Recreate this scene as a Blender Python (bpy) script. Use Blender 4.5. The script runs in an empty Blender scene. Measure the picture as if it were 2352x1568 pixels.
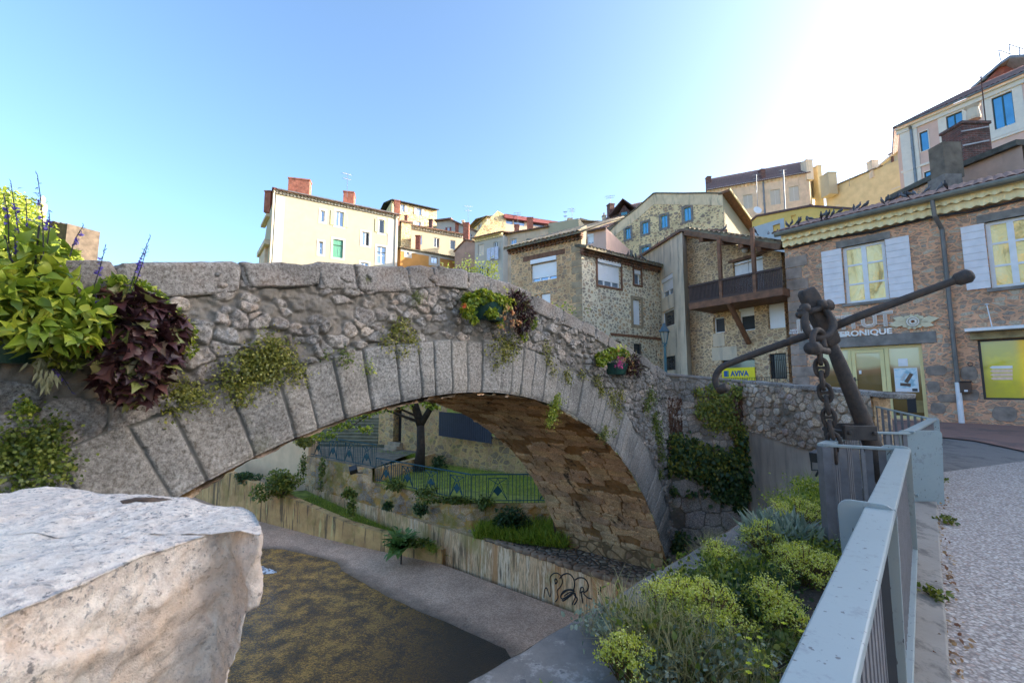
import bpy, math, random
import numpy as np
from mathutils import Vector, Matrix, Euler
R = math.radians
rng = np.random.default_rng(7)
random.seed(7)
SC = bpy.context.scene
COL = SC.collection

# ---------------------------------------------------------------- camera
F, CX, CY, PIT = 1003.5, 1176.0, 784.0, R(5.8)
cam = bpy.data.cameras.new('camera'); camo = bpy.data.objects.new('camera', cam); COL.objects.link(camo)
cam.sensor_width = 36; cam.lens = 36 * F / 2352; cam.clip_start = .05; cam.clip_end = 3000
camo.location = (0, 0, 0); camo.rotation_euler = (R(90) + PIT, 0, 0)
cam.dof.use_dof = True; cam.dof.focus_distance = 9; cam.dof.aperture_fstop = 9
SC.camera = camo
SC.view_settings.view_transform = 'Standard'; SC.view_settings.look = 'None'
SC.view_settings.exposure = 2.85; SC.view_settings.gamma = 1

# ---------------------------------------------------------------- light
SUN_AZ, SUN_EL = 84.0, 18.0          # azimuth clockwise from +Y
w = bpy.data.worlds.new('World'); SC.world = w; w.use_nodes = True
nt = w.node_tree; nt.nodes.clear()
sky = nt.nodes.new('ShaderNodeTexSky'); sky.sky_type = 'NISHITA'; sky.sun_disc = False
sky.sun_elevation = R(SUN_EL); sky.sun_rotation = R(SUN_AZ); sky.altitude = 300
sky.air_density = .7; sky.dust_density = 3.6; sky.ozone_density = 6.0
bg = nt.nodes.new('ShaderNodeBackground'); bg.inputs[1].default_value = .12
wo = nt.nodes.new('ShaderNodeOutputWorld')
tn = nt.nodes.new('ShaderNodeMix'); tn.data_type = 'RGBA'; tn.blend_type = 'MULTIPLY'; tn.inputs[0].default_value = 1; tn.inputs[7].default_value = (1.18, .985, .74, 1)   # slightly warm air
nt.links.new(sky.outputs[0], tn.inputs[6]); nt.links.new(tn.outputs[2], bg.inputs[0]); nt.links.new(bg.outputs[0], wo.inputs[0])
sl = bpy.data.lights.new('sun', 'SUN'); sl.energy = 2.0; sl.angle = R(.5); sl.color = (1, .9, .74)
so = bpy.data.objects.new('sun', sl); COL.objects.link(so)
_a, _e = R(SUN_AZ), R(SUN_EL)
sdir = Vector((math.sin(_a) * math.cos(_e), math.cos(_a) * math.cos(_e), math.sin(_e)))
so.rotation_euler = sdir.to_track_quat('Z', 'Y').to_euler(); so.location = sdir * 60 + Vector((0, 0, 20))

# ---------------------------------------------------------------- pixel rays (photo measured on a 2352 px wide copy)
CR = dict(A=(548.8, 392, .2), B=(862.4, 439, .2), C=(1254.4, 392, .16667), D=(1136.8, 509.6, .225), E=(1528.8, 509.6, .225),
          F=(1607.2, 313.6, .2), G=(1960, 78.4, .25), H=(1803.2, 392, .25), I=(1803.2, 666.4, .23333), J=(1607.2, 588, .325),
          K=(392, 901.6, .275), L=(862.4, 862.4, .3), M=(0, 1058.4, .325), N=(470.4, 1254.4, .33333), O=(1176, 1097.6, .33333),
          P=(1724.8, 940.8, .4), Q=(1411, 784, .35), S=(0, 705.6, .25), T=(0, 376, .25))
def c(k, x, y):
    o = CR[k]; return (o[0] + o[2] * x, o[1] + o[2] * y)
def ray(p):
    x = (p[0] - CX) / F; z = -(p[1] - CY) / F
    return x / (math.cos(PIT) - math.sin(PIT) * z), (math.sin(PIT) + math.cos(PIT) * z) / (math.cos(PIT) - math.sin(PIT) * z)
def at(p, Y):
    t, e = ray(p); return Vector((t * Y, Y, e * Y))
def atz(p, z):
    t, e = ray(p); Y = z / e; return Vector((t * Y, Y, z))

# ---------------------------------------------------------------- object helpers
def tag(o, label=None, cat=None, group=None, kind=None):
    if label: o['label'] = label
    if cat: o['category'] = cat
    if group: o['group'] = group
    if kind: o['kind'] = kind
    return o
def thing(name, label, cat, loc=(0, 0, 0), group=None, rot=0):
    o = bpy.data.objects.new(name, None); COL.objects.link(o); o.location = loc; o.rotation_euler = (0, 0, rot)
    o.empty_display_size = .2
    return tag(o, label, cat, group)
def root_loc(p):
    v = Vector((0, 0, 0))
    while p is not None:
        v = v + p.location; p = p.parent
    return v
def link(name, me, mat, parent):
    o = bpy.data.objects.new(name, me); COL.objects.link(o)
    if mat is not None:
        for m in (mat if isinstance(mat, (list, tuple)) else [mat]): me.materials.append(m)
    if parent is not None: o.parent = parent
    return o
def copy_tree(o, parent=None):
    n = o.copy(); COL.objects.link(n); n.parent = parent
    for ch in list(o.children): copy_tree(ch, n)
    return n

class MB:
    """collects shapes (world coordinates unless the parent sits at the origin) and links them as one mesh"""
    def __init__(s): s.v = []; s.f = []; s.m = []; s.cur = 0
    def add(s, vs, fs):
        b = len(s.v); s.v += [tuple(v) for v in vs]; s.f += [tuple(i + b for i in f) for f in fs]; s.m += [s.cur] * len(fs)
    def quad(s, a, b, c_, d): s.add([a, b, c_, d], [(0, 1, 2, 3)])
    def box(s, lo, hi, M=None):
        (x0, y0, z0), (x1, y1, z1) = lo, hi
        vs = [Vector(p) for p in ((x0, y0, z0), (x1, y0, z0), (x1, y1, z0), (x0, y1, z0), (x0, y0, z1), (x1, y0, z1), (x1, y1, z1), (x0, y1, z1))]
        if M is not None: vs = [M @ p for p in vs]
        s.add(vs, [(0, 3, 2, 1), (4, 5, 6, 7), (0, 1, 5, 4), (1, 2, 6, 5), (2, 3, 7, 6), (3, 0, 4, 7)])
    def bar(s, a, b, w, h, up=(0, 0, 1)):
        a, b = Vector(a), Vector(b); d = (b - a); L = d.length
        if L < 1e-6: return
        d.normalize(); u = Vector(up)
        sd = d.cross(u)
        if sd.length < 1e-4: sd = d.cross(Vector((1, 0, 0)))
        sd.normalize(); u = sd.cross(d)
        M = Matrix((( d.x, sd.x, u.x, a.x), (d.y, sd.y, u.y, a.y), (d.z, sd.z, u.z, a.z), (0, 0, 0, 1)))
        s.box((0, -w / 2, -h / 2), (L, w / 2, h / 2), M)
    def tube(s, pts, r, n=10, closed=False, cap=True):
        pts = [Vector(p) for p in pts]; N = len(pts)
        rs = r if isinstance(r, (list, tuple)) else [r] * N
        vs = []; fs = []; ref = None
        for i, p in enumerate(pts):
            if closed: d = pts[(i + 1) % N] - pts[i - 1]
            else: d = pts[min(i + 1, N - 1)] - pts[max(i - 1, 0)]
            d.normalize()
            if ref is None: ref = d.orthogonal().normalized()
            ref = (ref - d * ref.dot(d)).normalized(); b = d.cross(ref)
            for k in range(n):
                a = 2 * math.pi * k / n; vs.append(p + (ref * math.cos(a) + b * math.sin(a)) * rs[i])
        M = N if closed else N - 1
        for i in range(M):
            for k in range(n):
                j = (i + 1) % N; fs.append((i * n + k, i * n + (k + 1) % n, j * n + (k + 1) % n, j * n + k))
        if cap and not closed:
            fs.append(tuple(range(n - 1, -1, -1))); fs.append(tuple((N - 1) * n + k for k in range(n)))
        s.add(vs, fs)
    def prism(s, poly, off):
        """poly: list of 3D points, off: vector"""
        n = len(poly); off = Vector(off); vs = [Vector(p) for p in poly]; vs += [p + off for p in vs]
        fs = [tuple(range(n)), tuple(range(2 * n - 1, n - 1, -1))] + [(i, i + n, (i + 1) % n + n, (i + 1) % n) for i in range(n)]
        s.add(vs, fs)
    def lathe(s, prof, loc=(0, 0, 0), n=16, M=None):
        vs = []; fs = []; m = len(prof)
        for k in range(n):
            a = 2 * math.pi * k / n
            for r_, z in prof:
                p = Vector((r_ * math.cos(a), r_ * math.sin(a), z))
                if M is not None: p = M @ p
                vs.append(p + Vector(loc))
        for k in range(n):
            for i in range(m - 1):
                fs.append((k * m + i, ((k + 1) % n) * m + i, ((k + 1) % n) * m + i + 1, k * m + i + 1))
        fs.append(tuple(k * m + m - 1 for k in range(n))); fs.append(tuple(k * m for k in range(n - 1, -1, -1)))
        s.add(vs, fs)
    def build(s, name, mat, parent=None, smooth=False, bevel=0, label=None, cat=None, group=None, kind=None):
        off = root_loc(parent); me = bpy.data.meshes.new(name)
        org = Vector((0, 0, 0))
        me.from_pydata([(v[0] - off.x, v[1] - off.y, v[2] - off.z) for v in s.v], [], s.f)
        me.update()
        o = link(name, me, mat, parent)
        if len(set(s.m)) > 1: me.polygons.foreach_set('material_index', s.m)
        if smooth:
            me.polygons.foreach_set('use_smooth', [True] * len(me.polygons))
            if smooth != 'all': me.set_sharp_from_angle(angle=R(38))
        if bevel:
            md = o.modifiers.new('bevel', 'BEVEL'); md.width = bevel; md.segments = 2; md.limit_method = 'ANGLE'
        return tag(o, label, cat, group, kind)

def arr_mesh(name, V, Fq, mat, parent=None, attrs=None, fattrs=None, smooth=False, label=None, cat=None, group=None, kind=None):
    """V (n,3), Fq (m,k) numpy"""
    off = root_loc(parent); me = bpy.data.meshes.new(name)
    V = np.asarray(V, np.float64) - np.array(off); Fq = np.asarray(Fq, np.int32); k = Fq.shape[1]
    me.vertices.add(len(V)); me.vertices.foreach_set('co', V.astype(np.float32).ravel())
    me.loops.add(Fq.size); me.loops.foreach_set('vertex_index', Fq.ravel())
    me.polygons.add(len(Fq)); me.polygons.foreach_set('loop_start', np.arange(0, Fq.size, k, dtype=np.int32))
    me.polygons.foreach_set('loop_total', np.full(len(Fq), k, np.int32))
    if smooth: me.polygons.foreach_set('use_smooth', np.ones(len(Fq), bool))
    me.update(calc_edges=True)
    for d, dom in ((attrs, 'POINT'), (fattrs, 'FACE')):
        for nm, a in (d or {}).items():
            at_ = me.attributes.new(nm, 'FLOAT', dom); at_.data.foreach_set('value', np.asarray(a, np.float32).ravel())
    return tag(link(name, me, mat, parent), label, cat, group, kind)

# ---------------------------------------------------------------- numpy noise and stone relief
def vnoise(x, y, seed=0):
    g = np.random.default_rng(seed).random((256, 256)).astype(np.float32)
    xi = np.floor(x).astype(int); yi = np.floor(y).astype(int); fx = x - xi; fy = y - yi
    fx = fx * fx * (3 - 2 * fx); fy = fy * fy * (3 - 2 * fy)
    a = g[xi % 256, yi % 256]; b = g[(xi + 1) % 256, yi % 256]; cc = g[xi % 256, (yi + 1) % 256]; d = g[(xi + 1) % 256, (yi + 1) % 256]
    return (a * (1 - fx) + b * fx) * (1 - fy) + (cc * (1 - fx) + d * fx) * fy
def fbm(x, y, seed=0, o=4):
    r = 0; a = .5
    for i in range(o): r = r + a * vnoise(x * 2 ** i, y * 2 ** i, seed + i); a *= .5
    return r
def cells(u, v, sites, asp=1.0, sz=None, full=False):
    """nearest / second nearest site; returns index, edge distance"""
    shp = u.shape; P = np.stack([u.ravel(), v.ravel() * asp], 1).astype(np.float32); S = sites.astype(np.float32).copy(); S[:, 1] *= asp
    idx = np.empty(len(P), int); ed = np.empty(len(P), np.float32); d1 = np.empty(len(P), np.float32); w_ = np.zeros(len(S), np.float32) if sz is None else sz.astype(np.float32)
    order = np.argsort(P[:, 0]); cs = 4000
    for i in range(0, len(P), cs):
        ii = order[i:i + cs]; p = P[ii]
        lo, hi = p[:, 0].min() - 1.3, p[:, 0].max() + 1.3
        m = np.where((S[:, 0] > lo) & (S[:, 0] < hi))[0]
        if len(m) < 3: m = np.arange(len(S))
        d = np.sqrt((p[:, 0:1] - S[None, m, 0]) ** 2 + (p[:, 1:2] - S[None, m, 1]) ** 2) - w_[m][None]
        k = np.argpartition(d, 1, axis=1)[:, :2]; dd = np.take_along_axis(d, k, 1); sw = dd[:, 0] > dd[:, 1]
        first = np.where(sw, k[:, 1], k[:, 0]); idx[ii] = m[first]; ed[ii] = np.abs(dd[:, 0] - dd[:, 1]); d1[ii] = dd.min(1) + w_[m[first]]
    return (idx.reshape(shp), ed.reshape(shp), d1.reshape(shp)) if full else (idx.reshape(shp), ed.reshape(shp))
def jitter_sites(u0, u1, v0, v1, du, dv, jit=.38, seed=1, vary=.5):
    r = np.random.default_rng(seed); out = []; v = v0 - dv
    while v < v1 + dv:
        h = dv * (1 + vary * (r.random() - .5)); u = u0 - du + r.random() * du
        while u < u1 + du:
            wd = du * (1 + vary * 1.6 * (r.random() - .5)); out.append((u + wd / 2 + jit * du * (r.random() - .5), v + h / 2 + jit * h * 1.3 * (r.random() - .5))); u += wd
        v += h
    return np.array(out)
def grid_faces(nu, nv):
    i = np.arange(nu - 1)[:, None] * nv + np.arange(nv - 1)[None, :]
    return np.stack([i, i + nv, i + nv + 1, i + 1], -1).reshape(-1, 4)
def relief(name, P, Nn, u, v, mat, parent, sites, asp=1.3, depth=.04, edge=.05, rough=.02, bulge=.6, seed=3, flip=False, mask=None, warp=.05, keep=None, label=None, sz=None):
    """P (nu,nv,3) base surface, Nn normal (3,) or array, u,v metric coords (nu,nv)"""
    wu = u + warp * (fbm(u * 5, v * 5, seed) - .5) * 2; wv = v + warp * (fbm(u * 5 + 31, v * 5, seed + 9) - .5) * 2
    idx, ed = cells(wu, wv, sites, asp, sz)
    r = np.random.default_rng(seed); n = len(sites); out_ = r.random(n); tone = r.random(n)
    e = np.clip(ed / edge, 0, 1); prof = (1 - (1 - e) ** 2) ** bulge
    emb = (out_[idx] * .8 + .35)                             # some stones are sunk into the mortar
    h = depth * prof * emb + rough * (fbm(u * 9, v * 9, seed + 20, 5) - .5) + rough * .8 * (fbm(u * 30, v * 30, seed + 40, 3) - .5)
    if mask is not None: h = h * mask
    mort = 1 - np.clip((e - .25) / .45, 0, 1)
    V = P + h[..., None] * np.asarray(Nn)
    Fq = grid_faces(*u.shape)
    if keep is not None: Fq = Fq[keep[:-1, :-1].ravel()]
    if flip: Fq = Fq[:, ::-1]
    return arr_mesh(name, V.reshape(-1, 3), Fq, mat, parent, attrs=dict(tone=tone[idx], mort=mort), smooth=True, label=label)

# ---------------------------------------------------------------- materials
class NM:
    def __init__(s, name):
        s.m = bpy.data.materials.new(name); s.m.use_nodes = True; s.t = s.m.node_tree; s.t.nodes.clear()
        s.o = s.n('ShaderNodeOutputMaterial'); s.p = s.n('ShaderNodeBsdfPrincipled'); s.t.links.new(s.p.outputs[0], s.o.inputs[0])
        s.co = s.n('ShaderNodeNewGeometry').outputs['Position']
    def n(s, t, **k):
        x = s.t.nodes.new(t)
        for a, b in k.items(): setattr(x, a, b)
        return x
    def l(s, a, b): s.t.links.new(a, b)
    def map(s, sc=(1, 1, 1), rot=(0, 0, 0), src=None):
        m = s.n('ShaderNodeMapping'); m.inputs['Scale'].default_value = sc; m.inputs['Rotation'].default_value = rot; s.l(src or s.co, m.inputs[0]); return m.outputs[0]
    def noise(s, sc, det=4, rough=.55, src=None, dist=0):
        x = s.n('ShaderNodeTexNoise'); x.inputs['Scale'].default_value = sc; x.inputs['Detail'].default_value = det; x.inputs['Roughness'].default_value = rough
        x.inputs['Distortion'].default_value = dist; s.l(src or s.co, x.inputs['Vector']); return x.outputs[0]
    def vor(s, sc, feat='F1', src=None, rnd=1):
        x = s.n('ShaderNodeTexVoronoi', feature=feat); x.inputs['Scale'].default_value = sc; x.inputs['Randomness'].default_value = rnd; s.l(src or s.co, x.inputs['Vector']); return x
    def ramp(s, src, stops, interp='LINEAR'):
        x = s.n('ShaderNodeValToRGB'); x.color_ramp.interpolation = interp; el = x.color_ramp.elements
        while len(el) < len(stops): el.new(.5)
        for i, (p, col) in enumerate(stops):
            el[i].position = p; el[i].color = (*col, 1) if not isinstance(col, (int, float)) else (col, col, col, 1)
        s.l(src, x.inputs[0]); return x.outputs[0]
    def mix(s, a, b, f, mode='MIX'):
        x = s.n('ShaderNodeMix', data_type='RGBA', blend_type=mode); s.t.links
        for i, q in ((6, a), (7, b)):
            if isinstance(q, tuple): x.inputs[i].default_value = (*q[:3], 1)
            else: s.l(q, x.inputs[i])
        if isinstance(f, (int, float)): x.inputs[0].default_value = f
        else: s.l(f, x.inputs[0])
        return x.outputs[2]
    def math(s, op, a, b=0., cc=None):
        x = s.n('ShaderNodeMath', operation=op)
        for i, q in enumerate((a, b) if cc is None else (a, b, cc)):
            if isinstance(q, (int, float)): x.inputs[i].default_value = q
            else: s.l(q, x.inputs[i])
        return x.outputs[0]
    def attr(s, nm): return s.n('ShaderNodeAttribute', attribute_name=nm).outputs['Fac']
    def bump(s, h, st=.3, dist=.02, base=None):
        b = s.n('ShaderNodeBump'); b.inputs['Strength'].default_value = st; b.inputs['Distance'].default_value = dist; s.l(h, b.inputs['Height'])
        if base is not None: s.l(base, b.inputs['Normal'])
        s.l(b.outputs[0], s.p.inputs['Normal']); return b.outputs[0]
    def col(s, q):
        if isinstance(q, tuple): s.p.inputs['Base Color'].default_value = (*q[:3], 1)
        else: s.l(q, s.p.inputs['Base Color'])
        return s
    def rough(s, q):
        if isinstance(q, (int, float)): s.p.inputs['Roughness'].default_value = q
        else: s.l(q, s.p.inputs['Roughness'])
        return s
    def set(s, **k):
        for a, b in k.items(): s.p.inputs[a.replace('_', ' ')].default_value = b
        return s
def sc_(c0, k): return tuple(min(1, q * k) for q in c0)
def wm(c0, k=1.): return (min(.9, c0[0] * k * 1.08), min(.9, c0[1] * k), min(.9, c0[2] * k * .9))

def m_flat(name, col, rough=.6, var=.25, sc=6, bump=.15, metallic=0., stain=None):
    q = NM(name); n = q.noise(sc, 5); base = q.mix(sc_(col, 1 - var), sc_(col, 1 + var), q.ramp(n, [(.3, 0.), (.7, 1.)]))
    if stain:
        s2 = q.noise(1.3, 6, .7, q.map((2.2, 2.2, .35))); base = q.mix(base, stain[0], q.ramp(s2, [(stain[1], 0.), (stain[1] + .18, stain[2])]))
    q.col(base).rough(rough).set(Metallic=metallic); q.bump(q.noise(sc * 8, 4), bump, .01); return q.m
def m_rubble(name, tones, mortar, scale=4, sq=1.5, mw=.09, bump=.7, var=.5, sunk=0., moss=None, bd=.06, patch=None):
    """irregular masonry: distance-to-edge voronoi, stones drawn from a few tones"""
    tones = [wm(t, 1.75) for t in tones]; mortar = wm(mortar, 1.45); q = NM(name)
    vm = q.n('ShaderNodeVectorMath', operation='MULTIPLY_ADD'); cn = q.n('ShaderNodeTexNoise'); cn.inputs['Scale'].default_value = scale * .9; q.l(q.co, cn.inputs['Vector'])
    q.l(cn.outputs[1], vm.inputs[0]); vm.inputs[1].default_value = (.45 / scale,) * 3; q.l(q.co, vm.inputs[2])
    mp = q.map((1, 1, sq), src=vm.outputs[0])
    ve = q.vor(scale, 'DISTANCE_TO_EDGE', mp); vc = q.vor(scale, 'F1', mp)
    sep = q.n('ShaderNodeSeparateColor'); q.l(vc.outputs['Color'], sep.inputs[0])
    st = [(i / len(tones), t) for i, t in enumerate(tones)]
    scol = q.ramp(sep.outputs[0], st, 'CONSTANT')
    n1 = q.noise(scale * 5, 5, .65); scol = q.mix(scol, q.mix(scol, (1.0, .97, .92), .0), 0.)
    scol = q.mix(q.mix(scol, (0, 0, 0), var * .8), q.mix(scol, (1, .95, .85), var * .3), q.ramp(n1, [(.3, 0.), (.7, 1.)]))
    mcol = q.mix(sc_(mortar, .8), sc_(mortar, 1.12), q.noise(scale * 3, 4))
    mk = q.math('ADD', ve.outputs[0], q.math('MULTIPLY', q.math('SUBTRACT', q.noise(scale * 4, 3), .5), mw * .9))
    # some stones nearly covered by the pointing
    thr = q.math('MULTIPLY_ADD', sep.outputs[1], mw * 1.2 + sunk, mw * .5)
    f = q.math('SUBTRACT', mk, thr); f = q.ramp(q.math('MULTIPLY_ADD', f, 1 / (mw * .5), .5), [(0, 0.), (1, 1.)])
    base = q.mix(mcol, scol, f)
    if patch: base = q.mix(base, patch[0], q.ramp(q.noise(patch[1], 4), [(patch[2], 0.), (patch[2] + .06, 1.)]))
    big = q.noise(.5, 5, .6); base = q.mix(q.mix(base, (0, 0, 0), .28), base, q.ramp(big, [(.35, 0.), (.6, 1.)]))
    if moss: base = q.mix(base, moss[0], q.ramp(q.noise(moss[1], 6, .7), [(moss[2], 0.), (moss[2] + .15, moss[3])]))
    q.col(base).rough(.92); h = q.math('ADD', q.math('MULTIPLY', f, .8), q.math('MULTIPLY', n1, .5)); q.bump(h, bump, bd); return q.m
def m_relief(name, stops, mortar, moss=None, lichen=.3, rough=.93, damp=None, kf=1.45, brn=.5):
    stops = [(a_, wm(b_, kf)) for a_, b_ in stops]; mortar = wm(mortar, kf); q = NM(name); t = q.attr('tone'); mo = q.attr('mort')
    scol = q.ramp(t, stops); n1 = q.noise(34, 6, .78); n2 = q.noise(5, 5, .6)
    scol = q.mix(q.mix(scol, (0, 0, 0), .62), q.mix(scol, (1, .94, .86), .34), q.ramp(n1, [(.34, 0.), (.66, 1.)])); scol = q.mix(scol, q.mix(scol, (.28, .15, .08), .5), q.ramp(q.noise(2.3, 4, .6), [(.5, 0.), (.65, brn)]))
    mcol = q.mix(sc_(mortar, .7), sc_(mortar, 1.2), n2); base = q.mix(scol, mcol, q.ramp(q.math('ADD', mo, q.math('MULTIPLY_ADD', n2, .8, -.4)), [(.35, 0.), (.8, 1.)]))
    base = q.mix(base, (.42, .41, .38), q.ramp(q.noise(9, 6, .75), [(.6, 0.), (.68, lichen)]))
    base = q.mix(q.mix(base, (0, 0, 0), .42), base, q.ramp(q.noise(1.1, 5, .65), [(.36, 0.), (.55, 1.)]))
    if moss: base = q.mix(base, moss[0], q.ramp(q.noise(moss[1], 6, .72), [(moss[2], 0.), (moss[2] + .14, moss[3])]))
    if damp: base = q.mix(base, damp[0], q.ramp(q.noise(damp[1], 6, .75, q.map((1, 1, .35))), [(damp[2], 0.), (damp[2] + .08, damp[3])]))
    q.col(base).rough(rough); q.bump(q.math('ADD', n1, q.math('MULTIPLY', q.noise(90, 3), .6)), .55, .012); return q.m
def m_leaf(name, stops, rough=.45, trans=.35, kf=1.6):
    stops = [(a_, wm(b_, kf)) for a_, b_ in stops]; q = NM(name); b = q.ramp(q.attr('rnd'), stops); b = q.mix(q.mix(b, (0, 0, 0), .25), b, q.noise(25, 2)); q.col(b).rough(rough)
    tr = q.n('ShaderNodeBsdfTranslucent'); q.l(b, tr.inputs[0]); ms = q.n('ShaderNodeMixShader'); ms.inputs[0].default_value = trans
    q.l(q.p.outputs[0], ms.inputs[1]); q.l(tr.outputs[0], ms.inputs[2]); q.l(ms.outputs[0], q.o.inputs[0]); return q.m
def m_tile(name, cols, sc=5):
    q = NM(name); v = q.vor(sc, 'F1', q.map((1, 1, .5))); sp = q.n('ShaderNodeSeparateColor'); q.l(v.outputs['Color'], sp.inputs[0])
    b = q.ramp(sp.outputs[0], [(i / (len(cols) - 1), t) for i, t in enumerate(cols)]); b = q.mix(q.mix(b, (0, 0, 0), .4), b, q.noise(sc * 2, 5, .7))
    q.col(b).rough(.9); q.bump(q.noise(sc * 6, 4), .4, .02); return q.m
def m_brick(name, c1, c2, mortar, sc=1.0, rotz=0):
    q = NM(name); mp = q.map((1, 1, 1), (0, 0, -rotz)); sx = q.n('ShaderNodeSeparateXYZ'); q.l(mp, sx.inputs[0]); cx = q.n('ShaderNodeCombineXYZ')
    q.l(q.math('ADD', sx.outputs[0], sx.outputs[1]), cx.inputs[0]); q.l(sx.outputs[2], cx.inputs[1])
    b = q.n('ShaderNodeTexBrick'); b.inputs['Scale'].default_value = sc; b.inputs['Brick Width'].default_value = .26; b.inputs['Row Height'].default_value = .08; b.inputs['Mortar Size'].default_value = .009
    q.l(cx.outputs[0], b.inputs['Vector'])
    for i, cl in ((1, c1), (2, c2), (3, mortar)): b.inputs[i].default_value = (*cl, 1)
    q.col(q.mix(q.mix(b.outputs[0], (0, 0, 0), .5), b.outputs[0], q.ramp(q.noise(3, 5, .7), [(.35, 0.), (.6, 1.)]))).rough(.9); q.bump(b.outputs[1], -.4, .02); return q.m

# ---------------------------------------------------------------- leaf scattering
def tmpl_blade(profile, fold=.25, droop=.25):
    """leaf along +x, width along y, normal +z"""
    V = []; Fq = []
    for i, (x, w_) in enumerate(profile):
        z = -droop * x * x
        V += [(x, -w_, z + fold * w_), (x, 0, z), (x, w_, z + fold * w_)]
    for i in range(len(profile) - 1):
        a = i * 3; Fq += [(a, a + 3, a + 4, a + 1), (a + 1, a + 4, a + 5, a + 2)]
    return np.array(V, float), np.array(Fq)
T_KITE = (np.array([(0, 0, 0), (.45, -.36, .08), (1, 0, -.1), (.45, .36, .08)]), np.array([(0, 1, 2, 3)]))
T_LEAF = tmpl_blade([(0, .02), (.2, .3), (.5, .34), (.8, .16), (1, .01)])
T_HEART = tmpl_blade([(-.06, .16), (0, .3), (.15, .42), (.35, .43), (.6, .3), (.82, .12), (1, .005)], .3, .35)
T_STAR = tmpl_blade([(-.1, .2), (0, .5), (.14, .38), (.3, .62), (.42, .34), (.7, .17), (1, .004)], .35, .3)
T_GRASS = tmpl_blade([(0, .03), (.35, .028), (.7, .018), (1, .002)], .2, .45)
T_SAGE = tmpl_blade([(0, .03), (.12, .22), (.3, .31), (.5, .27), (.75, .13), (1, .004)], .35, .5)
T_FINE = tmpl_blade([(0, .011), (.35, .010), (.7, .007), (1, .001)], .2, .5)
T_LONG = tmpl_blade([(0, .03), (.3, .1), (.6, .09), (1, .004)], .3, .4)
def unit(a): return a / np.maximum(np.linalg.norm(a, axis=-1, keepdims=True), 1e-9)
class LF:
    def __init__(s): s.V = []; s.Q = []; s.r = []; s.n = 0
    def put(s, tm, pos, d, nrm, size, rnd=None):
        tv, tf = tm; pos = np.atleast_2d(pos); N = len(pos); d = unit(np.broadcast_to(d, (N, 3)).astype(float)); nrm = np.broadcast_to(nrm, (N, 3)).astype(float)
        y = unit(np.cross(nrm, d) + 1e-6); z = np.cross(d, y); size = np.broadcast_to(size, (N,))
        V = pos[:, None, :] + size[:, None, None] * (tv[None, :, 0:1] * d[:, None] + tv[None, :, 1:2] * y[:, None] + tv[None, :, 2:3] * z[:, None])
        s.V.append(V.reshape(-1, 3)); s.Q.append((tf[None] + (np.arange(N) * len(tv))[:, None, None] + s.n).reshape(-1, 4)); s.n += N * len(tv)
        rr = rng.random(N) if rnd is None else np.broadcast_to(rnd, (N,)); s.r.append(np.repeat(rr, len(tf)))
    def build(s, name, mat, parent=None, **k):
        return arr_mesh(name, np.concatenate(s.V), np.concatenate(s.Q), mat, parent, fattrs=dict(rnd=np.concatenate(s.r)), smooth=True, **k)
def rnd_dir(n, up=0., seed=None):
    d = rng.normal(size=(n, 3)); d[:, 2] += up; return unit(d)
def blob_pts(n, c0, rad, shell=.5):
    d = unit(rng.normal(size=(n, 3))); r_ = (shell + (1 - shell) * rng.random((n, 1))) ** .6; return np.array(c0) + d * r_ * np.array(rad), d
# ================================================================ materials
WOOD = m_flat('brown_wood', (.17, .075, .038), .7, .4, 5)
WOODL = m_flat('weathered_wood', (.16, .085, .05), .8, .4, 5)
WHITE = m_flat('white_paint', (.72, .71, .72), .5, .08, 5, .1)
PVC = m_flat('white_plastic', (.8, .81, .84), .35, .04, 3, .05)
DARKG = NM('dark_interior').col((.012, .012, .014)).rough(.6).m
def m_glass(name, col, rough=.06, met=.0, spec=.6):
    q = NM(name); q.col(q.mix(sc_(col, .7), sc_(col, 1.2), q.noise(1.2, 2))).rough(rough).set(Metallic=met); q.p.inputs['Specular IOR Level'].default_value = spec; return q.m
GLASS = m_glass('window_glass', (.03, .04, .055), .05, 0, .9)
GLASSB = m_glass('sky_reflecting_glass', (.09, .24, .34), .08, .7)
GLASSP = m_glass('pale_glass', (.28, .36, .46), .12, .55)
STONEG = m_flat('grey_dressed_stone', (.21, .185, .165), .9, .35, 4, .5)
STONEW = m_flat('warm_dressed_stone', (.34, .26, .17), .9, .3, 4, .5)
BRICKR = m_brick('red_brick', (.46, .12, .06), (.36, .085, .045), (.42, .3, .24))
BRICKD = m_brick('sooty_brick', (.2, .065, .05), (.09, .045, .04), (.2, .16, .14), 1)
METAL = m_flat('zinc_metal', (.2, .21, .22), .45, .2, 3, .05, .6)
METALD = m_flat('dark_metal', (.04, .042, .045), .5, .2, 3, .05, .3)
TILE = m_tile('terracotta_tile', [(.30, .13, .08), (.22, .12, .09), (.36, .2, .13), (.16, .11, .09), (.28, .18, .12)])
TILEG = m_tile('mossy_tile', [(.2, .17, .12), (.28, .24, .15), (.15, .13, .10), (.26, .17, .11)])
TILER = m_tile('red_tile', [(.34, .09, .05), (.28, .08, .05), (.4, .13, .07), (.2, .07, .05)])
TILEP = m_tile('purple_brown_tile', [(.16, .09, .08), (.2, .11, .09), (.12, .075, .07)])
CREAM = m_flat('cream_render', (.44, .38, .26), .9, .05, 1.5, .1, stain=((.45, .36, .20), .66, .35))
WHITER = m_flat('white_render', (.50, .47, .42), .9, .05, 1.5, .1)
ORANGE = m_flat('orange_render', (.52, .25, .07), .9, .1, 1.5, .1)
TANR = m_flat('tan_render', (.66, .50, .36), .92, .15, 1.2, .2, stain=((.36, .25, .17), .55, .6))
BEIGE = m_flat('beige_render', (.66, .54, .40), .92, .12, 1.2, .2, stain=((.33, .29, .25), .52, .6))
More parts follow.
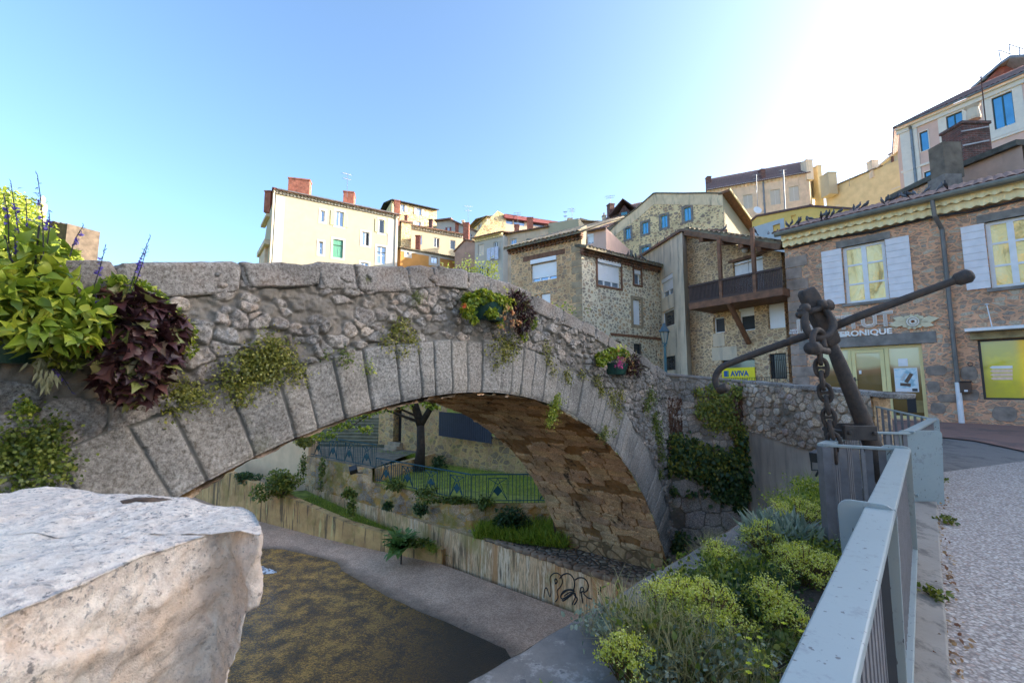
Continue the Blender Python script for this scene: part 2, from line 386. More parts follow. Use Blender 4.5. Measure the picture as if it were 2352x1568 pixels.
GREYR = m_flat('grey_render', (.34, .30, .25), .92, .2, 1.2, .35, stain=((.15, .14, .13), .5, .75))
OCHRE = m_flat('ochre_render', (.60, .47, .25), .92, .12, 1.2, .2)
YELLOW = m_flat('yellow_render', (.78, .52, .15), .92, .1, 1.5, .1)
PINK = m_flat('pink_render', (.66, .44, .36), .92, .08, 1.5, .1)
PINKD = m_flat('dull_pink_render', (.46, .31, .24), .92, .15, 1.5, .2, stain=((.26, .19, .16), .55, .5))
PALE = m_flat('pale_trim', (.72, .64, .55), .85, .06, 3, .1)
YTRIM = m_flat('yellow_cornice_paint', (.85, .70, .40), .8, .12, 3, .15)
SHY = m_flat('lime_shutter_paint', (.62, .62, .28), .6, .08, 4, .1)
SHG = m_flat('green_shutter_paint', (.10, .30, .20), .6, .1, 4, .1)
SHR = m_flat('red_shutter_paint', (.28, .06, .06), .6, .1, 4, .1)
BLUEG = m_flat('blue_grey_render', (.42, .46, .50), .9, .1, 2, .1)
BLUE = m_flat('blue_paint', (.13, .36, .46), .8, .1, 3, .1)
RUB_W = m_rubble('warm_rubble', [(.34, .24, .14), (.42, .27, .14), (.25, .16, .10), (.38, .22, .11), (.30, .22, .15)], (.54, .39, .24), 5.2, 1.5, .085, sunk=.02)
RUB_G = m_rubble('grey_rubble', [(.24, .20, .16), (.36, .29, .21), (.22, .18, .14), (.38, .26, .15), (.31, .23, .16)], (.60, .53, .43), 4.8, 1.3, .11, sunk=.02)
RUB_F = m_rubble('far_yellow_rubble', [(.40, .28, .12), (.46, .34, .16), (.3, .2, .1), (.42, .33, .2)], (.62, .50, .30), 2.2, 1.5, .09)
RUB_B = m_rubble('gable_rubble', [(.28, .18, .10), (.34, .23, .13), (.24, .16, .10), (.20, .14, .10)], (.60, .46, .28), 2.8, 1.5, .13, sunk=.05)
RUB_P = m_rubble('balcony_house_rubble', [(.30, .20, .13), (.36, .25, .15), (.23, .16, .12), (.38, .25, .14)], (.60, .46, .31), 5.2, 1.7, .10, sunk=.01)
RUB_R = m_rubble('pink_pointed_rubble', [(.28, .19, .13), (.34, .22, .14), (.25, .16, .115), (.24, .19, .155), (.36, .25, .17), (.38, .31, .24), (.30, .18, .12)], (.54, .31, .205), 5.0, 1.9, .085, sunk=.02, bd=.08)
RUB_D = m_rubble('dark_rubble', [(.12, .09, .07), (.16, .11, .08), (.09, .07, .06)], (.17, .13, .10), 2.2, 1.4, .09)
RUB_WALL = m_rubble('park_wall_rubble', [(.30, .17, .07), (.38, .22, .08), (.18, .11, .05), (.30, .21, .10)], (.42, .29, .13), 3.0, 1.5, .07, moss=((.14, .14, .02), 1.0, .52, .6))
# ================================================================ facades
class Fac:
    def __init__(s, pL, pR, YL, YR=None, cr=None, zb=-4, zt=None):
        s.cr = cr
        if cr: pL, pR = c(cr, *pL), c(cr, *pR)
        a = at(pL, YL)
        if YR is None: b = atz(pR, a.z)
        else: b = at(pR, YR)
        s.init(a, b, zb, a.z if zt is None else zt)
    def init(s, a, b, zb, zt):
        s.A = Vector((a.x, a.y, 0)); s.B = Vector((b.x, b.y, 0)); s.e = (s.B - s.A); s.L = s.e.length; s.e.normalize(); s.n = Vector((s.e.y, -s.e.x, 0)); s.zb = zb; s.zt = zt
    def pt(s, u, z, d=0): return s.A + s.e * u + s.n * d + Vector((0, 0, z))
    def uv(s, x, y, d=0, raw=False):
        p = (x, y) if (raw or not s.cr) else c(s.cr, x, y)
        t, e = ray(p); r = Vector((t, 1, e)); o = s.A + s.n * d; k = o.dot(s.n) / Vector((t, 1, 0)).dot(s.n); h = r * k
        return (Vector((h.x, h.y, 0)) - s.A).dot(s.e), h.z
def mkfac(a, b, zb, zt, cr=None):
    f = Fac.__new__(Fac); f.cr = cr; f.init(Vector(a), Vector(b), zb, zt); return f
def fbox(mb, f, u0, z0, u1, z1, d0, d1):
    P = [f.pt(u0, z0, d0), f.pt(u1, z0, d0), f.pt(u1, z1, d0), f.pt(u0, z1, d0), f.pt(u0, z0, d1), f.pt(u1, z0, d1), f.pt(u1, z1, d1), f.pt(u0, z1, d1)]
    mb.add(P, [(0, 3, 2, 1), (4, 5, 6, 7), (0, 1, 5, 4), (1, 2, 6, 5), (2, 3, 7, 6), (3, 0, 4, 7)])
def front(mb, f, holes, top=None, dep=.22, zb=None):
    """wall face with openings; top = list of (u, z) roof line"""
    zb = f.zb if zb is None else zb; top = top or [(0, f.zt), (f.L, f.zt)]
    def zt(u):
        for (a, za), (b, zb_) in zip(top, top[1:]):
            if a - 1e-6 <= u <= b + 1e-6: return za + (zb_ - za) * (u - a) / max(b - a, 1e-6)
        return top[-1][1]
    hs = [(max(.02, a), b, min(f.L - .02, cc), d) for a, b, cc, d in holes]
    us = sorted({0, f.L, *[t[0] for t in top], *[h[0] for h in hs], *[h[2] for h in hs]}); us = [u for u in us if -1e-6 <= u <= f.L + 1e-6]
    for a, b in zip(us, us[1:]):
        if b - a < 1e-5: continue
        m = (a + b) / 2; col = sorted([h for h in hs if h[0] - 1e-6 <= a and h[2] + 1e-6 >= b], key=lambda h: h[1]); z = zb
        for h in col:
            mb.quad(f.pt(a, z), f.pt(b, z), f.pt(b, h[1]), f.pt(a, h[1])); z = h[3]
        mb.quad(f.pt(a, z), f.pt(b, z), f.pt(b, zt(b)), f.pt(a, zt(a)))
    for u0, z0, u1, z1 in hs:
        for p, q in (((u0, z0), (u0, z1)), ((u1, z1), (u1, z0)), ((u0, z1), (u1, z1)), ((u1, z0), (u0, z0))):
            mb.quad(f.pt(*p), f.pt(*p, -dep), f.pt(*q, -dep), f.pt(*q))
        mb.quad(f.pt(u0, z0, -dep - .02), f.pt(u1, z0, -dep - .02), f.pt(u1, z1, -dep - .02), f.pt(u0, z1, -dep - .02))
def bars_(mb, f, u0, z0, u1, z1, d0, d1, t, nx=0, nz=0, tm=None):
    tm = tm or t * .7
    fbox(mb, f, u0, z0, u0 + t, z1, d0, d1); fbox(mb, f, u1 - t, z0, u1, z1, d0, d1)
    fbox(mb, f, u0 + t, z0, u1 - t, z0 + t, d0, d1); fbox(mb, f, u0 + t, z1 - t, u1 - t, z1, d0, d1)
    for i in range(nx):
        u = u0 + (u1 - u0) * (i + 1) / (nx + 1); fbox(mb, f, u - tm, z0 + t, u + tm, z1 - t, d0, d1 + .01)
    for i in range(nz):
        z = z0 + (z1 - z0) * (i + 1) / (nz + 1); fbox(mb, f, u0 + t, z - tm * .45, u1 - t, z + tm * .45, d0, d1 - .006)
def shutter(f, u0, z0, u1, z1, d, mat, par, boards=6, horizontal=False, name='shutter'):
    mb = MB(); n = boards
    for i in range(n):
        g = .006
        if horizontal:
            a = z0 + (z1 - z0) * i / n; b = z0 + (z1 - z0) * (i + 1) / n; fbox(mb, f, u0, a + g, u1, b - g, d, d + .035)
        else:
            a = u0 + (u1 - u0) * i / n; b = u0 + (u1 - u0) * (i + 1) / n; fbox(mb, f, a + g, z0, b - g, z1, d, d + .035)
    fbox(mb, f, u0 + .01, z0 + .01, u1 - .01, z1 - .01, d - .012, d + .018)
    return mb.build(name, mat, par)
def window(par, f, h, o):
    """h hole in facade coordinates, o options"""
    u0, z0, u1, z1 = h; dp = o.get('dep', .14); t = o.get('t', .06); fm = o.get('fm', PVC); kind = o.get('kind', 'case'); gm = o.get('gm', GLASSP)
    mb = MB(); w = None
    if kind in ('case', 'single', 'roller', 'open'):
        bars_(mb, f, u0, z0, u1, z1, -dp - .03, -dp + .02, t, 0 if kind == 'single' else o.get('nx', 1), o.get('nz', 0))
        w = mb.build(o.get('name', 'window'), fm, par); g = MB()
        if kind == 'open':
            um = (u0 + u1) / 2; fbox(g, f, u0 + t * .8, z0 + t * .8, um, z1 - t * .8, -dp - .02, -dp - .005); g.build('pane', gm, w)
            g = MB(); fbox(g, f, um, z0 + t * .8, u1 - t * .8, z1 - t * .8, -dp - .02, -dp - .005); g.build('dark_opening', DARKG, w)
        else:
            fbox(g, f, u0 + t * .8, z0 + t * .8, u1 - t * .8, z1 - t * .8, -dp - .02, -dp - .005); g.build('pane', gm, w)
        if kind == 'roller':
            zs = z1 - (z1 - z0) * o.get('cover', .8); s = MB(); n = max(4, int((z1 - zs) / .09))
            for i in range(n):
                a = zs + (z1 - .12 - zs) * i / n; b = zs + (z1 - .12 - zs) * (i + 1) / n; fbox(s, f, u0 + .02, a + .006, u1 - .02, b - .006, -dp + .024, -dp + .05)
            fbox(s, f, u0 + .021, zs, u1 - .021, z1 - .12, -dp + .022, -dp + .04); fbox(s, f, u0 + .005, z1 - .2, u1 - .005, z1 - .005, -dp + .055, o.get('boxd', -.02)); s.build('roller_shutter', o.get('rm', PVC), w)
    elif kind == 'shut':
        w = MB(); fbox(w, f, u0 + .005, z0 + .005, u1 - .005, z1 - .005, -dp - .03, -dp); w = w.build('window', fm, par)
        um = (u0 + u1) / 2; sm = o.get('sm', WHITE)
        for a, b in (((u0 + .02, um - .01), (um + .01, u1 - .02)) if not o.get('one') else ((u0 + .02, u1 - .02),)):
            shutter(f, a, z0 + .02, b, z1 - .02, -dp + .015, sm, w, o.get('boards', 4), o.get('hz', False))
    elif kind == 'bars':
        w = MB(); bars_(w, f, u0, z0, u1, z1, -dp - .03, -dp + .02, .04); w = w.build('window', o.get('fm', METALD), par)
        g = MB(); fbox(g, f, u0 + .03, z0 + .03, u1 - .03, z1 - .03, -dp - .02, -dp - .005); g.build('pane', GLASS, w)
        g = MB(); n = o.get('n', 6)
        for i in range(n):
            u = u0 + (u1 - u0) * (i + .5) / n; g.tube([f.pt(u, z0, -.04), f.pt(u, z1, -.04)], .012, 6)
        for zz in (.25, .75): g.bar(f.pt(u0, z0 + (z1 - z0) * zz, -.04), f.pt(u1, z0 + (z1 - z0) * zz, -.04), .03, .012)
        g.build('window_bars', METALD, w)
    if o.get('sur'):
        b = o.get('sw', .14); s = MB(); pr = o.get('sp', .025)
        fbox(s, f, u0 - b, z0 - b, u0, z1 + b, -.01, pr); fbox(s, f, u1, z0 - b, u1 + b, z1 + b, -.01, pr); fbox(s, f, u0, z1, u1, z1 + b, -.01, pr); fbox(s, f, u0, z0 - b, u1, z0, -.01, pr)
        s.build('window_surround', o['sur'], w)
    if o.get('sill'):
        s = MB(); fbox(s, f, u0 - .1, z0 - .09, u1 + .1, z0, -.1, .07); s.build('sill', o['sill'], w)
    if o.get('lintel'):
        s = MB(); lh = o.get('lh', .2); lw = o.get('lw', .2); fbox(s, f, u0 - lw, z1, u1 + lw, z1 + lh, -.15, .02); s.build('lintel', o['lintel'], w)
    sw = (u1 - u0) / 2 * o.get('shw', 1)
    for side in o.get('sh', ''):
        a, b = (u0 - .02 - sw, u0 - .02) if side == 'L' else (u1 + .02, u1 + .02 + sw)
        shutter(f, a, z0 + .02, b, z1 - .02, .02, o.get('sm', WHITE), w, o.get('boards', 4), o.get('hz', False))
    return w
def house(name, label, facs, wins, mat, back=7, tops=None, cat='house', group=None, zb=None, mats=None, dep=.22):
    f0, f1 = facs[0], facs[-1]; root = thing(name, label, cat, (f0.A.x, f0.A.y, f0.zb), group)
    mb = MB(); allw = []
    for i, f in enumerate(facs):
        hs = []
        for wn in wins[i]:
            x0, y0, x1, y1 = wn[:4]; o = dict(wn[4]) if len(wn) > 4 else {}; xm, ym = (x0 + x1) / 2, (y0 + y1) / 2
            h = (f.uv(x0, ym)[0], f.uv(xm, y1)[1], f.uv(x1, ym)[0], f.uv(xm, y0)[1]); hs.append(h); allw.append((f, h, o))
        mb.cur = i if mats else 0
        front(mb, f, hs, tops[i] if tops and tops[i] else None, dep)
    # closed back of the building
    if len(facs) == 1: pts = [f0.B, f0.B - f0.n * back, f0.A - f0.n * back, f0.A]
    else: pts = [f1.B, f1.B + (f0.A - f1.A), f0.A]
    mb.cur = 0; zt = min(f.zt for f in facs); zt = min([zt] + [q_[1] for tp in (tops or []) if tp for q_ in tp]); zb = f0.zb
    Z = lambda z: Vector((0, 0, z))
    for a, b in zip(pts, pts[1:]): mb.quad(a + Z(zb), b + Z(zb), b + Z(zt), a + Z(zt))
    cap = [f0.A] + [f.B for f in facs] + pts[1:-1]
    mb.add([p + Z(zt - .05) for p in cap], [tuple(range(len(cap)))])
    mb.build('wall', mats or mat, root)
    for f, h, o in allw: window(root, f, h, o)
    return root
def roof(par, a, b, cc, d, mat, pitch=.22, amp=.05, th=.1, name='roof', rows=3, smooth=True):
    """tiled slope: eave a->b, ridge d->c"""
    a, b, cc, d = map(Vector, (a, b, cc, d)); L = (b - a).length; n = max(2, int(L / pitch)); k = 4; nu = n * k + 1; nv = rows + 1
    nr = (b - a).cross(d - a).normalized()
    if nr.z < 0: nr = -nr
    u = np.linspace(0, 1, nu); v = np.linspace(0, 1, nv); A, B, C_, D = [np.array(p) for p in (a, b, cc, d)]
    P = ((1 - v)[None, :, None] * ((1 - u)[:, None] * A + u[:, None] * B)[:, None] + v[None, :, None] * ((1 - u)[:, None] * D + u[:, None] * C_)[:, None])
    h = amp * np.abs(np.sin(np.pi * np.arange(nu) / k))[:, None] + th + np.zeros((1, nv)); h = h + rng.normal(size=h.shape) * amp * .1
    top = P + h[..., None] * np.array(nr); bot = P
    V = np.concatenate([top.reshape(-1, 3), bot.reshape(-1, 3)]); Fq = grid_faces(nu, nv); m = nu * nv
    e = []
    for i in range(nu - 1):
        for j in (0, nv - 1): x = i * nv + j; y = (i + 1) * nv + j; e.append((x, y, y + m, x + m))
    for j in range(nv - 1):
        for i in (0, nu - 1): x = i * nv + j; y = i * nv + j + 1; e.append((x, y, y + m, x + m))
    return arr_mesh(name, V, np.concatenate([Fq, Fq[:, ::-1] + m, np.array(e)]), mat, par)
def gable_roof(par, f, back, rise, mat, over=.3, side=.2, z=None, run=None, pitch=.25, amp=.05, th=.08, back_slope=True):
    z = f.zt if z is None else z; run = run or back / 2; s = rise / run; Zr = z + rise
    a = f.pt(-side, z - over * s, over); b = f.pt(f.L + side, z - over * s, over); cc = f.pt(f.L + side, Zr, -run); d = f.pt(-side, Zr, -run)
    r1 = roof(par, a, b, cc, d, mat, pitch, amp, th)
    if back_slope: roof(par, f.pt(f.L + side, z, -back - .1), f.pt(-side, z, -back - .1), d, cc, mat, pitch, amp, th)
    return r1
def chimney(par, cr, x0, y0, x1, y1, Y, mat, dp=.5, cap=True, below=1.2, pots=0, name='chimney', rot=0.):
    p0, p1 = at(c(cr, x0, y0), Y), at(c(cr, x1, y0), Y); pb = at(c(cr, x0, y1), Y); w_ = (p1.x - p0.x); cx_ = (p0.x + p1.x) / 2
    M = Matrix.Translation((cx_, Y, 0)) @ Matrix.Rotation(rot, 4, 'Z'); mb = MB()
    mb.box((-w_ / 2, 0, pb.z - below), (w_ / 2, dp, p0.z - .12), M)
    if cap: mb.box((-w_ / 2 - .05, -.05, p0.z - .12), (w_ / 2 + .05, dp + .05, p0.z), M)
    o = mb.build(name, mat, par)
    for i in range(pots):
        q = MB(); q.lathe([(.09, 0), (.11, .05), (.08, .3), (.11, .34)], M @ Vector(((i + .5) / pots * w_ - w_ / 2, dp / 2, p0.z)), 10); q.build('chimney_pot', TILE, o)
    return o
def antenna(par, cr, x, y0, y1, Y, kind=0, ang=.4):
    a, b = at(c(cr, x, y1), Y), at(c(cr, x, y0), Y); mb = MB(); mb.tube([a - Vector((0, 0, .6)), b], .025, 5)
    L = (b.z - a.z); d = Vector((math.cos(ang), math.sin(ang), .25)).normalized(); s = Vector((-d.y, d.x, 0)).normalized()
    for zz, sc in ((0, 1), (-.28 * L, .8)):
        p = b + Vector((0, 0, zz)); mb.bar(p - d * .7 * sc, p + d * .7 * sc, .022, .022)
        for k in range(7): q = p + d * (-.65 + k * .21) * sc; w_ = (.34 - k * .025) * sc; mb.bar(q - s * w_, q + s * w_, .014, .014)
    return mb.build('antenna', METAL, par)
def genoise(par, f, u0, u1, z, mat, rows=2, pitch=.2, r=.085, name='cornice', d0=.0, step=.12, rh=.12):
    """rows of half round tiles corbelled out under the eave"""
    mb = MB()
    for k in range(rows):
        dd = d0 + step * (rows - k); zz = z - k * rh; n = int((u1 - u0) / pitch)
        fbox(mb, f, u0, zz - rh * .38, u1, zz, -.02, dd - .012)
        for i in range(n):
            uc = u0 + (i + .5) * (u1 - u0) / n; m = 5; pr = [(uc + r * math.cos(math.pi * j / m), zz - rh * .38 - r * .95 * math.sin(math.pi * j / m)) for j in range(m + 1)]
            mb.prism([f.pt(a, b, dd) for a, b in pr], -f.n * dd)
    return mb.build(name, mat, par)
# ================================================================ town on the hill
Z3 = lambda z: Vector((0, 0, z))
def gut(par, f, z, d=.3, r=.06, mat=None, u0=0, u1=None):
    mb = MB(); mb.tube([f.pt(u0, z, d), f.pt(f.L if u1 is None else u1, z, d)], r, 8); return mb.build('gutter', mat or METAL, par)
def pipe(par, f, u, z0, z1, r=.05, mat=None, d=.08):
    mb = MB(); mb.tube([f.pt(u, z1, d + .2), f.pt(u, z1 - .25, d), f.pt(u, z0, d)], r, 8)
    z = z0 + 1
    while z < z1 - .5: mb.tube([f.pt(u, z, d), f.pt(u, z + .05, d)], r * 1.25, 8); z += 1.9
    return mb.build('downpipe', mat or METAL, par)
# --- cream house
f = Fac((430, 240), (1830, 530), 40, cr='A'); side = mkfac(at((602, 600), 46), f.A, -4, f.zt)
sur = dict(sur=WHITER, sw=.2, t=.07)
h = house('cream_house', 'tall cream rendered house with lime and green shutters behind the bridge', [side, f], [[], [
    (938, 460, 985, 590, dict(sur, kind='single')), (1108, 470, 1200, 640, dict(sur, sh='LR', sm=SHY, shw=1.15, boards=3)),
    (1607, 562, 1668, 718, dict(sur, kind='single', gm=GLASS, sh='LR', sm=SHY, shw=1.4, boards=3)), (1412, 705, 1498, 860, dict(sur, kind='open')),
    (917, 815, 965, 960, dict(sur, kind='single', nz=1)), (1078, 792, 1195, 1000, dict(sur, kind='shut', sm=SHG, boards=3)),
    (1582, 872, 1685, 1072, dict(sur, nz=1)), (1397, 1056, 1486, 1200, dict(sur))]], CREAM, tops=[[(0, f.zt - 4.2), (side.L * .35, f.zt - 1.0), (side.L, f.zt)], None])
genoise(h, f, -.1, f.L + .1, f.zt + .12, WHITER, 2, .3, .12, step=.14, rh=.16)
gable_roof(h, f, 9, 1.9, TILER, over=.42, z=f.zt + .2, run=4.5)
gut(h, f, f.zt + .12, .45); pipe(h, f, -.2, -3, f.zt, .09, BEIGE); pipe(h, f, f.L - .25, -3, f.zt, .07, BEIGE)
m = MB(); fbox(m, side, -.4, f.zt - 4.6, side.L * .7, f.zt - 4.1, -.1, .5); m.build('cornice', BEIGE, h); m = MB(); fbox(m, side, .1, f.zt - 1.4, side.L * .55, f.zt - 1.1, -.1, .35); m.build('cornice', BEIGE, h)
m = MB(); fbox(m, side, -.2, -4, side.L * .55, f.zt - 4.6, 0, .28); m.build('bay_front', TANR, h)
m = MB(); fbox(m, f, 0, -4, .75, f.zt - .4, -.01, .03); fbox(m, f, f.L - 1.1, -4, f.L, f.zt - .4, -.01, .03); m.build('corner_trim', WHITER, h)
chimney(h, 'A', 580, 88, 805, 290, 41.5, BRICKR, .9, rot=.25); chimney(h, 'A', 1205, 236, 1318, 385, 44.5, BRICKR, 1.5, rot=.25); chimney(h, 'A', 297, 228, 366, 345, 43, BRICKR, .8)
chimney(h, 'A', 1790, 338, 1852, 505, 46.5, BRICKR, 1.6, rot=.3); antenna(h, 'A', 1245, 40, 240, 44, ang=1.2)
# --- yellow stone block
f = Fac((190, 104), (705, 218), 62, cr='B'); side = mkfac(at(c('B', 60, 205), 70), f.A, 2, f.zt)
ps = dict(sm=WHITER, kind='case', t=.07, shw=1.2)
h = house('stone_block', 'tall yellow stone house with pale pink shutters and black eaves on skyline', [side, f], [[], [
    (290, 150, 333, 238, dict(ps, sh='R')), (475, 190, 527, 282, dict(ps, sh='LR')), (465, 350, 518, 412, dict(ps, sh='LR'))]], RUB_F)
gable_roof(h, f, 8, 1.0, METALD, over=.5, z=f.zt, run=4); genoise(h, f, 0, f.L, f.zt, METALD, 1, .5, .1, step=.3, rh=.2)
h = thing('stone_column_house', 'narrow stone wall with small red chimney beside the cream house', 'house', at(c('B', 350, 650), 50))
f = Fac((300, 352), (412, 372), 50, cr='B', zb=-4); m = MB(); front(m, f, []); m.quad(f.A + Z3(-4), f.A - f.n * 5 + Z3(-4), f.A - f.n * 5 + Z3(f.zt), f.A + Z3(f.zt)); m.quad(f.B + Z3(-4), f.B - f.n * 5 + Z3(-4), f.B - f.n * 5 + Z3(f.zt), f.B + Z3(f.zt)); m.build('wall', RUB_F, h)
m = MB(); fbox(m, f, -.1, f.zt, f.L + .1, f.zt + .2, -5, .15); m.build('roof', TILE, h); chimney(h, 'B', 333, 272, 366, 350, 51, BRICKR, .5, below=.3)
# --- cream row
f = Fac((413, 415), (1010, 520), 54, cr='B')
h = house('cream_row_house', 'long low cream house with grey eaves above the orange house', [f], [[
    (500, 505, 540, 615, dict(kind='single')), (672, 537, 735, 645, dict(kind='open', gm=GLASS)), (858, 563, 918, 668, dict(kind='single', gm=GLASS))]], CREAM, 7)
genoise(h, f, 0, f.L, f.zt + .15, WHITER, 2, .35, .13, step=.16, rh=.18); gable_roof(h, f, 7, .7, TILE, over=.55, z=f.zt + .2)
chimney(h, 'B', 612, 320, 652, 425, 57, BRICKD, .6)
# --- orange house
f = Fac((290, 652), (1137, 810), 48, cr='B')
s2 = dict(sur=WHITER, sw=.3)
h = house('orange_house', 'low bright orange house with white framed windows behind bridge parapet', [f], [[
    (358, 692, 388, 735, dict(s2, kind='single')), (640, 742, 714, 830, s2), (1040, 815, 1076, 885, s2)]], ORANGE, 5)
m = MB(); fbox(m, f, 0, f.zt - .35, f.L, f.zt, 0, .03); m.build('eave_band', WHITER, h)
gable_roof(h, f, 5, .4, TILEG, over=.3, z=f.zt + .02); chimney(h, 'B', 460, 505, 508, 655, 50, BRICKR, .6)
# --- brown gable with tall chimney
a = at(c('B', 912, 700), 50); b = at(c('B', 1142, 800), 49); f = mkfac(a, b, -4, at(c('B', 1120, 590), 49).z, 'B')
top = [(0, a.z), (f.uv(1030, 560)[0], f.uv(1030, 562)[1]), (f.L, f.uv(1135, 590)[1])]
h = house('brown_gable_house', 'small house with stained brown gable and tall red chimney', [f], [[]], PINKD, 7, tops=[top])
m = MB()
for (u, z), (u2, z2) in zip(top, top[1:]): m.prism([f.pt(u - .1, z, .15), f.pt(u2 + .1, z2, .15), f.pt(u2 + .1, z2 + .14, .15), f.pt(u - .1, z + .14, .15)], -f.n * 7)
m.build('roof', TILE, h); chimney(h, 'B', 1007, 358, 1073, 560, 50.5, BRICKR, .9, below=1.5)
# --- cream gable with red shutters
a = at(c('B', 700, 500), 64); f = mkfac(a, at(c('B', 1245, 520), 62), 0, at(c('B', 1245, 520), 62).z, 'B')
top = [(0, f.uv(705, 352)[1]), (f.uv(862, 330)[0], f.uv(862, 330)[1]), (f.L, f.uv(1240, 518)[1])]
h = house('gable_house', 'cream gabled house with dark red shutters below the skyline', [f], [[(824, 415, 852, 460, dict(sh='LR', sm=SHR, shw=1.3)), (1072, 492, 1110, 522, dict(kind='open', gm=GLASS))]], WHITER, 8, tops=[top])
m = MB()
for (u, z), (u2, z2) in zip(top, top[1:]): m.prism([f.pt(u - .2, z, .5), f.pt(u2 + .3, z2 - .05, .5), f.pt(u2 + .3, z2 + .15, .5), f.pt(u - .2, z + .2, .5)], -f.n * 8.5)
m.build('roof', TILE, h); chimney(h, 'B', 916, 368, 956, 475, 63, BRICKR, .6); chimney(h, 'B', 990, 333, 1018, 385, 70, BEIGE, .6); antenna(h, 'B', 1065, 175, 350, 58, ang=.8)
# --- grey stone house, two faces
fb = Fac((1280, 292), (1440, 330), 76, cr='B', zb=4); fa = mkfac(at(c('B', 1080, 380), 84), fb.A, 4, fb.zt, 'B')
h = house('grey_stone_house', 'grey stone house with white shutters and small round chimney on skyline', [fa, fb], [[(1182, 372, 1207, 430, dict(sh='LR', sm=WHITER))], [(1310, 345, 1335, 400, dict(kind='shut')), (1300, 455, 1325, 510)]], BEIGE, mats=[RUB_F, BEIGE])
gable_roof(h, fb, 8, .8, TILEG, over=.5); gable_roof(h, fa, 8, .8, TILEG, over=.4, back_slope=False); chimney(h, 'B', 1172, 305, 1200, 345, 84, WHITER, .6)
# --- reddish glazed loggia house
f = Fac((1490, 300), (2175, 400), 62, cr='B', zb=2)
h = house('loggia_house', 'house with long red roof edge and glazed beige top floor', [f], [[(1500, 318, 1580, 380, dict(nx=0)), (1590, 330, 1715, 395, dict(nx=0)), (1812, 355, 1950, 405, dict(nx=0))]], TANR, 8)
m = MB(); fbox(m, f, -.3, f.zt - .25, f.L + .2, f.zt + .25, -.2, .5); m.build('fascia', SHR, h); gable_roof(h, f, 8, .4, TILER, over=.5, z=f.zt + .25)
m = MB(); m.prism([f.pt(-5, 2, .1), f.pt(0, 2, .1), f.pt(0, f.zt + .3, .1), f.pt(-1.2, f.zt + .8, .1), f.pt(-3.4, f.zt - 1.6, .1), f.pt(-5, f.zt - 4, .1)], -f.n * 4); m.build('stone_stub', RUB_F, h)
chimney(h, 'B', 1742, 298, 1810, 432, 59, BRICKR, .8); chimney(h, 'B', 1595, 380, 1650, 445, 56, BRICKR, .8); chimney(h, 'B', 2002, 356, 2070, 405, 58, BRICKR, .8)
antenna(h, 'B', 1634, 250, 330, 62, ang=.5); antenna(h, 'B', 2180, 240, 420, 60, ang=1.5)
# --- white house with laundry and tan neighbour
f = Fac((1142, 572), (1465, 500), 46, cr='B')
h = house('white_house', 'white rendered house with closed shutters and laundry at its window', [f], [[
    (1177, 612, 1245, 742, dict(kind='shut', sm=PALE, boards=3)), (1360, 580, 1404, 690, dict(kind='case', gm=GLASS, sh='LR', sm=WHITER, shw=1.3)), (1337, 828, 1405, 985, dict(kind='shut', sm=PALE, boards=5, hz=True)), (1180, 850, 1235, 960, dict(gm=GLASS))]], WHITER, 8)
genoise(h, f, 0, f.L, f.zt + .2, YTRIM, 2, .3, .12, step=.14, rh=.2); gable_roof(h, f, 8, 1, TILE, over=.5, z=f.zt + .25)
u, z = f.uv(1365, 712); m = MB()
for i in range(3): fbox(m, f, u - .75 + i * .5, z - .8 + .15 * (i % 2), u - .75 + i * .5 + .45, z + .55, .28, .30)
tag(m.build('laundry', m_flat('laundry_cloth', (.55, .6, .75), .9, .15)), 'pale blue and white washing hanging below a window of the white house', 'laundry')
f2 = Fac((1468, 502), (1985, 415), 45, cr='B')
h = house('tan_house', 'tan rendered house with one small window right of the white house', [f2], [[(1552, 548, 1618, 622, dict(sur=WHITER, sw=.08))]], TANR, 8)
gable_roof(h, f2, 8, .6, TILE, over=.3); pipe(h, f2, .15, -3, f2.zt, .07); m = MB(); fbox(m, f2, f2.L + .05, f2.zt - .9, f2.L + 3.2, f2.zt + .35, -4, .1); m.build('dormer_box', CREAM, h)
# --- two faced stone house near the bridge
fl = Fac((165, 328), (882, 172), 21.3, cr='D', zb=-3)
za = at(c('D', 895, 330), 19.0); fr = mkfac(fl.B, atz(c('D', 1690, 520), za.z), -3, za.z, 'D')
h = house('rubble_house', 'two faced rubble stone house with half lowered roller shutters and tiled eaves', [fl, fr], [[
    (368, 368, 630, 598, dict(kind='roller', cover=.84, nx=2, lintel=WOOD, lh=.24, lw=.45, boxd=.06)), (465, 728, 565, 900, dict(kind='shut', one=1, boards=1, sm=PVC)), (412, 745, 452, 900, dict(kind='single', gm=GLASS))], [
    (1046, 392, 1282, 660, dict(kind='roller', cover=.80, nx=2, sur=WOOD, sw=.1, sp=.04, boxd=.05)), (1420, 490, 1490, 640, dict(kind='roller', cover=.3, nx=0, sur=WOOD, sw=.1, sp=.03)), (1410, 792, 1490, 1050, dict(kind='shut', one=1, boards=1, sm=PVC, sur=STONEW, sw=.15)),
    (1205, 1215, 1290, 1300, dict(kind='bars', n=6)), (1418, 1242, 1500, 1360, dict(kind='bars', n=6)), (1640, 1310, 1658, 1372, dict(kind='bars', n=2))]], RUB_W, mats=[RUB_W, RUB_G])
genoise(h, fl, -.15, fl.L + .1, fl.zt + .30, TILE, 3, .19, .08, step=.1, rh=.11); genoise(h, fr, -.1, fr.L + .1, fr.zt + .30, TILE, 3, .19, .08, step=.1, rh=.11)
gable_roof(h, fl, 8, 2.2, TILEG, over=.42, z=fl.zt + .3, pitch=.22, amp=.08, side=.15, run=5, back_slope=False)
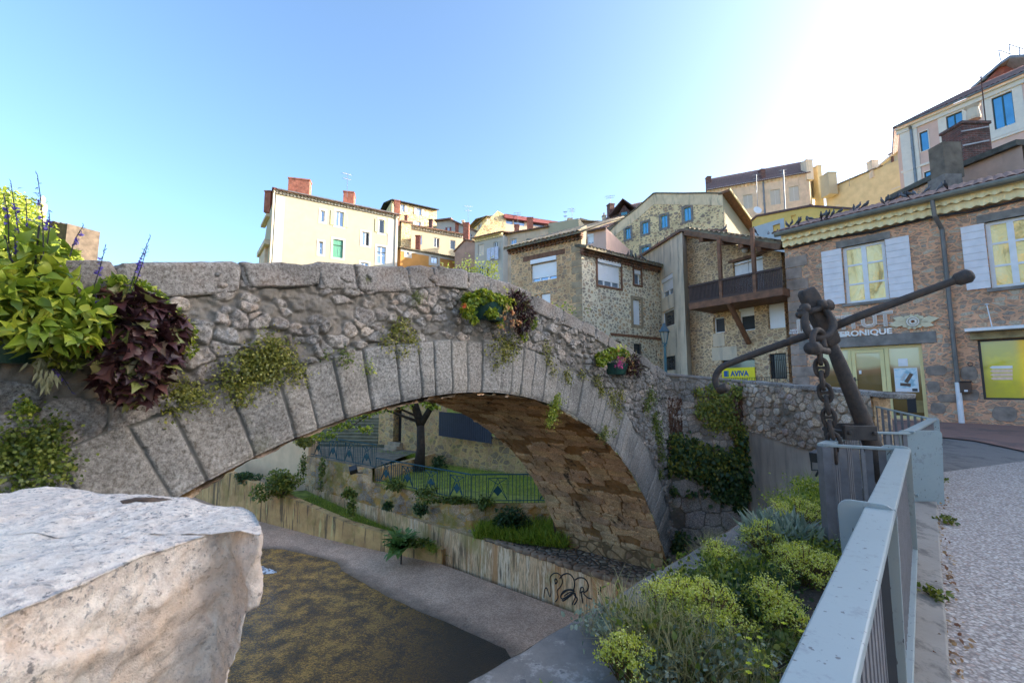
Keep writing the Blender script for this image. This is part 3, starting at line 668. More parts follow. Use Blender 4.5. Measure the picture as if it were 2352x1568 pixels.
gable_roof(h, fr, 8, 1.4, TILEG, over=.42, z=fr.zt + .3, pitch=.22, amp=.08, side=.12, run=4, back_slope=False)
m = MB(); m.prism([fr.pt(-.0, fr.zt, -.01), fr.pt(.25, fr.zt, -.01), fr.pt(.35, fl.zt + .7, -.01), fr.pt(0, fl.zt + .5, -.01)], -fr.n * 3); m.build('upstand', CREAM, h)
m = MB(); u, z = fr.uv(1180, 1140); u2, z2 = fr.uv(1680, 1195); fbox(m, fr, u, z - .08, fr.L - .05, z + .04, -.02, .03); m.build('wood_band', WOOD, h); pipe(h, fr, fr.L + .05, -2, fr.zt + .2, .05, METAL)
m = MB(); u, z = fl.uv(855, 400); k = -1.6
while k < fl.zt - .4: m.cur = 0; fbox(m, fl, fl.L - (.5 if int(k * 3) % 2 else .3), k, fl.L, k + .3, -.01, .015); k += .33
m.build('quoins', STONEW, h)
# --- pink house
f = Fac((560, 835), (822, 785), 36, cr='C')
h = house('small_pink_house', 'pink house with white awning window squeezed between stone houses', [f], [[(568, 868, 655, 1005, dict(kind='roller', cover=.85))]], PINK, 7)
gable_roof(h, f, 8, 1.1, TILEP, over=.35, run=2.4, back_slope=False, side=.05)
# --- dark stone house with dormer
f = Fac((795, 735), (1015, 690), 48, cr='C')
f = mkfac(f.A, f.B + f.e * 2, -2, f.zt, 'C')
h = house('dormer_house', 'dark stone house with wooden dormer and tall brick chimney', [f], [[]], RUB_D, 8)
gable_roof(h, f, 8, 3.2, TILE, over=.3, run=4); chimney(h, 'C', 873, 450, 946, 655, 49, BRICKD, .7, rot=.3); chimney(h, 'C', 780, 610, 828, 700, 52, BEIGE, .5, pots=1)
fd = mkfac(at(c('C', 1010, 700), 48.2), at(c('C', 1150, 660), 47.6), f.zt, at(c('C', 1010, 570), 48).z, 'C')
m = MB(); zt_ = fd.zt; L_ = fd.L; m.prism([fd.pt(0, f.zt - 1), fd.pt(L_, f.zt - 1), fd.pt(L_, zt_), fd.pt(L_ / 2, zt_ + .8), fd.pt(0, zt_)], -fd.n * 3)
dm = m.build('dormer', BRICKD, h); m = MB()
for s_ in (0, 1):
    a0 = fd.pt(-1.1 if s_ == 0 else L_ + 1.1, zt_ - .35, .5); b0 = fd.pt(L_ / 2, zt_ + 1.25, .5); m.prism([a0, b0, b0 + Z3(.15), a0 + Z3(.15)], -fd.n * 3.5)
m.build('dormer_roof', TILEP, dm); m = MB(); bars_(m, fd, .25, f.zt + .1, L_ - .25, zt_ - .1, .02, .08, .06, 1); fbox(m, fd, .27, f.zt + .12, L_ - .27, zt_ - .12, .01, .03); m.build('dormer_window', BLUE, dm)
antenna(h, 'C', 885, 350, 440, 52, ang=.3)
f = Fac((370, 712), (765, 730), 58, cr='C', zb=2); top = [(0, f.zt - .6), (f.L * .25, f.zt + .7), (f.L, f.zt)]
h = house('dark_gable_house', 'brown stone gable of a house behind the pink house', [f], [[]], RUB_D, 7, tops=[top]); gable_roof(h, f, 7, .3, TILEG, over=.3, z=f.zt + .2)
chimney(h, 'C', 300, 650, 362, 780, 52, BEIGE, .8); antenna(h, 'C', 358, 530, 640, 53, ang=1.0)
# --- big gable with blue windows
fg = mkfac(at(c('C', 845, 900), 46.5), at(c('F', 262, 700), 38), -3, at(c('F', 262, 662), 38).z, 'C')
P_ = lambda x, y: fg.uv(x, y)
top = [(0, P_(848, 868)[1])] + [P_(*q) for q in ((1000, 715), (1250, 528), (1480, 325), (1520, 318), (1900, 322), (2200, 316))] + [(fg.L, fg.zt)]
fs = mkfac(fg.B, at(c('F', 575, 900), 40.5), -3, 12, 'F'); zs1 = at(c('F', 575, 1100), 40.5).z
bw = dict(kind='case', fm=BLUE, gm=GLASSB, sur=STONEG, sw=.22, t=.07)
h = house('blue_window_house', 'large rubble gable with a row of blue windows', [fg, fs], [[(1092, 792, 1162, 942, bw), (1322, 712, 1408, 870, bw), (1582, 616, 1672, 785, bw), (1898, 505, 1996, 690, bw), (1312, 1050, 1420, 1120, bw), (1088, 1138, 1168, 1200, bw)], []], RUB_B, tops=[top, [(0, fg.zt), (fs.L, zs1)]], mats=[RUB_B, CREAM])
m = MB()
for (u, z), (u2, z2) in zip(top, top[1:]):
    m.prism([fg.pt(u, z, .12), fg.pt(u2, z2, .12), fg.pt(u2, z2 + .12, .12), fg.pt(u, z + .12, .12)], -fg.n * 8)
m.build('roof', TILEG, h)
m = MB()
for i, p in enumerate(top[:-1]):
    u, z = p; u2, z2 = top[i + 1]; m.prism([fg.pt(u, z - 1.1, .0), fg.pt(u2, z2 - 1.1, .0), fg.pt(u2, z2 - .01, .0), fg.pt(u, z - .01, .0)], fg.n * .03)
m.build('gable_render', m_flat('gable_render_mat', (.74, .56, .36), .92, .15, 1.2, .2, stain=((.22, .19, .15), .52, .8)), h)
m = MB(); m.prism([fs.pt(-.1, fg.zt, .7), fs.pt(fs.L + .6, zs1 - .55, .7), fs.pt(fs.L + .6, zs1 - .38, .7), fs.pt(-.1, fg.zt + .2, .7)], -fs.n * 9); sr = m.build('side_roof', WOOD, h); m = MB(); m.prism([fs.pt(-.1, fg.zt + .06, .8), fs.pt(fs.L + .6, zs1 - .49, .8), fs.pt(fs.L + .6, zs1 - .3, .8), fs.pt(-.1, fg.zt + .27, .8)], -fs.n * .12); m.build('verge_board', OCHRE, sr)
# --- narrow render house with slanted roof
fp = mkfac(at((1461, 700), 26.3), at(c('E', 190, 700), 19.3), -3, at(c('E', 190, 100), 19.3).z)
top = [(0, fp.uv(1461, 597)[1]), (fp.uv(1557, 538)[0], fp.uv(1557, 538)[1]), (fp.L, fp.zt)]
fq = mkfac(fp.B, at((1584, 700), 20.2), -3, fp.zt)
h = house('render_house', 'narrow grey rendered house with slanted roof edge and dark stains', [fp, fq], [[
    (1519, 634, 1546, 680, dict(kind='roller', cover=.7, nx=1)), (1520, 711, 1549, 750, dict(kind='single', gm=GLASS)), (1524, 818, 1551, 850, dict(kind='bars', n=4))], []], BEIGE, tops=[top, None], mats=[m_flat('stained_render', (.66, .56, .43), .92, .15, 1.2, .25, stain=((.14, .13, .12), .5, .75)), GREYR])
m = MB()
for (u, z), (u2, z2) in zip(top, top[1:]): m.prism([fp.pt(u - .1, z, .12), fp.pt(u2 + .05, z2, .12), fp.pt(u2 + .05, z2 + .12, .12), fp.pt(u - .1, z + .12, .12)], -fp.n * 2.2)
m.build('roof', TILE, h)
m = MB(); u, z = fp.uv(1517, 690); m.tube([fp.pt(fp.uv(1517, 690)[0] - .1, fp.uv(1517, 600)[1], .12), fp.pt(fp.uv(1517, 690)[0] - .1, -2, .12)], .05, 8); m.build('downpipe', METAL, h)
# --- balcony house
fb = mkfac(at((1583, 700), 20.1), at((1802, 700), 16.2), -3, at((1584, 545), 20.1).z, 'E')
gold = dict(kind='case', gm=DARKG)
h = house('balcony_house', 'rubble stone house with brown wooden balcony under deep eaves', [fb], [[
    (690, 372, 1000, 735, dict(kind='shut', sm=WHITE, boards=1, lintel=WOODL, lh=.12, lw=.2)), (487, 970, 603, 1132, dict(kind='single', gm=GLASS, t=.05, nx=0)), (748, 850, 908, 1108, dict(kind='roller', cover=.42, nx=0, gm=DARKG, t=.05)),
    (1040, 825, 1222, 1085, dict(kind='shut', one=1, boards=1, sm=PVC)), (575, 1400, 915, 1620, dict(kind='single', t=.06, gm=m_glass('shop_glass', (.18, .2, .18), .08, .3), fm=METALD)), (1062, 1340, 1235, 1600, dict(kind='bars', n=9))]], RUB_P, 3, tops=[[(0, fb.zt), (fb.L, at((1800, 578), 16.2).z)]])
m = MB()
u0, z0 = fb.uv(540, 1270); u1, z1 = fb.uv(735, 1430); fbox(m, fb, fb.uv(487, 1200)[0], fb.uv(540, 1270)[1], fb.uv(603, 1200)[0], fb.uv(540, 1140)[1], -.01, .02)
fbox(m, fb, fb.uv(480, 1400)[0], fb.uv(700, 1405)[1], fb.uv(730, 1300)[0], fb.uv(600, 1275)[1], -.01, .025); m.build('render_patch', BEIGE, h)
# roof, posts, balcony
e0, e1 = at(c('E', 195, 88), 18.2), at(c('E', 1170, 232), 15.3); bk = -fb.n * 4.5
roof(h, e0, e1, e1 + bk * .6 + Z3(.15), e0 + bk * .6 + Z3(.15), TILEG, th=.1, amp=.07)
m = MB(); m.bar(e0 - Z3(.1), e1 - Z3(.1), .12, .2); m.build('fascia', WOODL, h)
for t_ in (.19, .42, .62, .8):
    m = MB(); a = e0.lerp(e1, t_) - Z3(.28); m.bar(a, a - fb.n * 2.6 + Z3(.5), .18, .2); m.build('roof_beam', WOOD, h)
bf = mkfac(at(c('E', 240, 800), 18.0), at(c('E', 1200, 690), 15.0), 0, 1, 'E'); zb_ = bf.uv(240, 805)[1]; zt_ = bf.uv(240, 628)[1]; zbR = bf.uv(1195, 695)[1]; ztR = bf.uv(1195, 496)[1]
m = MB(); zb_ = (zb_ + zbR) / 2; zt_ = (zt_ + ztR) / 2
fbox(m, bf, 0, zb_ - .28, bf.L, zb_ - .02, -2.0, .05); bal = m.build('balcony', WOOD, h)
m = MB(); n = 62
for i in range(n): u = bf.L * (i + .5) / n; fbox(m, bf, u - .021, zb_ + .04, u + .021, zt_ - .05, -.02, .01)
fbox(m, bf, 0, zt_ - .06, bf.L, zt_ + .02, -.05, .05); fbox(m, bf, 0, zb_ - .02, bf.L, zb_ + .07, -.04, .03); m.build('balustrade', m_flat('dark_baluster_wood', (.055, .03, .025), .7, .3), bal)
for x in (557, 905):
    m = MB(); u = bf.uv(x, 500)[0]; fbox(m, bf, u - .06, zb_ - .02, u + .06, e0.lerp(e1, .5).z, -.07, .05); m.build('post', WOOD, h)
m = MB(); a = bf.pt(bf.uv(645, 800)[0], zb_ - .25, 0); m.bar(a, a - bf.n * 1.35 - Z3(1.5), .14, .16); m.build('bracket', WOOD, h)
m = MB(); p = fb.pt(*fb.uv(825, 295), .1); m.lathe([(.0, -.1), (.09, -.06), (.12, .02), (.06, .1), (0, .12)], p, 12); m.build('globe_lamp', WHITE, h)
# --- insurance sign
def text(par, s_, f, u, z, size, mat, d=.05, ext=.006, name='lettering', align='LEFT', shear=0, sx=1., bold=0.):
    cu = bpy.data.curves.new('t', 'FONT'); cu.body = s_; cu.size = size; cu.extrude = ext; cu.align_x = align; cu.shear = shear; cu.offset = bold
    o = bpy.data.objects.new('t', cu); COL.objects.link(o); dg = bpy.context.evaluated_depsgraph_get(); dg.update(); me = bpy.data.meshes.new_from_object(o.evaluated_get(dg))
    bpy.data.objects.remove(o); bpy.data.curves.remove(cu); me.name = name
    M = Matrix(((f.e.x, 0, f.n.x, 0), (f.e.y, 0, f.n.y, 0), (0, 1, 0, 0), (0, 0, 0, 1))); M = Matrix.Translation(f.pt(u, z, d) - root_loc(par)) @ M @ Matrix.Diagonal((sx, 1, 1, 1))
    me.transform(M); me.materials.clear(); return link(name, me, mat, par)
YS = NM('yellow_sign_paint').col((.85, .72, .01)).rough(.5).m; BLS = NM('blue_sign_paint').col((.02, .10, .34)).rough(.5).m
fa_ = mkfac(fb.pt(0, 0, .03), fb.pt(fb.L, 0, .03), 0, 1, 'E'); u0 = fa_.uv(578, 1520)[0]; u1 = fa_.uv(915, 1520)[0]; zt_ = fa_.uv(750, 1487)[1]; zb_ = zt_ - .62
sg = thing('insurance_sign', 'bright yellow banner reading AVIVA in blue at shop window', 'sign', fa_.pt(u0, zb_)); m = MB(); fbox(m, fa_, u0, zb_, u1, zt_, 0, .03); m.build('panel', YS, sg)
text(sg, 'AVIVA', fa_, u0 + .42, zb_ + .28, .30, BLS, .035, sx=.95, bold=.01); m = MB(); fbox(m, fa_, u0 + .1, zb_ + .26, u0 + .26, zb_ + .51, .032, .036); m.build('logo_square', BLS, sg)
m = MB(); fbox(m, fa_, u0 + .265, zb_ + .26, u0 + .33, zb_ + .51, .032, .036); m.build('logo_stripe', SHG, sg); text(sg, 'AGENCE        BASSE', fa_, u0 + .12, zb_ + .08, .12, BLS, .035)
# small grille in front of the sign
m = MB(); u = u0 - .1
while u < u1 + 1.2: m.tube([fa_.pt(u, zb_ - .3, .25), fa_.pt(u, zb_ + .2, .25)], .008, 5); u += .1
m.bar(fa_.pt(u0 - .1, zb_ + .2, .25), fa_.pt(u1 + 1.2, zb_ + .2, .25), .02, .015); tag(m.build('low_grille', METALD), 'thin low wire grille standing before the yellow banner', 'railing')
# --- tan upper house
f = Fac((85, 622), (1250, 418), 66, cr='F', zb=4); fs = mkfac(f.B, at(c('F', 1362, 650), 69), 4, f.zt, 'F')
sh = dict(kind='shut', sm=WHITER, boards=3, sur=BEIGE, sw=.1)
h = house('tan_upper_house', 'long tan house with three closed white shutters on the skyline', [f, fs], [[(502, 668, 607, 825, sh), (812, 608, 925, 780, sh), (1026, 572, 1140, 740, sh)], []], TANR, mats=[TANR, CREAM])
genoise(h, f, 0, f.L, f.zt + .1, PALE, 2, .5, .18, step=.15, rh=.22); gable_roof(h, f, 8, 3.6, TILEP, over=.4, z=f.zt + .15, run=4.5)
pipe(h, f, f.uv(738, 700)[0], 5, f.zt, .12); chimney(h, 'F', 705, 370, 752, 490, 63, BRICKD, .8); chimney(h, 'F', 775, 405, 895, 460, 66, BEIGE, .8); chimney(h, 'F', 88, 455, 132, 590, 68, BRICKD, .8); chimney(h, 'F', 1220, 265, 1295, 400, 60, BEIGE, 1.2, pots=1); chimney(h, 'F', 1347, 330, 1396, 700, 61, OCHRE, 1.0); chimney(h, 'F', 1306, 348, 1345, 600, 62, CREAM, 1.0)
antenna(h, 'F', 958, 385, 520, 58, ang=.3); antenna(h, 'F', 648, 440, 600, 59, ang=.2)
m = MB(); a = at(c('F', 648, 440), 50); b = at(c('F', 668, 860), 50); m.tube([b, a], .04, 6); a = at(c('F', 958, 385), 48); b = at(c('F', 990, 1000), 48); m.tube([b, a], .07, 6); m.build('antenna_mast', METAL, h)
# --- yellow low house
f = mkfac(at(c('F', 600, 1000), 33), at(c('F', 1900, 1000), 27), -3, at(c('F', 1270, 815), 30).z, 'F')
top = [(0, f.uv(600, 975)[1]), (f.uv(655, 925)[0], f.uv(655, 925)[1]), (f.uv(1270, 810)[0], f.uv(1270, 810)[1]), (f.L, f.uv(1900, 850)[1])]
h = house('yellow_house', 'low yellow house with pale blue painted patch and blue window', [f], [[(842, 1010, 925, 1110, dict(kind='single', fm=BLUE, gm=GLASSB, t=.04)), (1048, 902, 1106, 950, dict(kind='single', gm=BLUEG, t=.02)), (1478, 850, 1510, 875, dict(kind='single', gm=BLUEG, t=.02))]], YELLOW, 5, tops=[top], dep=.08)
m = MB()
for (u, z), (u2, z2) in zip(top, top[1:]): m.prism([f.pt(u, z, .1), f.pt(u2, z2, .1), f.pt(u2, z2 + .15, .1), f.pt(u, z + .15, .1)], -f.n * 5)
m.build('roof', TILEP, h); m = MB(); u0 = f.uv(612, 1050)[0]; u1 = f.uv(842, 1050)[0]; u2 = f.uv(925, 1050)[0]; u3 = f.uv(975, 1050)[0]; zt_ = f.uv(800, 985)[1]; w0 = f.uv(880, 1010)[1]; w1 = f.uv(880, 1110)[1]
for a, b, cc, d in ((u0, -3, u1, zt_), (u2, -3, u3, zt_), (u1, w0, u2, zt_), (u1, -3, u2, w1)): fbox(m, f, a, b, cc, d, -.01, .02)
m.build('painted_patch', BLUEG, h); m = MB(); p = at(c('F', 655, 855), 31); m.lathe([(.0, 0), (.2, .03), (.3, .12)], p, 14, Matrix.Rotation(R(75), 4, 'X')); m.build('satellite_dish', WHITE, h)
m = MB(); m.lathe([(0, -.15), (.16, -.05), (.18, .08), (0, .22)], at(c('F', 1270, 805), 29.8), 10); m.build('ridge_knob', TILER, h)
# --- ochre house
fo = Fac((1442, 622), (2075, 358), 60, cr='F', zb=2); fs = mkfac(fo.B, at(c('F', 2345, 400), 51), 2, fo.zt + .6, 'F')
rs = dict(kind='roller', cover=.8, rm=m_flat('pinkish_roller', (.38, .25, .22), .6, .1), sill=WHITER, nx=0)
h = house('ochre_house', 'plain ochre house with pink blinds on the hill', [fo, fs], [[(1568, 622, 1630, 785, rs), (1662, 585, 1715, 740, rs)], [(2208, 455, 2283, 592, rs)]], OCHRE, mats=[OCHRE, CREAM], tops=[None, [(0, fo.zt), (fs.L, fo.zt + 1.2)]])
m = MB(); n1 = fo.pt(-.3, fo.zt, .3); n2 = fo.pt(fo.L + .3, fo.zt, .3); m.prism([n1, n2, n2 + Z3(.15), n1 + Z3(.15)], -fo.n * 8); m.build('roof', TILEG, h); m = MB(); n1 = fs.pt(-.2, fo.zt + .02, .4); n2 = fs.pt(fs.L + .2, fo.zt + 1.25, .4); m.prism([n1, n2, n2 + Z3(.18), n1 + Z3(.18)], -fs.n * 8); m.build('verge', PALE, h)
chimney(h, 'F', 1972, 268, 2052, 365, 54, BEIGE, .8, pots=0); chimney(h, 'F', 1472, 405, 1570, 560, 58, CREAM, 1.6); antenna(h, 'F', 1715, 420, 520, 56, ang=.5)
m = MB(); a = at(c('F', 2215, 290), 52); b = at(c('F', 2205, 200), 52); m.tube([a, b], .14, 8); m.lathe([(.4, 0), (.0, .2)], b, 10); m.build('flue', BRICKD, h)
# --- pink corner house top right
fk = Fac((425, 878), (1568, 395), 36, cr='G', zb=0)
fk = mkfac(fk.A, fk.B + fk.e * 3, 0, fk.zt, 'G'); fks = mkfac(at(c('G', 388, 900), 40), fk.A, 0, fk.zt, 'G')
pw = dict(kind='case', fm=m_flat('dark_green_frame', (.02, .07, .07), .5, .1), gm=GLASSB, t=.06, sur=PALE, sw=.5, sp=.03)
h = house('pink_house', 'tall pink house with pale stone trim and blue reflecting windows at top right', [fks, fk], [[], [
    (612, 892, 692, 1072, dict(pw, kind='single', sw=.06)), (858, 728, 1012, 965, pw), (1280, 550, 1478, 855, dict(pw)), (655, 1258, 730, 1400, dict(pw, kind='single', sw=.06)), (985, 1150, 1030, 1200, dict(pw, kind='single', sw=.06))]], PINK)
m = MB(); fbox(m, fk, -.2, fk.zt - .45, fk.L, fk.zt - .1, 0, .14); fbox(m, fk, -.2, fk.zt - .1, fk.L, fk.zt + .08, 0, .32); m.build('cornice', PALE, h)
zz = fk.uv(600, 1215)[1]; m = MB(); fbox(m, fk, -.15, zz - .12, fk.L, zz + .06, 0, .1); z4 = fk.uv(1350, 930)[1]; fbox(m, fk, fk.uv(1230, 900)[0], z4 - .1, fk.L, z4 + .05, 0, .1); m.build('string_course', PALE, h)
m = MB(); fbox(m, fk, 0, 0, 1.15, fk.zt - .45, 0, .06); m.build('pilaster', PALE, h); pipe(h, fk, fk.uv(535, 900)[0], 2, fk.zt - .2, .1, METAL)
zr = fk.zt + .1; roof(h, fk.pt(-.3, zr, .45), fk.pt(fk.L, zr, .45), fk.pt(fk.L, zr + 2.6, -4), fk.pt(3, zr + 2.6, -4), TILEP, .28, .07, .1); roof(h, fks.pt(-.2, zr, .35), fks.pt(fks.L + .2, zr, .35), fk.pt(3, zr + 2.6, -4), fk.pt(1.5, zr + 2.2, -5), TILEP, .28, .05, .1)
gut(h, fk, fk.zt + .1, .5, .08)
m = MB(); tp = [at(c('G', 1080, 490), 40), at(c('G', 1350, 255), 38), at(c('G', 1440, 195), 37), at(c('G', 1640, 180), 35)]
for a, b in zip(tp, tp[1:]): m.prism([a, b, b - Z3(.25), a - Z3(.25)], (3, 4, 0))
m.build('upper_roof', METAL, h); m = MB(); bl_ = [at(c('G', 1350, 290), 39), at(c('G', 1440, 215), 38), at(c('G', 1700, 200), 36), at(c('G', 1700, 420), 36), at(c('G', 1180, 470), 39)]; m.prism(bl_, (2.5, 4, 0)); m.build('attic_wall', TILER, h)
m = MB()
pts = [at(c('G', x, y), 37) for x, y in ((1335, 145), (1440, 185), (1430, 95), (1525, 125), (1640, 165))]
m.tube([pts[0], pts[1]], .04, 6); m.tube(pts[2:], .04, 6)
for a, (x, y) in ((pts[0], (1352, 240)), (pts[2], (1442, 190)), (pts[3], (1528, 190)), (pts[4], (1640, 185))): m.tube([a, at(c('G', x, y), 37)], .04, 6)
m.build('terrace_rail', METAL, h); antenna(h, 'G', 1175, 390, 520, 34, ang=1.0); m = MB(); m.tube([at(c('G', 1172, 390), 26), at(c('G', 1215, 800), 26)], .035, 6); m.build('antenna_mast', BRICKD, h)
# ================================================================ shop building with pink pointing on the right
fv = mkfac(atz((1800, 545), 5.35), atz((2352, 420), 5.35), -1.6, 5.0, 'H')
fv = mkfac(fv.A, fv.B + fv.e * 4.5, -1.6, 4.95, 'H')
q = NM('gold_reflection_pane'); wv = q.noise(2.2, 5, .6, q.map((1, 1, .5)), .8)  # gold mottling imitates a sunlit facade reflected in the upper panes
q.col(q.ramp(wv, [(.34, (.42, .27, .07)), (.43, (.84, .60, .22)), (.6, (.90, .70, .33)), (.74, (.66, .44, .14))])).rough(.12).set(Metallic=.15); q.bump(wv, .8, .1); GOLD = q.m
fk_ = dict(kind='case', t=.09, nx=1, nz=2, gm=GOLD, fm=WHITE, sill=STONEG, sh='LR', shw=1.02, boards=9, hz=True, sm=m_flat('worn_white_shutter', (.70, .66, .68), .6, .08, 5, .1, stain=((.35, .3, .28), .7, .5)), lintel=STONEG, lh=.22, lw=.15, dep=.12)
dz = dict(kind='none')
sv = house('shop_house', 'stone house with pinkish pointing, yellow scalloped cornice and white shutters beside the street', [fv], [[
    (540, 665, 938, 1205, fk_), (1865, 425, 2340, 1060, fk_), (2.0, 0, 3, 1, dz)][:2]], RUB_R, 8)
# openings of the ground floor are cut by rebuilding the wall with them
old = [o for o in sv.children if o.name.startswith('wall')][0]
bpy.data.objects.remove(old)
def Ih(x0, y0, x1, y1):
    a, b = c('I', x0, y0), c('I', x1, y1); xm, ym = (a[0] + b[0]) / 2, (a[1] + b[1]) / 2
    return (fv.uv(a[0], ym, raw=True)[0], fv.uv(xm, b[1], raw=True)[1], fv.uv(b[0], ym, raw=True)[0], fv.uv(xm, a[1], raw=True)[1])
def Hh(x0, y0, x1, y1):
    xm, ym = (x0 + x1) / 2, (y0 + y1) / 2; return (fv.uv(x0, ym)[0], fv.uv(xm, y1)[1], fv.uv(x1, ym)[0], fv.uv(xm, y0)[1])
hw = [Hh(540, 665, 938, 1205), Hh(1865, 425, 2340, 1060)]
# shop front between px, base at street level
gl = fv.uv(1845, 800, raw=True)[0]; dr = Ih(640, 560, 1375, 1215); dr = (fv.uv(*c('I', 330, 900), raw=True)[0], -.98, fv.uv(*c('I', 1378, 900), raw=True)[0], fv.uv(*c('I', 1000, 541), raw=True)[1])
yw = (fv.uv(*c('I', 1925, 800), raw=True)[0], fv.uv(*c('I', 2000, 1075), raw=True)[1], fv.uv(*c('I', 1925, 800), raw=True)[0] + 2.3, fv.uv(*c('I', 2100, 478), raw=True)[1])
mb = MB(); front(mb, fv, hw + [dr, yw], None, .25)
bk = -fv.n * 8; pts = [fv.B, fv.B + bk, fv.A + bk, fv.A]
for a, b in zip(pts, pts[1:]): mb.quad(a + Z3(-1.6), b + Z3(-1.6), b + Z3(fv.zt), a + Z3(fv.zt))
mb.build('wall', RUB_R, sv)
# quoins on the corner
m = MB(); k = -1.5; i = 0
while k < fv.zt - .5:
    hh = .34 + .1 * random.random(); w_ = .62 if i % 2 else .42; fbox(m, fv, 0, k, w_ + random.random() * .1, k + hh - .03, -.01, .02 + .015 * random.random()); k += hh; i += 1
m.build('quoins', m_flat('pinkish_quoin_stone', (.29, .22, .18), .92, .35, 3.5, .6), sv)
JS = m_flat('jamb_stone', (.24, .19, .155), .92, .35, 5, .6)
for u, z, w_, hh in ((dr[2] + .02, .25, .5, .38), (dr[2] + .02, -.25, .3, .45), (dr[2] + .05, -.85, .34, .42), (dr[2] + .2, -.5, .5, .3), (yw[0] - .42, .1, .38, .5), (yw[0] - .5, -.45, .46, .4), (yw[0] + .1, yw[1] - .62, .5, .5), (dr[0] - .7, .0, .45, .4)):
    P = [(u + w_ * (.5 + (.5 - .07 * random.random()) * math.cos(a)), z + hh * (.5 + (.52 - .08 * random.random()) * math.sin(a))) for a in (R(x) for x in (20, 50, 130, 160, 200, 230, 310, 340))]
    m = MB(); m.prism([fv.pt(a, b, -.01) for a, b in P], fv.n * .03); m.build('jamb_stone', JS, sv, bevel=.01)
# lintel over door, small roof over yellow window
m = MB(); fbox(m, fv, dr[0] - .5, dr[3], dr[2] + .33, dr[3] + .34, -.2, .03); m.build('lintel', STONEG, sv, bevel=.012)
m = MB(); fbox(m, fv, yw[0] - .12, yw[3] + .01, yw[2] + .12, yw[3] + .2, -.2, .12); m.build('lintel', m_flat('mossy_sill', (.3, .25, .14), .9, .4, 5), sv); m = MB(); fbox(m, fv, yw[0] - .2, yw[3] + .21, yw[2] + .2, yw[3] + .29, -.05, .5); aw = m.build('awning', WHITE, sv)
m = MB(); p = fv.pt(*fv.uv(*c('I', 1985, 142), raw=True), .06); m.tube([p, fv.pt(fv.uv(*c('I', 1990, 142), raw=True)[0] + .05, yw[3] + .3, .45)], .012, 6); m.lathe([(0, -.03), (.06, 0), (0, .03)], p, 10); m.build('awning_stay', WHITE, aw)
# shop window frames
YF = m_flat('pale_yellow_frame', (.72, .60, .27), .45, .06, 3, .05)
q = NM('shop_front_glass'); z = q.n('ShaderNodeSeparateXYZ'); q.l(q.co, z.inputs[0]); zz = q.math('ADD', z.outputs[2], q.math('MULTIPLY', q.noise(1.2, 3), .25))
q.col(q.ramp(q.math('MULTIPLY_ADD', zz, .4, .45), [(.0, (.06, .04, .015)), (.36, (.16, .105, .035)), (.62, (.20, .13, .05)), (.70, (.36, .20, .10)), (.76, (.62, .52, .28)), (1, (.70, .62, .36))])).rough(.04); q.p.inputs['Specular IOR Level'].default_value = 1.0; SHOPG = q.m  # pale upper band is a reflection put into the pane colour
m = MB(); ud = [dr[0], fv.uv(*c('I', 645, 900), raw=True)[0], fv.uv(*c('I', 1010, 900), raw=True)[0], dr[2]]
bars_(m, fv, dr[0], dr[1], dr[2], dr[3], -.2, -.12, .09); fbox(m, fv, ud[1] - .04, dr[1] + .09, ud[1] + .04, dr[3] - .09, -.2, -.11); fbox(m, fv, ud[2] - .04, dr[1] + .09, ud[2] + .06, dr[3] - .09, -.2, -.11)
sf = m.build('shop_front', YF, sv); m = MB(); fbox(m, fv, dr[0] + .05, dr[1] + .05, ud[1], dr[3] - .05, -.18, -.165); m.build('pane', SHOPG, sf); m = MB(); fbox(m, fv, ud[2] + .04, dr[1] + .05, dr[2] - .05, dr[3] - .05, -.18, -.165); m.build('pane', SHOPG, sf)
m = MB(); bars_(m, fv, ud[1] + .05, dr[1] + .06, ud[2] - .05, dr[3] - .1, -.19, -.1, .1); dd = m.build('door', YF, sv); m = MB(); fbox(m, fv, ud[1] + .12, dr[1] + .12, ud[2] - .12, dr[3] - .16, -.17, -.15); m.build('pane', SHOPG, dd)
m = MB(); u = ud[1] + .1; fbox(m, fv, u - .02, .02, u + .02, .28, -.11, -.085); m.tube([fv.pt(u, .2, -.09), fv.pt(u, .2, -.02), fv.pt(u + .13, .2, -.02)], .011, 6); m.build('handle', METALD, dd)
# furniture seen behind the glass is drawn as notices on the pane
def panel(name, x0, y0, x1, y1, mat, par, d=-.16, th=.012):
    a = Ih(x0, y0, x1, y1); m = MB(); fbox(m, fv, *a, d, d + th); return m.build(name, mat, par)
panel('notice', 718, 788, 742, 822, WHITE, dd, -.148)
q = NM('poster_print'); n = q.noise(5, 5, .6, None, .8); q.col(q.ramp(n, [(.35, (.25, .42, .5)), (.48, (.55, .68, .74)), (.62, (.70, .76, .78)), (.75, (.5, .6, .66))])).rough(.3)
po = thing('poster', 'white poster with a brown bottle picture on the glass right of the door', 'poster', fv.pt(*Ih(1070, 763, 1305, 998)[:2], -.15))
a = Ih(1070, 763, 1303, 1000); m = MB(); fbox(m, fv, *a, -.155, -.145); m.build('paper', WHITE, po); W_ = a[2] - a[0]; H_ = a[3] - a[1]
m = MB(); fbox(m, fv, a[0] + .015, a[1] + .16 * H_, a[2] - .015, a[3] - .015, -.144, -.142); m.build('print', q.m, po)
def rq(u, z, w_, h_, an): 
    cs, sn = math.cos(an), math.sin(an); return [fv.pt(u + x * cs - y * sn, z + x * sn + y * cs, -.1415) for x, y in ((-w_, -h_), (w_, -h_), (w_, h_), (-w_, h_))]
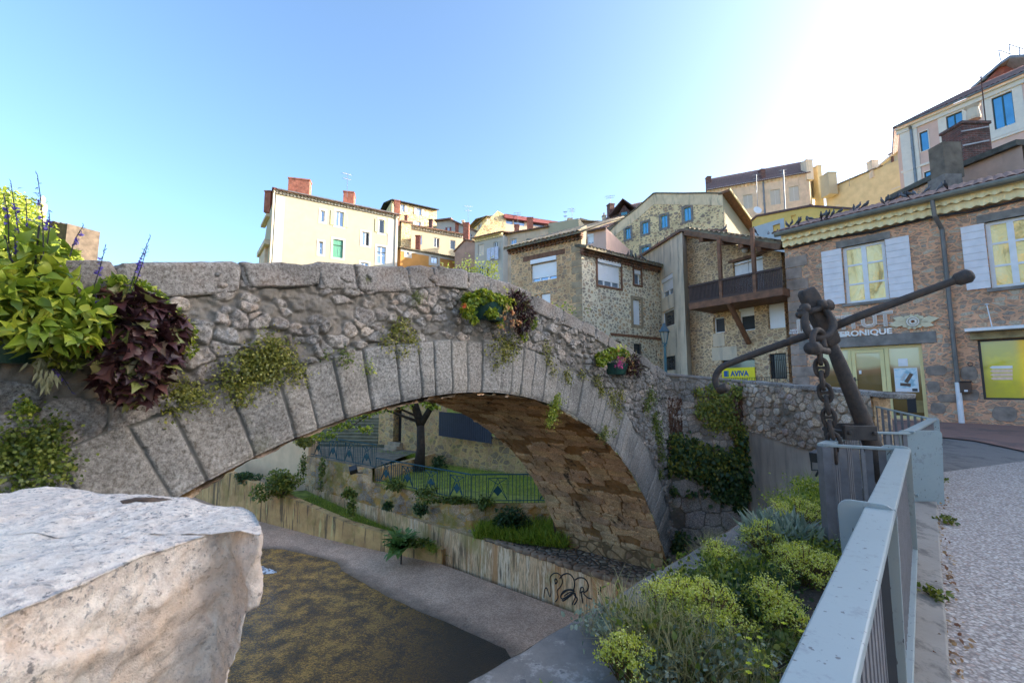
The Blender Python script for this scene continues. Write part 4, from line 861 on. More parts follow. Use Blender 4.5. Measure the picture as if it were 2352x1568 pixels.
m = MB(); m.prism(rq(a[0] + W_ * .62, a[1] + H_ * .58, .045, .15, -.5), fv.n * .002); m.prism(rq(a[0] + W_ * .45, a[1] + H_ * .3, .12, .045, -.1), fv.n * .002); m.build('picture', m_flat('poster_brown', (.11, .06, .035), .5, .5, 20), po)
m = MB(); m.prism(rq(a[0] + W_ * .4, a[1] + H_ * .62, .035, .12, -.5), fv.n * .0025); m.build('picture', m_flat('poster_grey', (.45, .47, .48), .5, .2), po)
m = MB(); fbox(m, fv, a[2] - .15, a[1] + .02, a[2] - .03, a[1] + .1, -.144, -.14); m.build('logo_block', METALD, po)
for x0, y0, x1, y1 in ((1105, 670, 1200, 745), (1320, 720, 1345, 780)):
    tag(panel('notice', x0, y0, x1, y1, WHITE, None, -.16), 'small blank white notice behind shop glass, %s' % ('wide one above the poster' if x0 == 1105 else 'narrow one near right edge'), 'notice')
m = MB(); fbox(m, fv, *Ih(1195, 1040, 1285, 1205), -.163, -.15); m.build('dark_cabinet', DARKG, sf); m = MB(); fbox(m, fv, *Ih(1285, 1085, 1385, 1205), -.163, -.15); m.build('counter', m_flat('counter_ochre', (.22, .16, .05), .5, .2), sf)
# yellow window
q = NM('yellow_pane_glass'); z = q.n('ShaderNodeSeparateXYZ'); q.l(q.co, z.inputs[0]); zz = q.math('ADD', z.outputs[2], q.math('MULTIPLY', q.noise(.9, 2), .15))  # yellow tones mixed by noise into the pane colour
q.col(q.mix((.62, .52, .02), (.50, .42, .03), q.ramp(q.noise(1.5, 3), [(.4, 0.), (.5, 1.)]))).rough(.05); q.p.inputs['Specular IOR Level'].default_value = 1.0
m = MB(); bars_(m, fv, *yw, -.16, -.08, .05); fbox(m, fv, yw[0] + 1.05, yw[1] + .05, yw[0] + 1.08, yw[3] - .05, -.15, -.1); ww = m.build('window', METALD, sv); m = MB(); fbox(m, fv, yw[0] + .04, yw[1] + .04, yw[2] - .04, yw[3] - .04, -.14, -.12); m.build('pane', q.m, ww)
for k in range(4):
    y = 742 + k * 37; a = Ih(2010 + k * 4, y, 2240, y + 28); m = MB(); m.prism([fv.pt(a[0], (a[1] + a[3]) / 2, -.118), fv.pt(a[0] + .05, a[1], -.118), fv.pt(a[2], a[1], -.118), fv.pt(a[2], a[3], -.118), fv.pt(a[0] + .05, a[3], -.118)], fv.n * .003); m.build('printed_tag', WHITE if k < 1 else m_flat('pale_red_tag_%d' % k, (.8, .55, .4), .5, .15, 20), ww)
# cornice, gutter, roof, cable, downpipe
m = MB(); CM = YTRIM
for k, (zz, dd_) in enumerate(((fv.zt + .22, .30), (fv.zt + .02, .19))):
    n = int(fv.L / .24) * 8; us_ = [fv.L * i / n for i in range(n + 1)]; wz = [zz - .028 - .034 * math.sin(2 * math.pi * i / 8) for i in range(n + 1)]; wd_ = [dd_ + .03 * math.sin(2 * math.pi * i / 8) for i in range(n + 1)]
    for i in range(n):
        a, b_ = us_[i], us_[i + 1]; m.quad(fv.pt(a, wz[i], wd_[i]), fv.pt(b_, wz[i + 1], wd_[i + 1]), fv.pt(b_, zz + .18, dd_), fv.pt(a, zz + .18, dd_)); m.quad(fv.pt(b_, wz[i + 1], wd_[i + 1]), fv.pt(a, wz[i], wd_[i]), fv.pt(a, zz - .01, -.01), fv.pt(b_, zz - .01, -.01))
fbox(m, fv, 0, fv.zt + .38, fv.L, fv.zt + .5, -.02, .34); m.build('cornice', CM, sv)
gg = MB(); gg.tube([fv.pt(-.15, fv.zt + .42, .46), fv.pt(fv.L, fv.zt + .42, .46)], .085, 10); gg.build('gutter', m_flat('green_grey_zinc', (.16, .15, .115), .5, .3, 4), sv)
zr = fv.zt + .52; rdg = at((2352, 392), 13.6); run = 3.4; rise = run * .39
roof(sv, fv.pt(-.25, zr - .04, .42), fv.pt(fv.L, zr - .04, .42), fv.pt(fv.L, zr + rise, -run), fv.pt(-.25, zr + rise, -run), TILEP, .2, .035, .05)
roof(sv, fv.pt(fv.L, zr, -2 * run), fv.pt(-.25, zr, -2 * run), fv.pt(-.25, zr + rise, -run), fv.pt(fv.L, zr + rise, -run), TILEP, .2, .035, .05)
ROOFV = lambda u, d: fv.pt(u, zr + .12 + (.42 - d) * rise / (run + .42), d)
ud_ = fv.uv(1440, 500)[0]; m = MB(); m.tube([fv.pt(ud_ - .12, fv.zt + .36, .46), fv.pt(ud_ - .1, fv.zt - .1, .4), fv.pt(ud_, fv.zt - .45, .1), fv.pt(ud_, .1, .1)], .055, 10)
for zc in (3.2, 1.6, .8): m.tube([fv.pt(ud_, zc, .1), fv.pt(ud_, zc + .05, .1)], .07, 10)
dpi = m.build('downpipe', m_flat('brownish_zinc', (.14, .125, .115), .45, .25, 4), sv); m = MB(); m.tube([fv.pt(ud_, .1, .1), fv.pt(ud_, -1.02, .1)], .065, 10); m.build('pipe_foot', WHITE, dpi)
m = MB(); kx = [(5, 680, .05), (40, 715, .06), (75, 715, .06), (160, 690, .05), (460, 620, .05), (800, 570, .05), (1000, 520, .05), (1200, 470, .05), (1420, 430, .18), (1700, 385, .05), (2195, 270, .05)]
pts = [fv.pt(*fv.uv(x, y), d) for x, y, d in kx]; m.tube(pts, .022, 6); m.tube([p + Z3(.035 + .02 * math.sin(i * 3)) for i, p in enumerate(pts[2:])], .014, 6); m.build('cable', METALD, sv)
# letters of the beauty shop
SIGNM = m_flat('grey_white_letters', (.80, .75, .70), .4, .08, 5); SIGNB = m_flat('sign_letter_face', (.50, .40, .34), .5, .1)
sg = thing('shop_lettering', 'raised pale lettering INSTITUT VERONIQUE above the shop door', 'sign', fv.pt(*fv.uv(*c('I', 700, 350), raw=True)))
uT, zT = fv.uv(*c('I', 1060, 345), raw=True); 
for d_, s_, mt in ((.06, .0, SIGNM), (.085, -.02, SIGNB)): text(sg, 'INSTITUT', fv, uT + .03, zT, .62, mt, d_, .012, align='RIGHT', sx=.98, bold=.018 + s_ * .9)
uV, zV = fv.uv(*c('I', 1060, 432), raw=True); text(sg, 'VERONIQUE', fv, uV, zV + .02, .235, SIGNM, .06, .012, align='RIGHT', sx=1.12, bold=.008)
m = MB(); u0 = fv.uv(*c('I', 640, 400), raw=True)[0]; u1 = fv.uv(*c('I', 1150, 320), raw=True)[0]; fbox(m, fv, u0, zT + .07, u1, zT + .085, .03, .045); zl = zV + .07; uq = fv.uv(*c('I', 690, 415), raw=True)[0]
m.prism([fv.pt(uq - 1.3, zl, .04), fv.pt(uq - .5, zl - .04, .04), fv.pt(uq, zl - .0, .04), fv.pt(uq - .5, zl + .035, .04)], fv.n * .02); m.build('underline', SIGNM, sg)
m = MB(); uc, zc = fv.uv(*c('I', 1262, 312), raw=True)
for k in range(12):
    a = math.pi * 2 * k / 12 + .1; L_ = .62 if k in (0, 5, 6, 11) else .33; L_ = {0: .58, 11: .5, 6: .58, 5: .5}.get(k, .3); w_ = .085
    t_ = Vector((math.cos(a), math.sin(a) * .85)); s_ = Vector((-t_.y, t_.x)) * w_
    P = [t_ * .08 - s_ * .5, t_ * L_ * .65 - s_ * 1.25, t_ * L_, t_ * L_ * .65 + s_ * 1.25, t_ * .08 + s_ * .5]; m.prism([fv.pt(uc + p.x, zc + p.y * .95, .05) for p in P], fv.n * .035)
fl_ = thing('flower_emblem', 'cream daisy shaped emblem right of the lettering', 'sign', fv.pt(uc, zc)); CRM = m_flat('cream_emblem', (.62, .52, .34), .5, .12, 8)
m.build('petals', CRM, fl_, bevel=.008); m = MB(); m.tube([fv.pt(uc + .13 * math.cos(a), zc + .13 * math.sin(a), .1) for a in np.linspace(0, 6.28, 20)[:-1]], .02, 6, closed=True); m.tube([fv.pt(uc + .07 * math.cos(a), zc + .07 * math.sin(a), .09) for a in np.linspace(0, 6.28, 14)[:-1]], .03, 6, closed=True); m.build('centre', PALE, fl_)
# street name plate
a = Ih(12, 378, 138, 440); sp = thing('street_plate', 'small brown street name plate PASSAGE DE SOUBISE on the corner', 'sign', fv.pt(a[0], a[1])); BRN = m_flat('brown_plate', (.22, .07, .05), .4, .1)
a = (max(a[0], .08), a[1], max(a[2], .08), a[3]); W_ = a[2] - a[0]; m = MB(); fbox(m, fv, *a, .02, .045); m.build('plate', BRN, sp); m = MB(); bars_(m, fv, a[0] + .02, a[1] + .02, a[2] - .02, a[3] - .02, .044, .048, .012); m.build('border', PALE, sp)
text(sp, 'PASSAGE', fv, (a[0] + a[2]) / 2, a[1] + (a[3] - a[1]) * .56, (a[3] - a[1]) * .36, WHITE, .05, .002, align='CENTER', bold=.003); text(sp, 'DE SOUBISE', fv, (a[0] + a[2]) / 2, a[1] + (a[3] - a[1]) * .2, (a[3] - a[1]) * .34, WHITE, .05, .002, align='CENTER', bold=.003)
# mailbox, ring
a = Ih(1722, 898, 1838, 1008); mbx = thing('mailbox', 'dark brown metal mailbox on the pink pointed wall', 'mailbox', fv.pt(a[0], a[1])); m = MB(); fbox(m, fv, a[0], a[1], a[2], a[3] - .03, .0, .16); m.prism([fv.pt(a[0] - .01, a[3] - .03, 0), fv.pt(a[0] - .01, a[3] - .03, .18), fv.pt(a[0] - .01, a[3], .15), fv.pt(a[0] - .01, a[3] + .02, 0)], fv.e * (a[2] - a[0] + .02)); m.build('box', m_flat('brown_metal', (.05, .035, .03), .35, .2, 8, .05, .4), mbx)
m = MB(); fbox(m, fv, (a[0] + a[2]) / 2 - .03, a[1] + .03, (a[0] + a[2]) / 2 + .04, a[1] + .08, .16, .163); m.build('name_tag', WHITE, mbx)
m = MB(); u, z = fv.uv(*c('I', 1826, 728), raw=True); m.tube([fv.pt(u + .05 * math.cos(a), z + .05 * math.sin(a), .06) for a in np.linspace(0, 6.28, 14)[:-1]], .01, 6, closed=True); m.tube([fv.pt(u, z + .05, 0), fv.pt(u, z + .05, .07)], .012, 6); tag(m.build('iron_ring', METALD), 'small iron tether ring on a pale stone above the mailbox', 'ring')
# low wall, gable and chimneys above the roof
fz = mkfac(at(c('G', 330, 1530), 21), at(c('G', 1568, 1180), 15.5), 2, 6, 'G')
tp_ = [(0, fz.uv(335, 1535)[1]), (fz.uv(830, 1300)[0], fz.uv(830, 1300)[1]), (fz.uv(985, 1240)[0], fz.uv(985, 1240)[1]), (fz.L, fz.uv(1568, 1010)[1])]
h = house('low_gable_house', 'low tan house with dark coping and two chimneys rising behind the shop roof', [fz], [[]], PINKD, 6, tops=[tp_])
m = MB(); u1 = tp_[1][0]; m.prism([fz.pt(0, 3, .01), fz.pt(u1, 3, .01), fz.pt(u1, tp_[1][1] - .02, .01), fz.pt(0, tp_[0][1] - .02, .01)], fz.n * .04); m.build('stone_gable', RUB_R, h)
m = MB()
for (u, z), (u2, z2) in zip(tp_, tp_[1:]): m.prism([fz.pt(u, z, .2), fz.pt(u2, z2, .2), fz.pt(u2, z2 + .22, .2), fz.pt(u, z + .22, .2)], -fz.n * 6)
m.build('roof', m_flat('dark_coping', (.09, .085, .07), .9, .4, 4, .5), h)
ch = chimney(h, 'G', 815, 962, 985, 1262, 16.5, m_flat('grey_block_chimney', (.16, .13, .10), .95, .35, 3, .5), .6, cap=False, below=.2); chimney(h, 'G', 833, 1255, 995, 1400, 16.4, STONEG, .7, cap=False, below=.4, name='chimney_base')
cb = chimney(h, 'G', 995, 800, 1245, 1170, 17.5, BRICKD, .9, below=.8); m = MB(); p = at(c('G', 1107, 790), 17.8); m.lathe([(.22, 0), (.24, .1), (.19, .5), (.27, .62)], p, 14); m.build('chimney_pot', BEIGE, cb)
m = MB(); a0, a1 = at(c('G', 990, 895), 17.4), at(c('G', 1245, 850), 17.4); m.bar(a0, a1, .02, .05); m.bar(at(c('G', 1005, 1025), 17.4), at(c('G', 1248, 975), 17.4), .02, .06); m.build('steel_band', METAL, cb)
# --- pigeons
PIG = [m_flat('pigeon_grey', (.10, .105, .12), .7, .4, 30), m_flat('pigeon_dark', (.04, .042, .05), .7, .3, 30)]
def pigeon(mat):
    t = thing('pigeon', 'grey pigeon', 'pigeon', (0, 0, 0), 'pigeons on the roofs'); m = MB()
    m.tube([(-.2, 0, .055), (-.13, 0, .075), (-.06, 0, .095), (.02, 0, .105), (.08, 0, .125), (.105, 0, .16), (.118, 0, .19), (.135, 0, .2), (.155, 0, .195)], [.012, .024, .048, .058, .045, .026, .024, .024, .01], 8); m.add([(-.3, -.03, .04), (-.3, .03, .04), (-.15, .02, .07), (-.15, -.02, .07)], [(0, 1, 2, 3)])
    m.build('body', mat, t, smooth='all'); m = MB(); m.tube([(.15, 0, .196), (.185, 0, .186)], [.008, .002], 5); m.build('beak', METALD, t); m = MB()
    for s_ in (-1, 1): m.tube([(0, .02 * s_, .06), (.01, .02 * s_, 0), (.04, .025 * s_, 0)], .004, 4)
    m.build('feet', BRICKR, t); return t
pr = [pigeon(PIG[0]), pigeon(PIG[1])]; used = [False, False]; k = 0
pos = []
for x, y, back in ((975, 1035, .1), (1065, 1040, .0), (1110, 1038, .2), (1150, 1020, .0), (1250, 1000, .05), (1222, 1022, 0), (1385, 950, .35), (1375, 985, .1), (1440, 980, .1), (1470, 955, .0), (1520, 945, .1), (1600, 925, .1), (1770, 850, .5), (1735, 895, .2), (1855, 865, .3), (1900, 875, .0), (2050, 830, .2), (2110, 780, .5), (2200, 750, .7), (2215, 790, .2), (2280, 780, .2)):
    p = c('F', x, y); pos.append((fv.uv(p[0], p[1], raw=True)[0] + .1, back, x))
for x, y in ((1135, 240), (1455, 225), (1485, 235), (1330, 255), (1115, 285), (1190, 290)):
    p = c('H', x, y); pos.append((fv.uv(p[0], p[1], raw=True)[0], .2, x))
sites_ = [(ROOFV(u, .30 - b * 1.4), 'on shop roof edge') for u, b, x in pos]
for x, y in ((1740, 868), (1685, 910), (1597, 955), (1545, 990), (1500, 1008)): 
    p = c('C', x, y); sites_.append((fp.pt(*fp.uv(p[0], p[1] + 2.2, raw=True), -.15) , 'slanted'))
for x, y in ((1130, 1165), (1190, 1185), (1235, 1190), (1320, 1215)): p = c('C', x, y); sites_.append((at((p[0], p[1] + 1), 19.6), 'rubble'))
for x, y in ((295, 1065), (622, 1090), (792, 1125), (893, 1110)): p = c('F', x, y); sites_.append((at((p[0], p[1] + 1.5), 16.3 if x > 400 else 17.3), 'balcony'))
gen_lab = {'on shop roof edge': 'pigeon perched along the shop house roof edge above the gutter', 'slanted': 'pigeon perched on the slanted roof edge of the grey rendered house', 'rubble': 'pigeon perched on tiled eaves of the two faced rubble house', 'balcony': 'pigeon perched on the tiles of the balcony house roof'}
gen_grp = {'on shop roof edge': 'pigeons on the shop roof', 'slanted': 'pigeons on the slanted roof', 'rubble': 'pigeons on the rubble house eaves', 'balcony': 'pigeons on the balcony house roof'}
for i, (p, lb) in enumerate(sites_):
    k = i % 2; o = pr[k] if not used[k] else copy_tree(pr[k]); used[k] = True
    o.location = p; o.rotation_euler = (0, random.uniform(-.7, -.2), random.uniform(0, 6.28)); s_ = random.uniform(.72, .88); o.scale = (s_,) * 3; o['label'] = gen_lab[lb]; o['group'] = gen_grp[lb]
# ================================================================ stone bridge
_th = math.atan(.85); BE = Vector((math.sin(_th), math.cos(_th), 0)); BN = Vector((BE.y, -BE.x, 0)); BO = Vector((-.462, 6.6, 0))
S0, ZC, RA, BW = -.17, -7.78, 7.69, 3.3
def bp(s, z, d=0): return BO + BE * s + BN * d + Vector((0, 0, z))
FB = mkfac(bp(-9, 0), bp(7.25, 0), -6, 2)                       # u = s + 9
COPE = np.array([(-10, -.35), (-7, .38), (-4.77, .85), (-3.81, 1.07), (-2.46, 1.35), (-.92, 1.63), (-.16, 1.70), (.76, 1.66), (1.89, 1.5), (3.14, 1.26), (4.71, .93), (5.92, .68), (7.3, .38), (8.5, .2)])
cope = lambda s: np.interp(s, COPE[:, 0], COPE[:, 1])
thk = lambda ph: np.interp(ph, R(1) * np.array([-63, -32, -8, 5, 18, 30, 48, 63]), [.82, .78, .72, .84, .9, .96, 1.0, .8])
bridge = thing('stone_bridge', 'old humpbacked rubble stone arch bridge with long grey voussoirs over the river', 'bridge', bp(0, ZC + RA))
M_RUB = m_relief('bridge_rubble', [(0, (.075, .065, .06)), (.25, (.15, .13, .115)), (.45, (.22, .185, .155)), (.6, (.14, .11, .09)), (.75, (.27, .20, .15)), (.88, (.33, .26, .20)), (1, (.12, .115, .115))], (.15, .135, .118), moss=((.10, .12, .035), 1.6, .62, .55), damp=((.05, .045, .04), 2.2, .62, .6))
M_VOU = m_relief('voussoir_stone', [(0, (.115, .105, .09)), (.3, (.19, .17, .145)), (.55, (.15, .125, .10)), (.75, (.24, .205, .165)), (1, (.16, .155, .145))], (.13, .125, .115), moss=((.13, .14, .05), 1.3, .6, .45), damp=((.07, .06, .045), 1.5, .6, .65), brn=.12)
M_DUMMY = None
M_SOF = m_relief('vault_stone', [(0, (.20, .10, .03)), (.3, (.28, .145, .045)), (.6, (.36, .19, .06)), (.85, (.22, .115, .04)), (1, (.40, .23, .09))], (.10, .055, .02), damp=((.02, .013, .008), 1.9, .57, .9), lichen=.05, kf=2.6)
def compact(V, Fq, attrs):
    use = np.unique(Fq); mp = np.full(len(V), -1); mp[use] = np.arange(len(use)); return V[use], mp[Fq], {k: a.ravel()[use] for k, a in attrs.items()}
def relief2(name, P, N, u, v, mat, parent, sites, keep=None, asp=1.3, depth=.05, edge=.06, rough=.02, seed=3, warp=.05, sz=None, bulge=.6, flip=False, height=None, cob=None, kc=.3):
    wu = u + warp * (fbm(u * 4, v * 4, seed) - .5) * 2; wv = v + warp * (fbm(u * 4 + 31, v * 4, seed + 9) - .5) * 2
    idx, ed, d1 = cells(wu, wv, sites, asp, sz, True); r = np.random.default_rng(seed); n = len(sites); out_ = r.random(n); tone = r.random(n)
    if cob is not None: ed = np.minimum(ed * .7, (cob * (.75 + .7 * r.random(n)) + (0 if sz is None else sz))[idx] - d1)
    e = np.clip(ed / edge, 0, 1); emb = out_[idx] * .9 + .25
    h = depth * (1 - (1 - e) ** 2) ** bulge * emb + rough * 2 * (fbm(u * 7, v * 7, seed + 20, 5) - .5) + rough * 1.1 * (fbm(u * 24, v * 24, seed + 40, 3) - .5)
    if height is not None: h = h + height
    mort = 1 - np.clip((e - .3) / .5, 0, 1)
    cover = np.clip((out_[idx] < kc) * 1.0, 0, 1); mort = np.maximum(mort, cover * .75)
    Fq = grid_faces(*u.shape)
    if keep is not None: Fq = Fq[keep[:-1, :-1].ravel()]
    if flip: Fq = Fq[:, ::-1]
    V, Fq, at_ = compact((P + h[..., None] * N).reshape(-1, 3), Fq, dict(tone=tone[idx], mort=mort))
    return arr_mesh(name, V, Fq, mat, parent, attrs=at_, smooth=True)
def A3(v): return np.array(v)
# spandrel
st = .015; s = np.arange(-8.2, 7.27, st); z = np.arange(-5.2, 1.75, st); U, Z = np.meshgrid(s, z, indexing='ij')
P = A3(BO) + U[..., None] * A3(BE) + np.stack([U * 0, U * 0, Z], -1)
rad = np.hypot(U - S0, Z - ZC); ph = np.arctan2(U - S0, Z - ZC)
keep = (rad > RA + thk(ph) - .05) & (Z < cope(U) - .12) & ~((Z < -2.6) & (U < 5)) & (Z > -4.9)
keep |= (U > 6.9) & (Z < cope(U) - .12) & (Z > -4.9)
sites = jitter_sites(-8.4, 7.5, -5.3, 1.9, .19, .12, .55, 11, 1.2); big = jitter_sites(-8.4, -3.4, -5.3, .25, .52, .24, .4, 12, .8)
inb = (sites[:, 0] < -3.4) & (sites[:, 1] < .2 + 0 * sites[:, 0]); sites = np.concatenate([sites[~inb], big])
isb = np.arange(len(sites)) >= len(sites) - len(big); cobs = np.where(isb, .24, .088)
szw = np.random.default_rng(5).random(len(sites)) ** 2 * .075
relief2('spandrel_wall', P, A3(BN), U, Z, M_RUB, bridge, sites, keep, 1.5, .062, .03, .05, seed=31, warp=.055, sz=szw, bulge=.55, cob=cobs, kc=.22)
# voussoir ring
jr = np.random.default_rng(4); js = [-R(64)]
while js[-1] < R(64): js.append(js[-1] + (.22 + .20 * jr.random() ** 1.5 - .05 * (js[-1] > R(10))) / RA)
js = np.array(js); PH = np.arange(-R(63.5), R(64), .0135 / RA); RR = np.linspace(0, 1, 78); A, B_ = np.meshgrid(PH, RR, indexing='ij'); TH = thk(A) + .03
k = np.searchsorted(js, A + .010 * (fbm(A * 30, B_ * 3, 77) - .5)) ; k = np.clip(k, 1, len(js) - 1)
w0 = js[k - 1]; w1 = js[k]; dl = np.minimum(A - w0, w1 - A) * RA; pro = np.random.default_rng(9).random(len(js) + 1); top_e = thk(A) * (.86 + .14 * pro[k])
ed = np.minimum(dl, (top_e - B_ * TH) * 1.0); e = np.clip(ed / .035, 0, 1); h = .025 + .034 * (1 - (1 - e) ** 2) ** .6 * (.4 + 1.1 * pro[k]) + .035 * (fbm(A * RA * 3, B_ * 4, 91, 4) - .5) + .012 * (fbm(A * RA * 25, B_ * 25, 95, 3) - .5)
h = np.where(B_ < .03, h - .012, h); mort = 1 - np.clip((ed - .004) / .022, 0, 1); rr = RA + B_ * TH
P = A3(BO) + (S0 + rr * np.sin(A))[..., None] * A3(BE) + np.stack([A * 0, A * 0, ZC + rr * np.cos(A)], -1) + h[..., None] * A3(BN)
arr_mesh('voussoir_ring', P.reshape(-1, 3), grid_faces(*A.shape)[:, ::-1], M_VOU, bridge, attrs=dict(tone=pro[k], mort=mort), smooth=True)
# vault
ph = np.arange(-R(64), R(64), .022 / RA); dd = np.arange(-.06, BW + .02, .024); A, D = np.meshgrid(ph, dd, indexing='ij'); ua = A * RA
r5 = np.random.default_rng(21); ss = []; a_ = -R(64) * RA - .3
while a_ < R(64) * RA + .3:
    hh = .2 + .12 * r5.random(); b_ = -.3 - r5.random() * .4
    while b_ < BW + .4: ww = .38 + .35 * r5.random(); ss.append((b_ + ww / 2, a_ + hh / 2 + .02 * r5.normal())); b_ += ww
    a_ += hh
rr = RA; P = A3(BO) + (S0 + rr * np.sin(A))[..., None] * A3(BE) + np.stack([A * 0, A * 0, ZC + rr * np.cos(A)], -1) - D[..., None] * A3(BN)
N = -(np.sin(A)[..., None] * A3(BE) + np.stack([A * 0, A * 0, np.cos(A)], -1))
relief2('vault', P, N, D, ua, M_SOF, bridge, np.array(ss), None, 2.2, .055, .06, .022, seed=47, warp=.05, flip=True)
# foot of the vault on the ledge, back face, deck, far parapet
m = MB(); ss_ = np.linspace(-8.2, 7.25, 60)
def arch_z(s_): return ZC + math.sqrt(max(RA * RA - (s_ - S0) ** 2, 0)) if abs(s_ - S0) < RA * math.sin(R(63)) else -5.2
for a, b in zip(ss_, ss_[1:]):
    ca, cb_ = float(cope(a)), float(cope(b)); m.quad(bp(b, arch_z(b), -BW), bp(a, arch_z(a), -BW), bp(a, ca - .1, -BW), bp(b, cb_ - .1, -BW))
    m.quad(bp(a, ca - .9, -.3), bp(b, cb_ - .9, -.3), bp(b, cb_ - .9, -BW + .3), bp(a, ca - .9, -BW + .3))
    m.quad(bp(b, cb_ - .9, -.3), bp(a, ca - .9, -.3), bp(a, ca - .1, -.3), bp(b, cb_ - .1, -.3)); m.quad(bp(a, ca - .9, -BW + .3), bp(b, cb_ - .9, -BW + .3), bp(b, cb_ - .1, -BW + .3), bp(a, ca - .1, -BW + .3))
    m.quad(bp(a, ca - .1, -BW), bp(a, ca - .1, -BW + .3), bp(b, cb_ - .1, -BW + .3), bp(b, cb_ - .1, -BW))
m.build('deck', m_rubble('bridge_back_rubble', [(.2, .17, .14), (.25, .2, .16), (.16, .13, .11)], (.19, .17, .15), 4, 1.4, .08), bridge)
m = MB(); sp = S0 + RA * math.sin(R(63)); zs_ = ZC + RA * math.cos(R(63))
for a in (0,): m.prism([bp(sp - .02, zs_ + .1, 0), bp(sp - .02, -5.3, 0), bp(sp + .7, -5.3, 0), bp(sp + .7, zs_ + .1, 0)], -BN * BW)
m.build('abutment_foot', M_SOF and m_rubble('abutment_rubble', [(.22, .13, .05), (.28, .17, .07), (.17, .1, .05)], (.12, .08, .04), 2.5, 1.6, .05), bridge)
def superbox(M, dims, p=.3, nl=22, nm=14, noise=.02, seed=0, fr=5):
    """rounded stone, returns V, F"""
    th_ = np.linspace(0, 2 * np.pi, nl, endpoint=False); ps = np.linspace(-np.pi / 2 + .02, np.pi / 2 - .02, nm); T_, S_ = np.meshgrid(th_, ps, indexing='ij')
    f = lambda x: np.sign(x) * np.abs(x) ** p
    X = f(np.cos(S_)) * f(np.cos(T_)); Y = f(np.cos(S_)) * f(np.sin(T_)); Zz = f(np.sin(S_)); V = np.stack([X * dims[0] / 2, Y * dims[1] / 2, Zz * dims[2] / 2], -1)
    nz = fbm(V[..., 0] * fr + V[..., 2] * fr * .7 + seed * 3.1, V[..., 1] * fr + V[..., 2] * fr + seed, seed % 200, 4) - .5; V = V * (1 + noise * 2 * nz / np.maximum(np.array(dims).min() / 2, .01))[..., None]
    V = V.reshape(-1, 3); i = np.arange(nl)[:, None]; j = np.arange(nm - 1)[None]; a = i * nm + j; b = ((i + 1) % nl) * nm + j; Fq = np.stack([a, b, b + 1, a + 1], -1).reshape(-1, 4)
    Mx = np.array(M); return V @ Mx[:3, :3].T + Mx[:3, 3], Fq
M_COPE = m_relief('coping_stone', [(0, (.11, .092, .08)), (.5, (.165, .135, .115)), (1, (.14, .12, .11))], (.2, .18, .16), moss=((.12, .12, .06), 2, .62, .5))
s_ = -8.0; i = 0; r6 = np.random.default_rng(14)
while s_ < 7.3:
    L_ = .38 + r6.random() * .5; sm = s_ + L_ / 2; zc = float(cope(sm)); sl = (float(cope(sm + .3)) - float(cope(sm - .3))) / .6; hh = .23 + .10 * r6.random(); d_ = BE + Vector((0, 0, sl)); d_.normalize(); up = BN.cross(d_); 
    if up.z < 0: up = -up
    ctr = bp(sm, zc - hh / 2 + .01 * r6.normal(), -.16); Mx = Matrix(((d_.x, BN.x, up.x, ctr.x), (d_.y, BN.y, up.y, ctr.y), (d_.z, BN.z, up.z, ctr.z), (0, 0, 0, 1)))
    V, Fq = superbox(Mx, (L_ + .035, .43 + .05 * r6.random(), hh), .15 + .08 * r6.random(), 60, 40, .026, i, 7); arr_mesh('coping_stone', V, Fq, M_COPE, bridge, attrs=dict(tone=np.full(len(V), r6.random()), mort=np.zeros(len(V))), smooth=True); s_ += L_; i += 1
# ================================================================ walls right of the bridge
def strip_relief(name, pts, zb, zt, mat, parent, du, dv, seed, step=.02, asp=1.3, depth=.04, edge=.05, rough=.015, label=None, cat=None, vary=.7, warp=.04, kind=None, cob=None):
    """vertical wall along plan polyline, zb/zt functions of arc length"""
    pts = [Vector((p[0], p[1], 0)) for p in pts]; cum = [0]
    for a, b in zip(pts, pts[1:]): cum.append(cum[-1] + (b - a).length)
    L_ = cum[-1]; u = np.arange(0, L_ + step, step); X = np.interp(u, cum, [p.x for p in pts]); Y = np.interp(u, cum, [p.y for p in pts]); tx = np.gradient(X, u); ty = np.gradient(Y, u); l_ = np.hypot(tx, ty); nx, ny = ty / l_, -tx / l_
    zb_ = np.array([zb(x) if callable(zb) else zb for x in u]); zt_ = np.array([zt(x) if callable(zt) else zt for x in u]); nv = int((zt_ - zb_).max() / step) + 2; v = np.linspace(0, 1, nv)
    Zg = zb_[:, None] + (zt_ - zb_)[:, None] * v[None]; Ug = np.repeat(u[:, None], nv, 1); P = np.stack([np.repeat(X[:, None], nv, 1), np.repeat(Y[:, None], nv, 1), Zg], -1); N = np.stack([np.repeat(nx[:, None], nv, 1), np.repeat(ny[:, None], nv, 1), Zg * 0], -1)
    o = relief2(name, P, N, Ug, Zg, mat, parent, jitter_sites(-.3, L_ + .3, zb_.min() - .2, zt_.max() + .2, du, dv, .42, seed, vary), None, asp, depth, edge, rough, seed=seed, warp=warp, sz=np.random.default_rng(seed).random(len(jitter_sites(-.3, L_ + .3, zb_.min() - .2, zt_.max() + .2, du, dv, .42, seed, vary))) * du * .2, cob=cob, kc=.12)
    return o
C1 = bp(7.25, 0); K1 = Vector((6.19, 11.9, 0)); K2 = Vector((6.85, 8.55, 0))
M_DARKW = m_relief('dark_abutment_stone', [(0, (.10, .09, .085)), (.5, (.16, .145, .135)), (1, (.13, .12, .13))], (.085, .08, .07), moss=((.07, .085, .03), 1.2, .5, .6))
M_WARMW = m_relief('warm_cobble_wall', [(0, (.16, .11, .08)), (.2, (.24, .17, .12)), (.45, (.31, .23, .16)), (.7, (.36, .26, .17)), (.85, (.40, .28, .15)), (.95, (.42, .38, .34)), (1, (.2, .1, .08))], (.15, .125, .10), lichen=.1, kf=1.9)
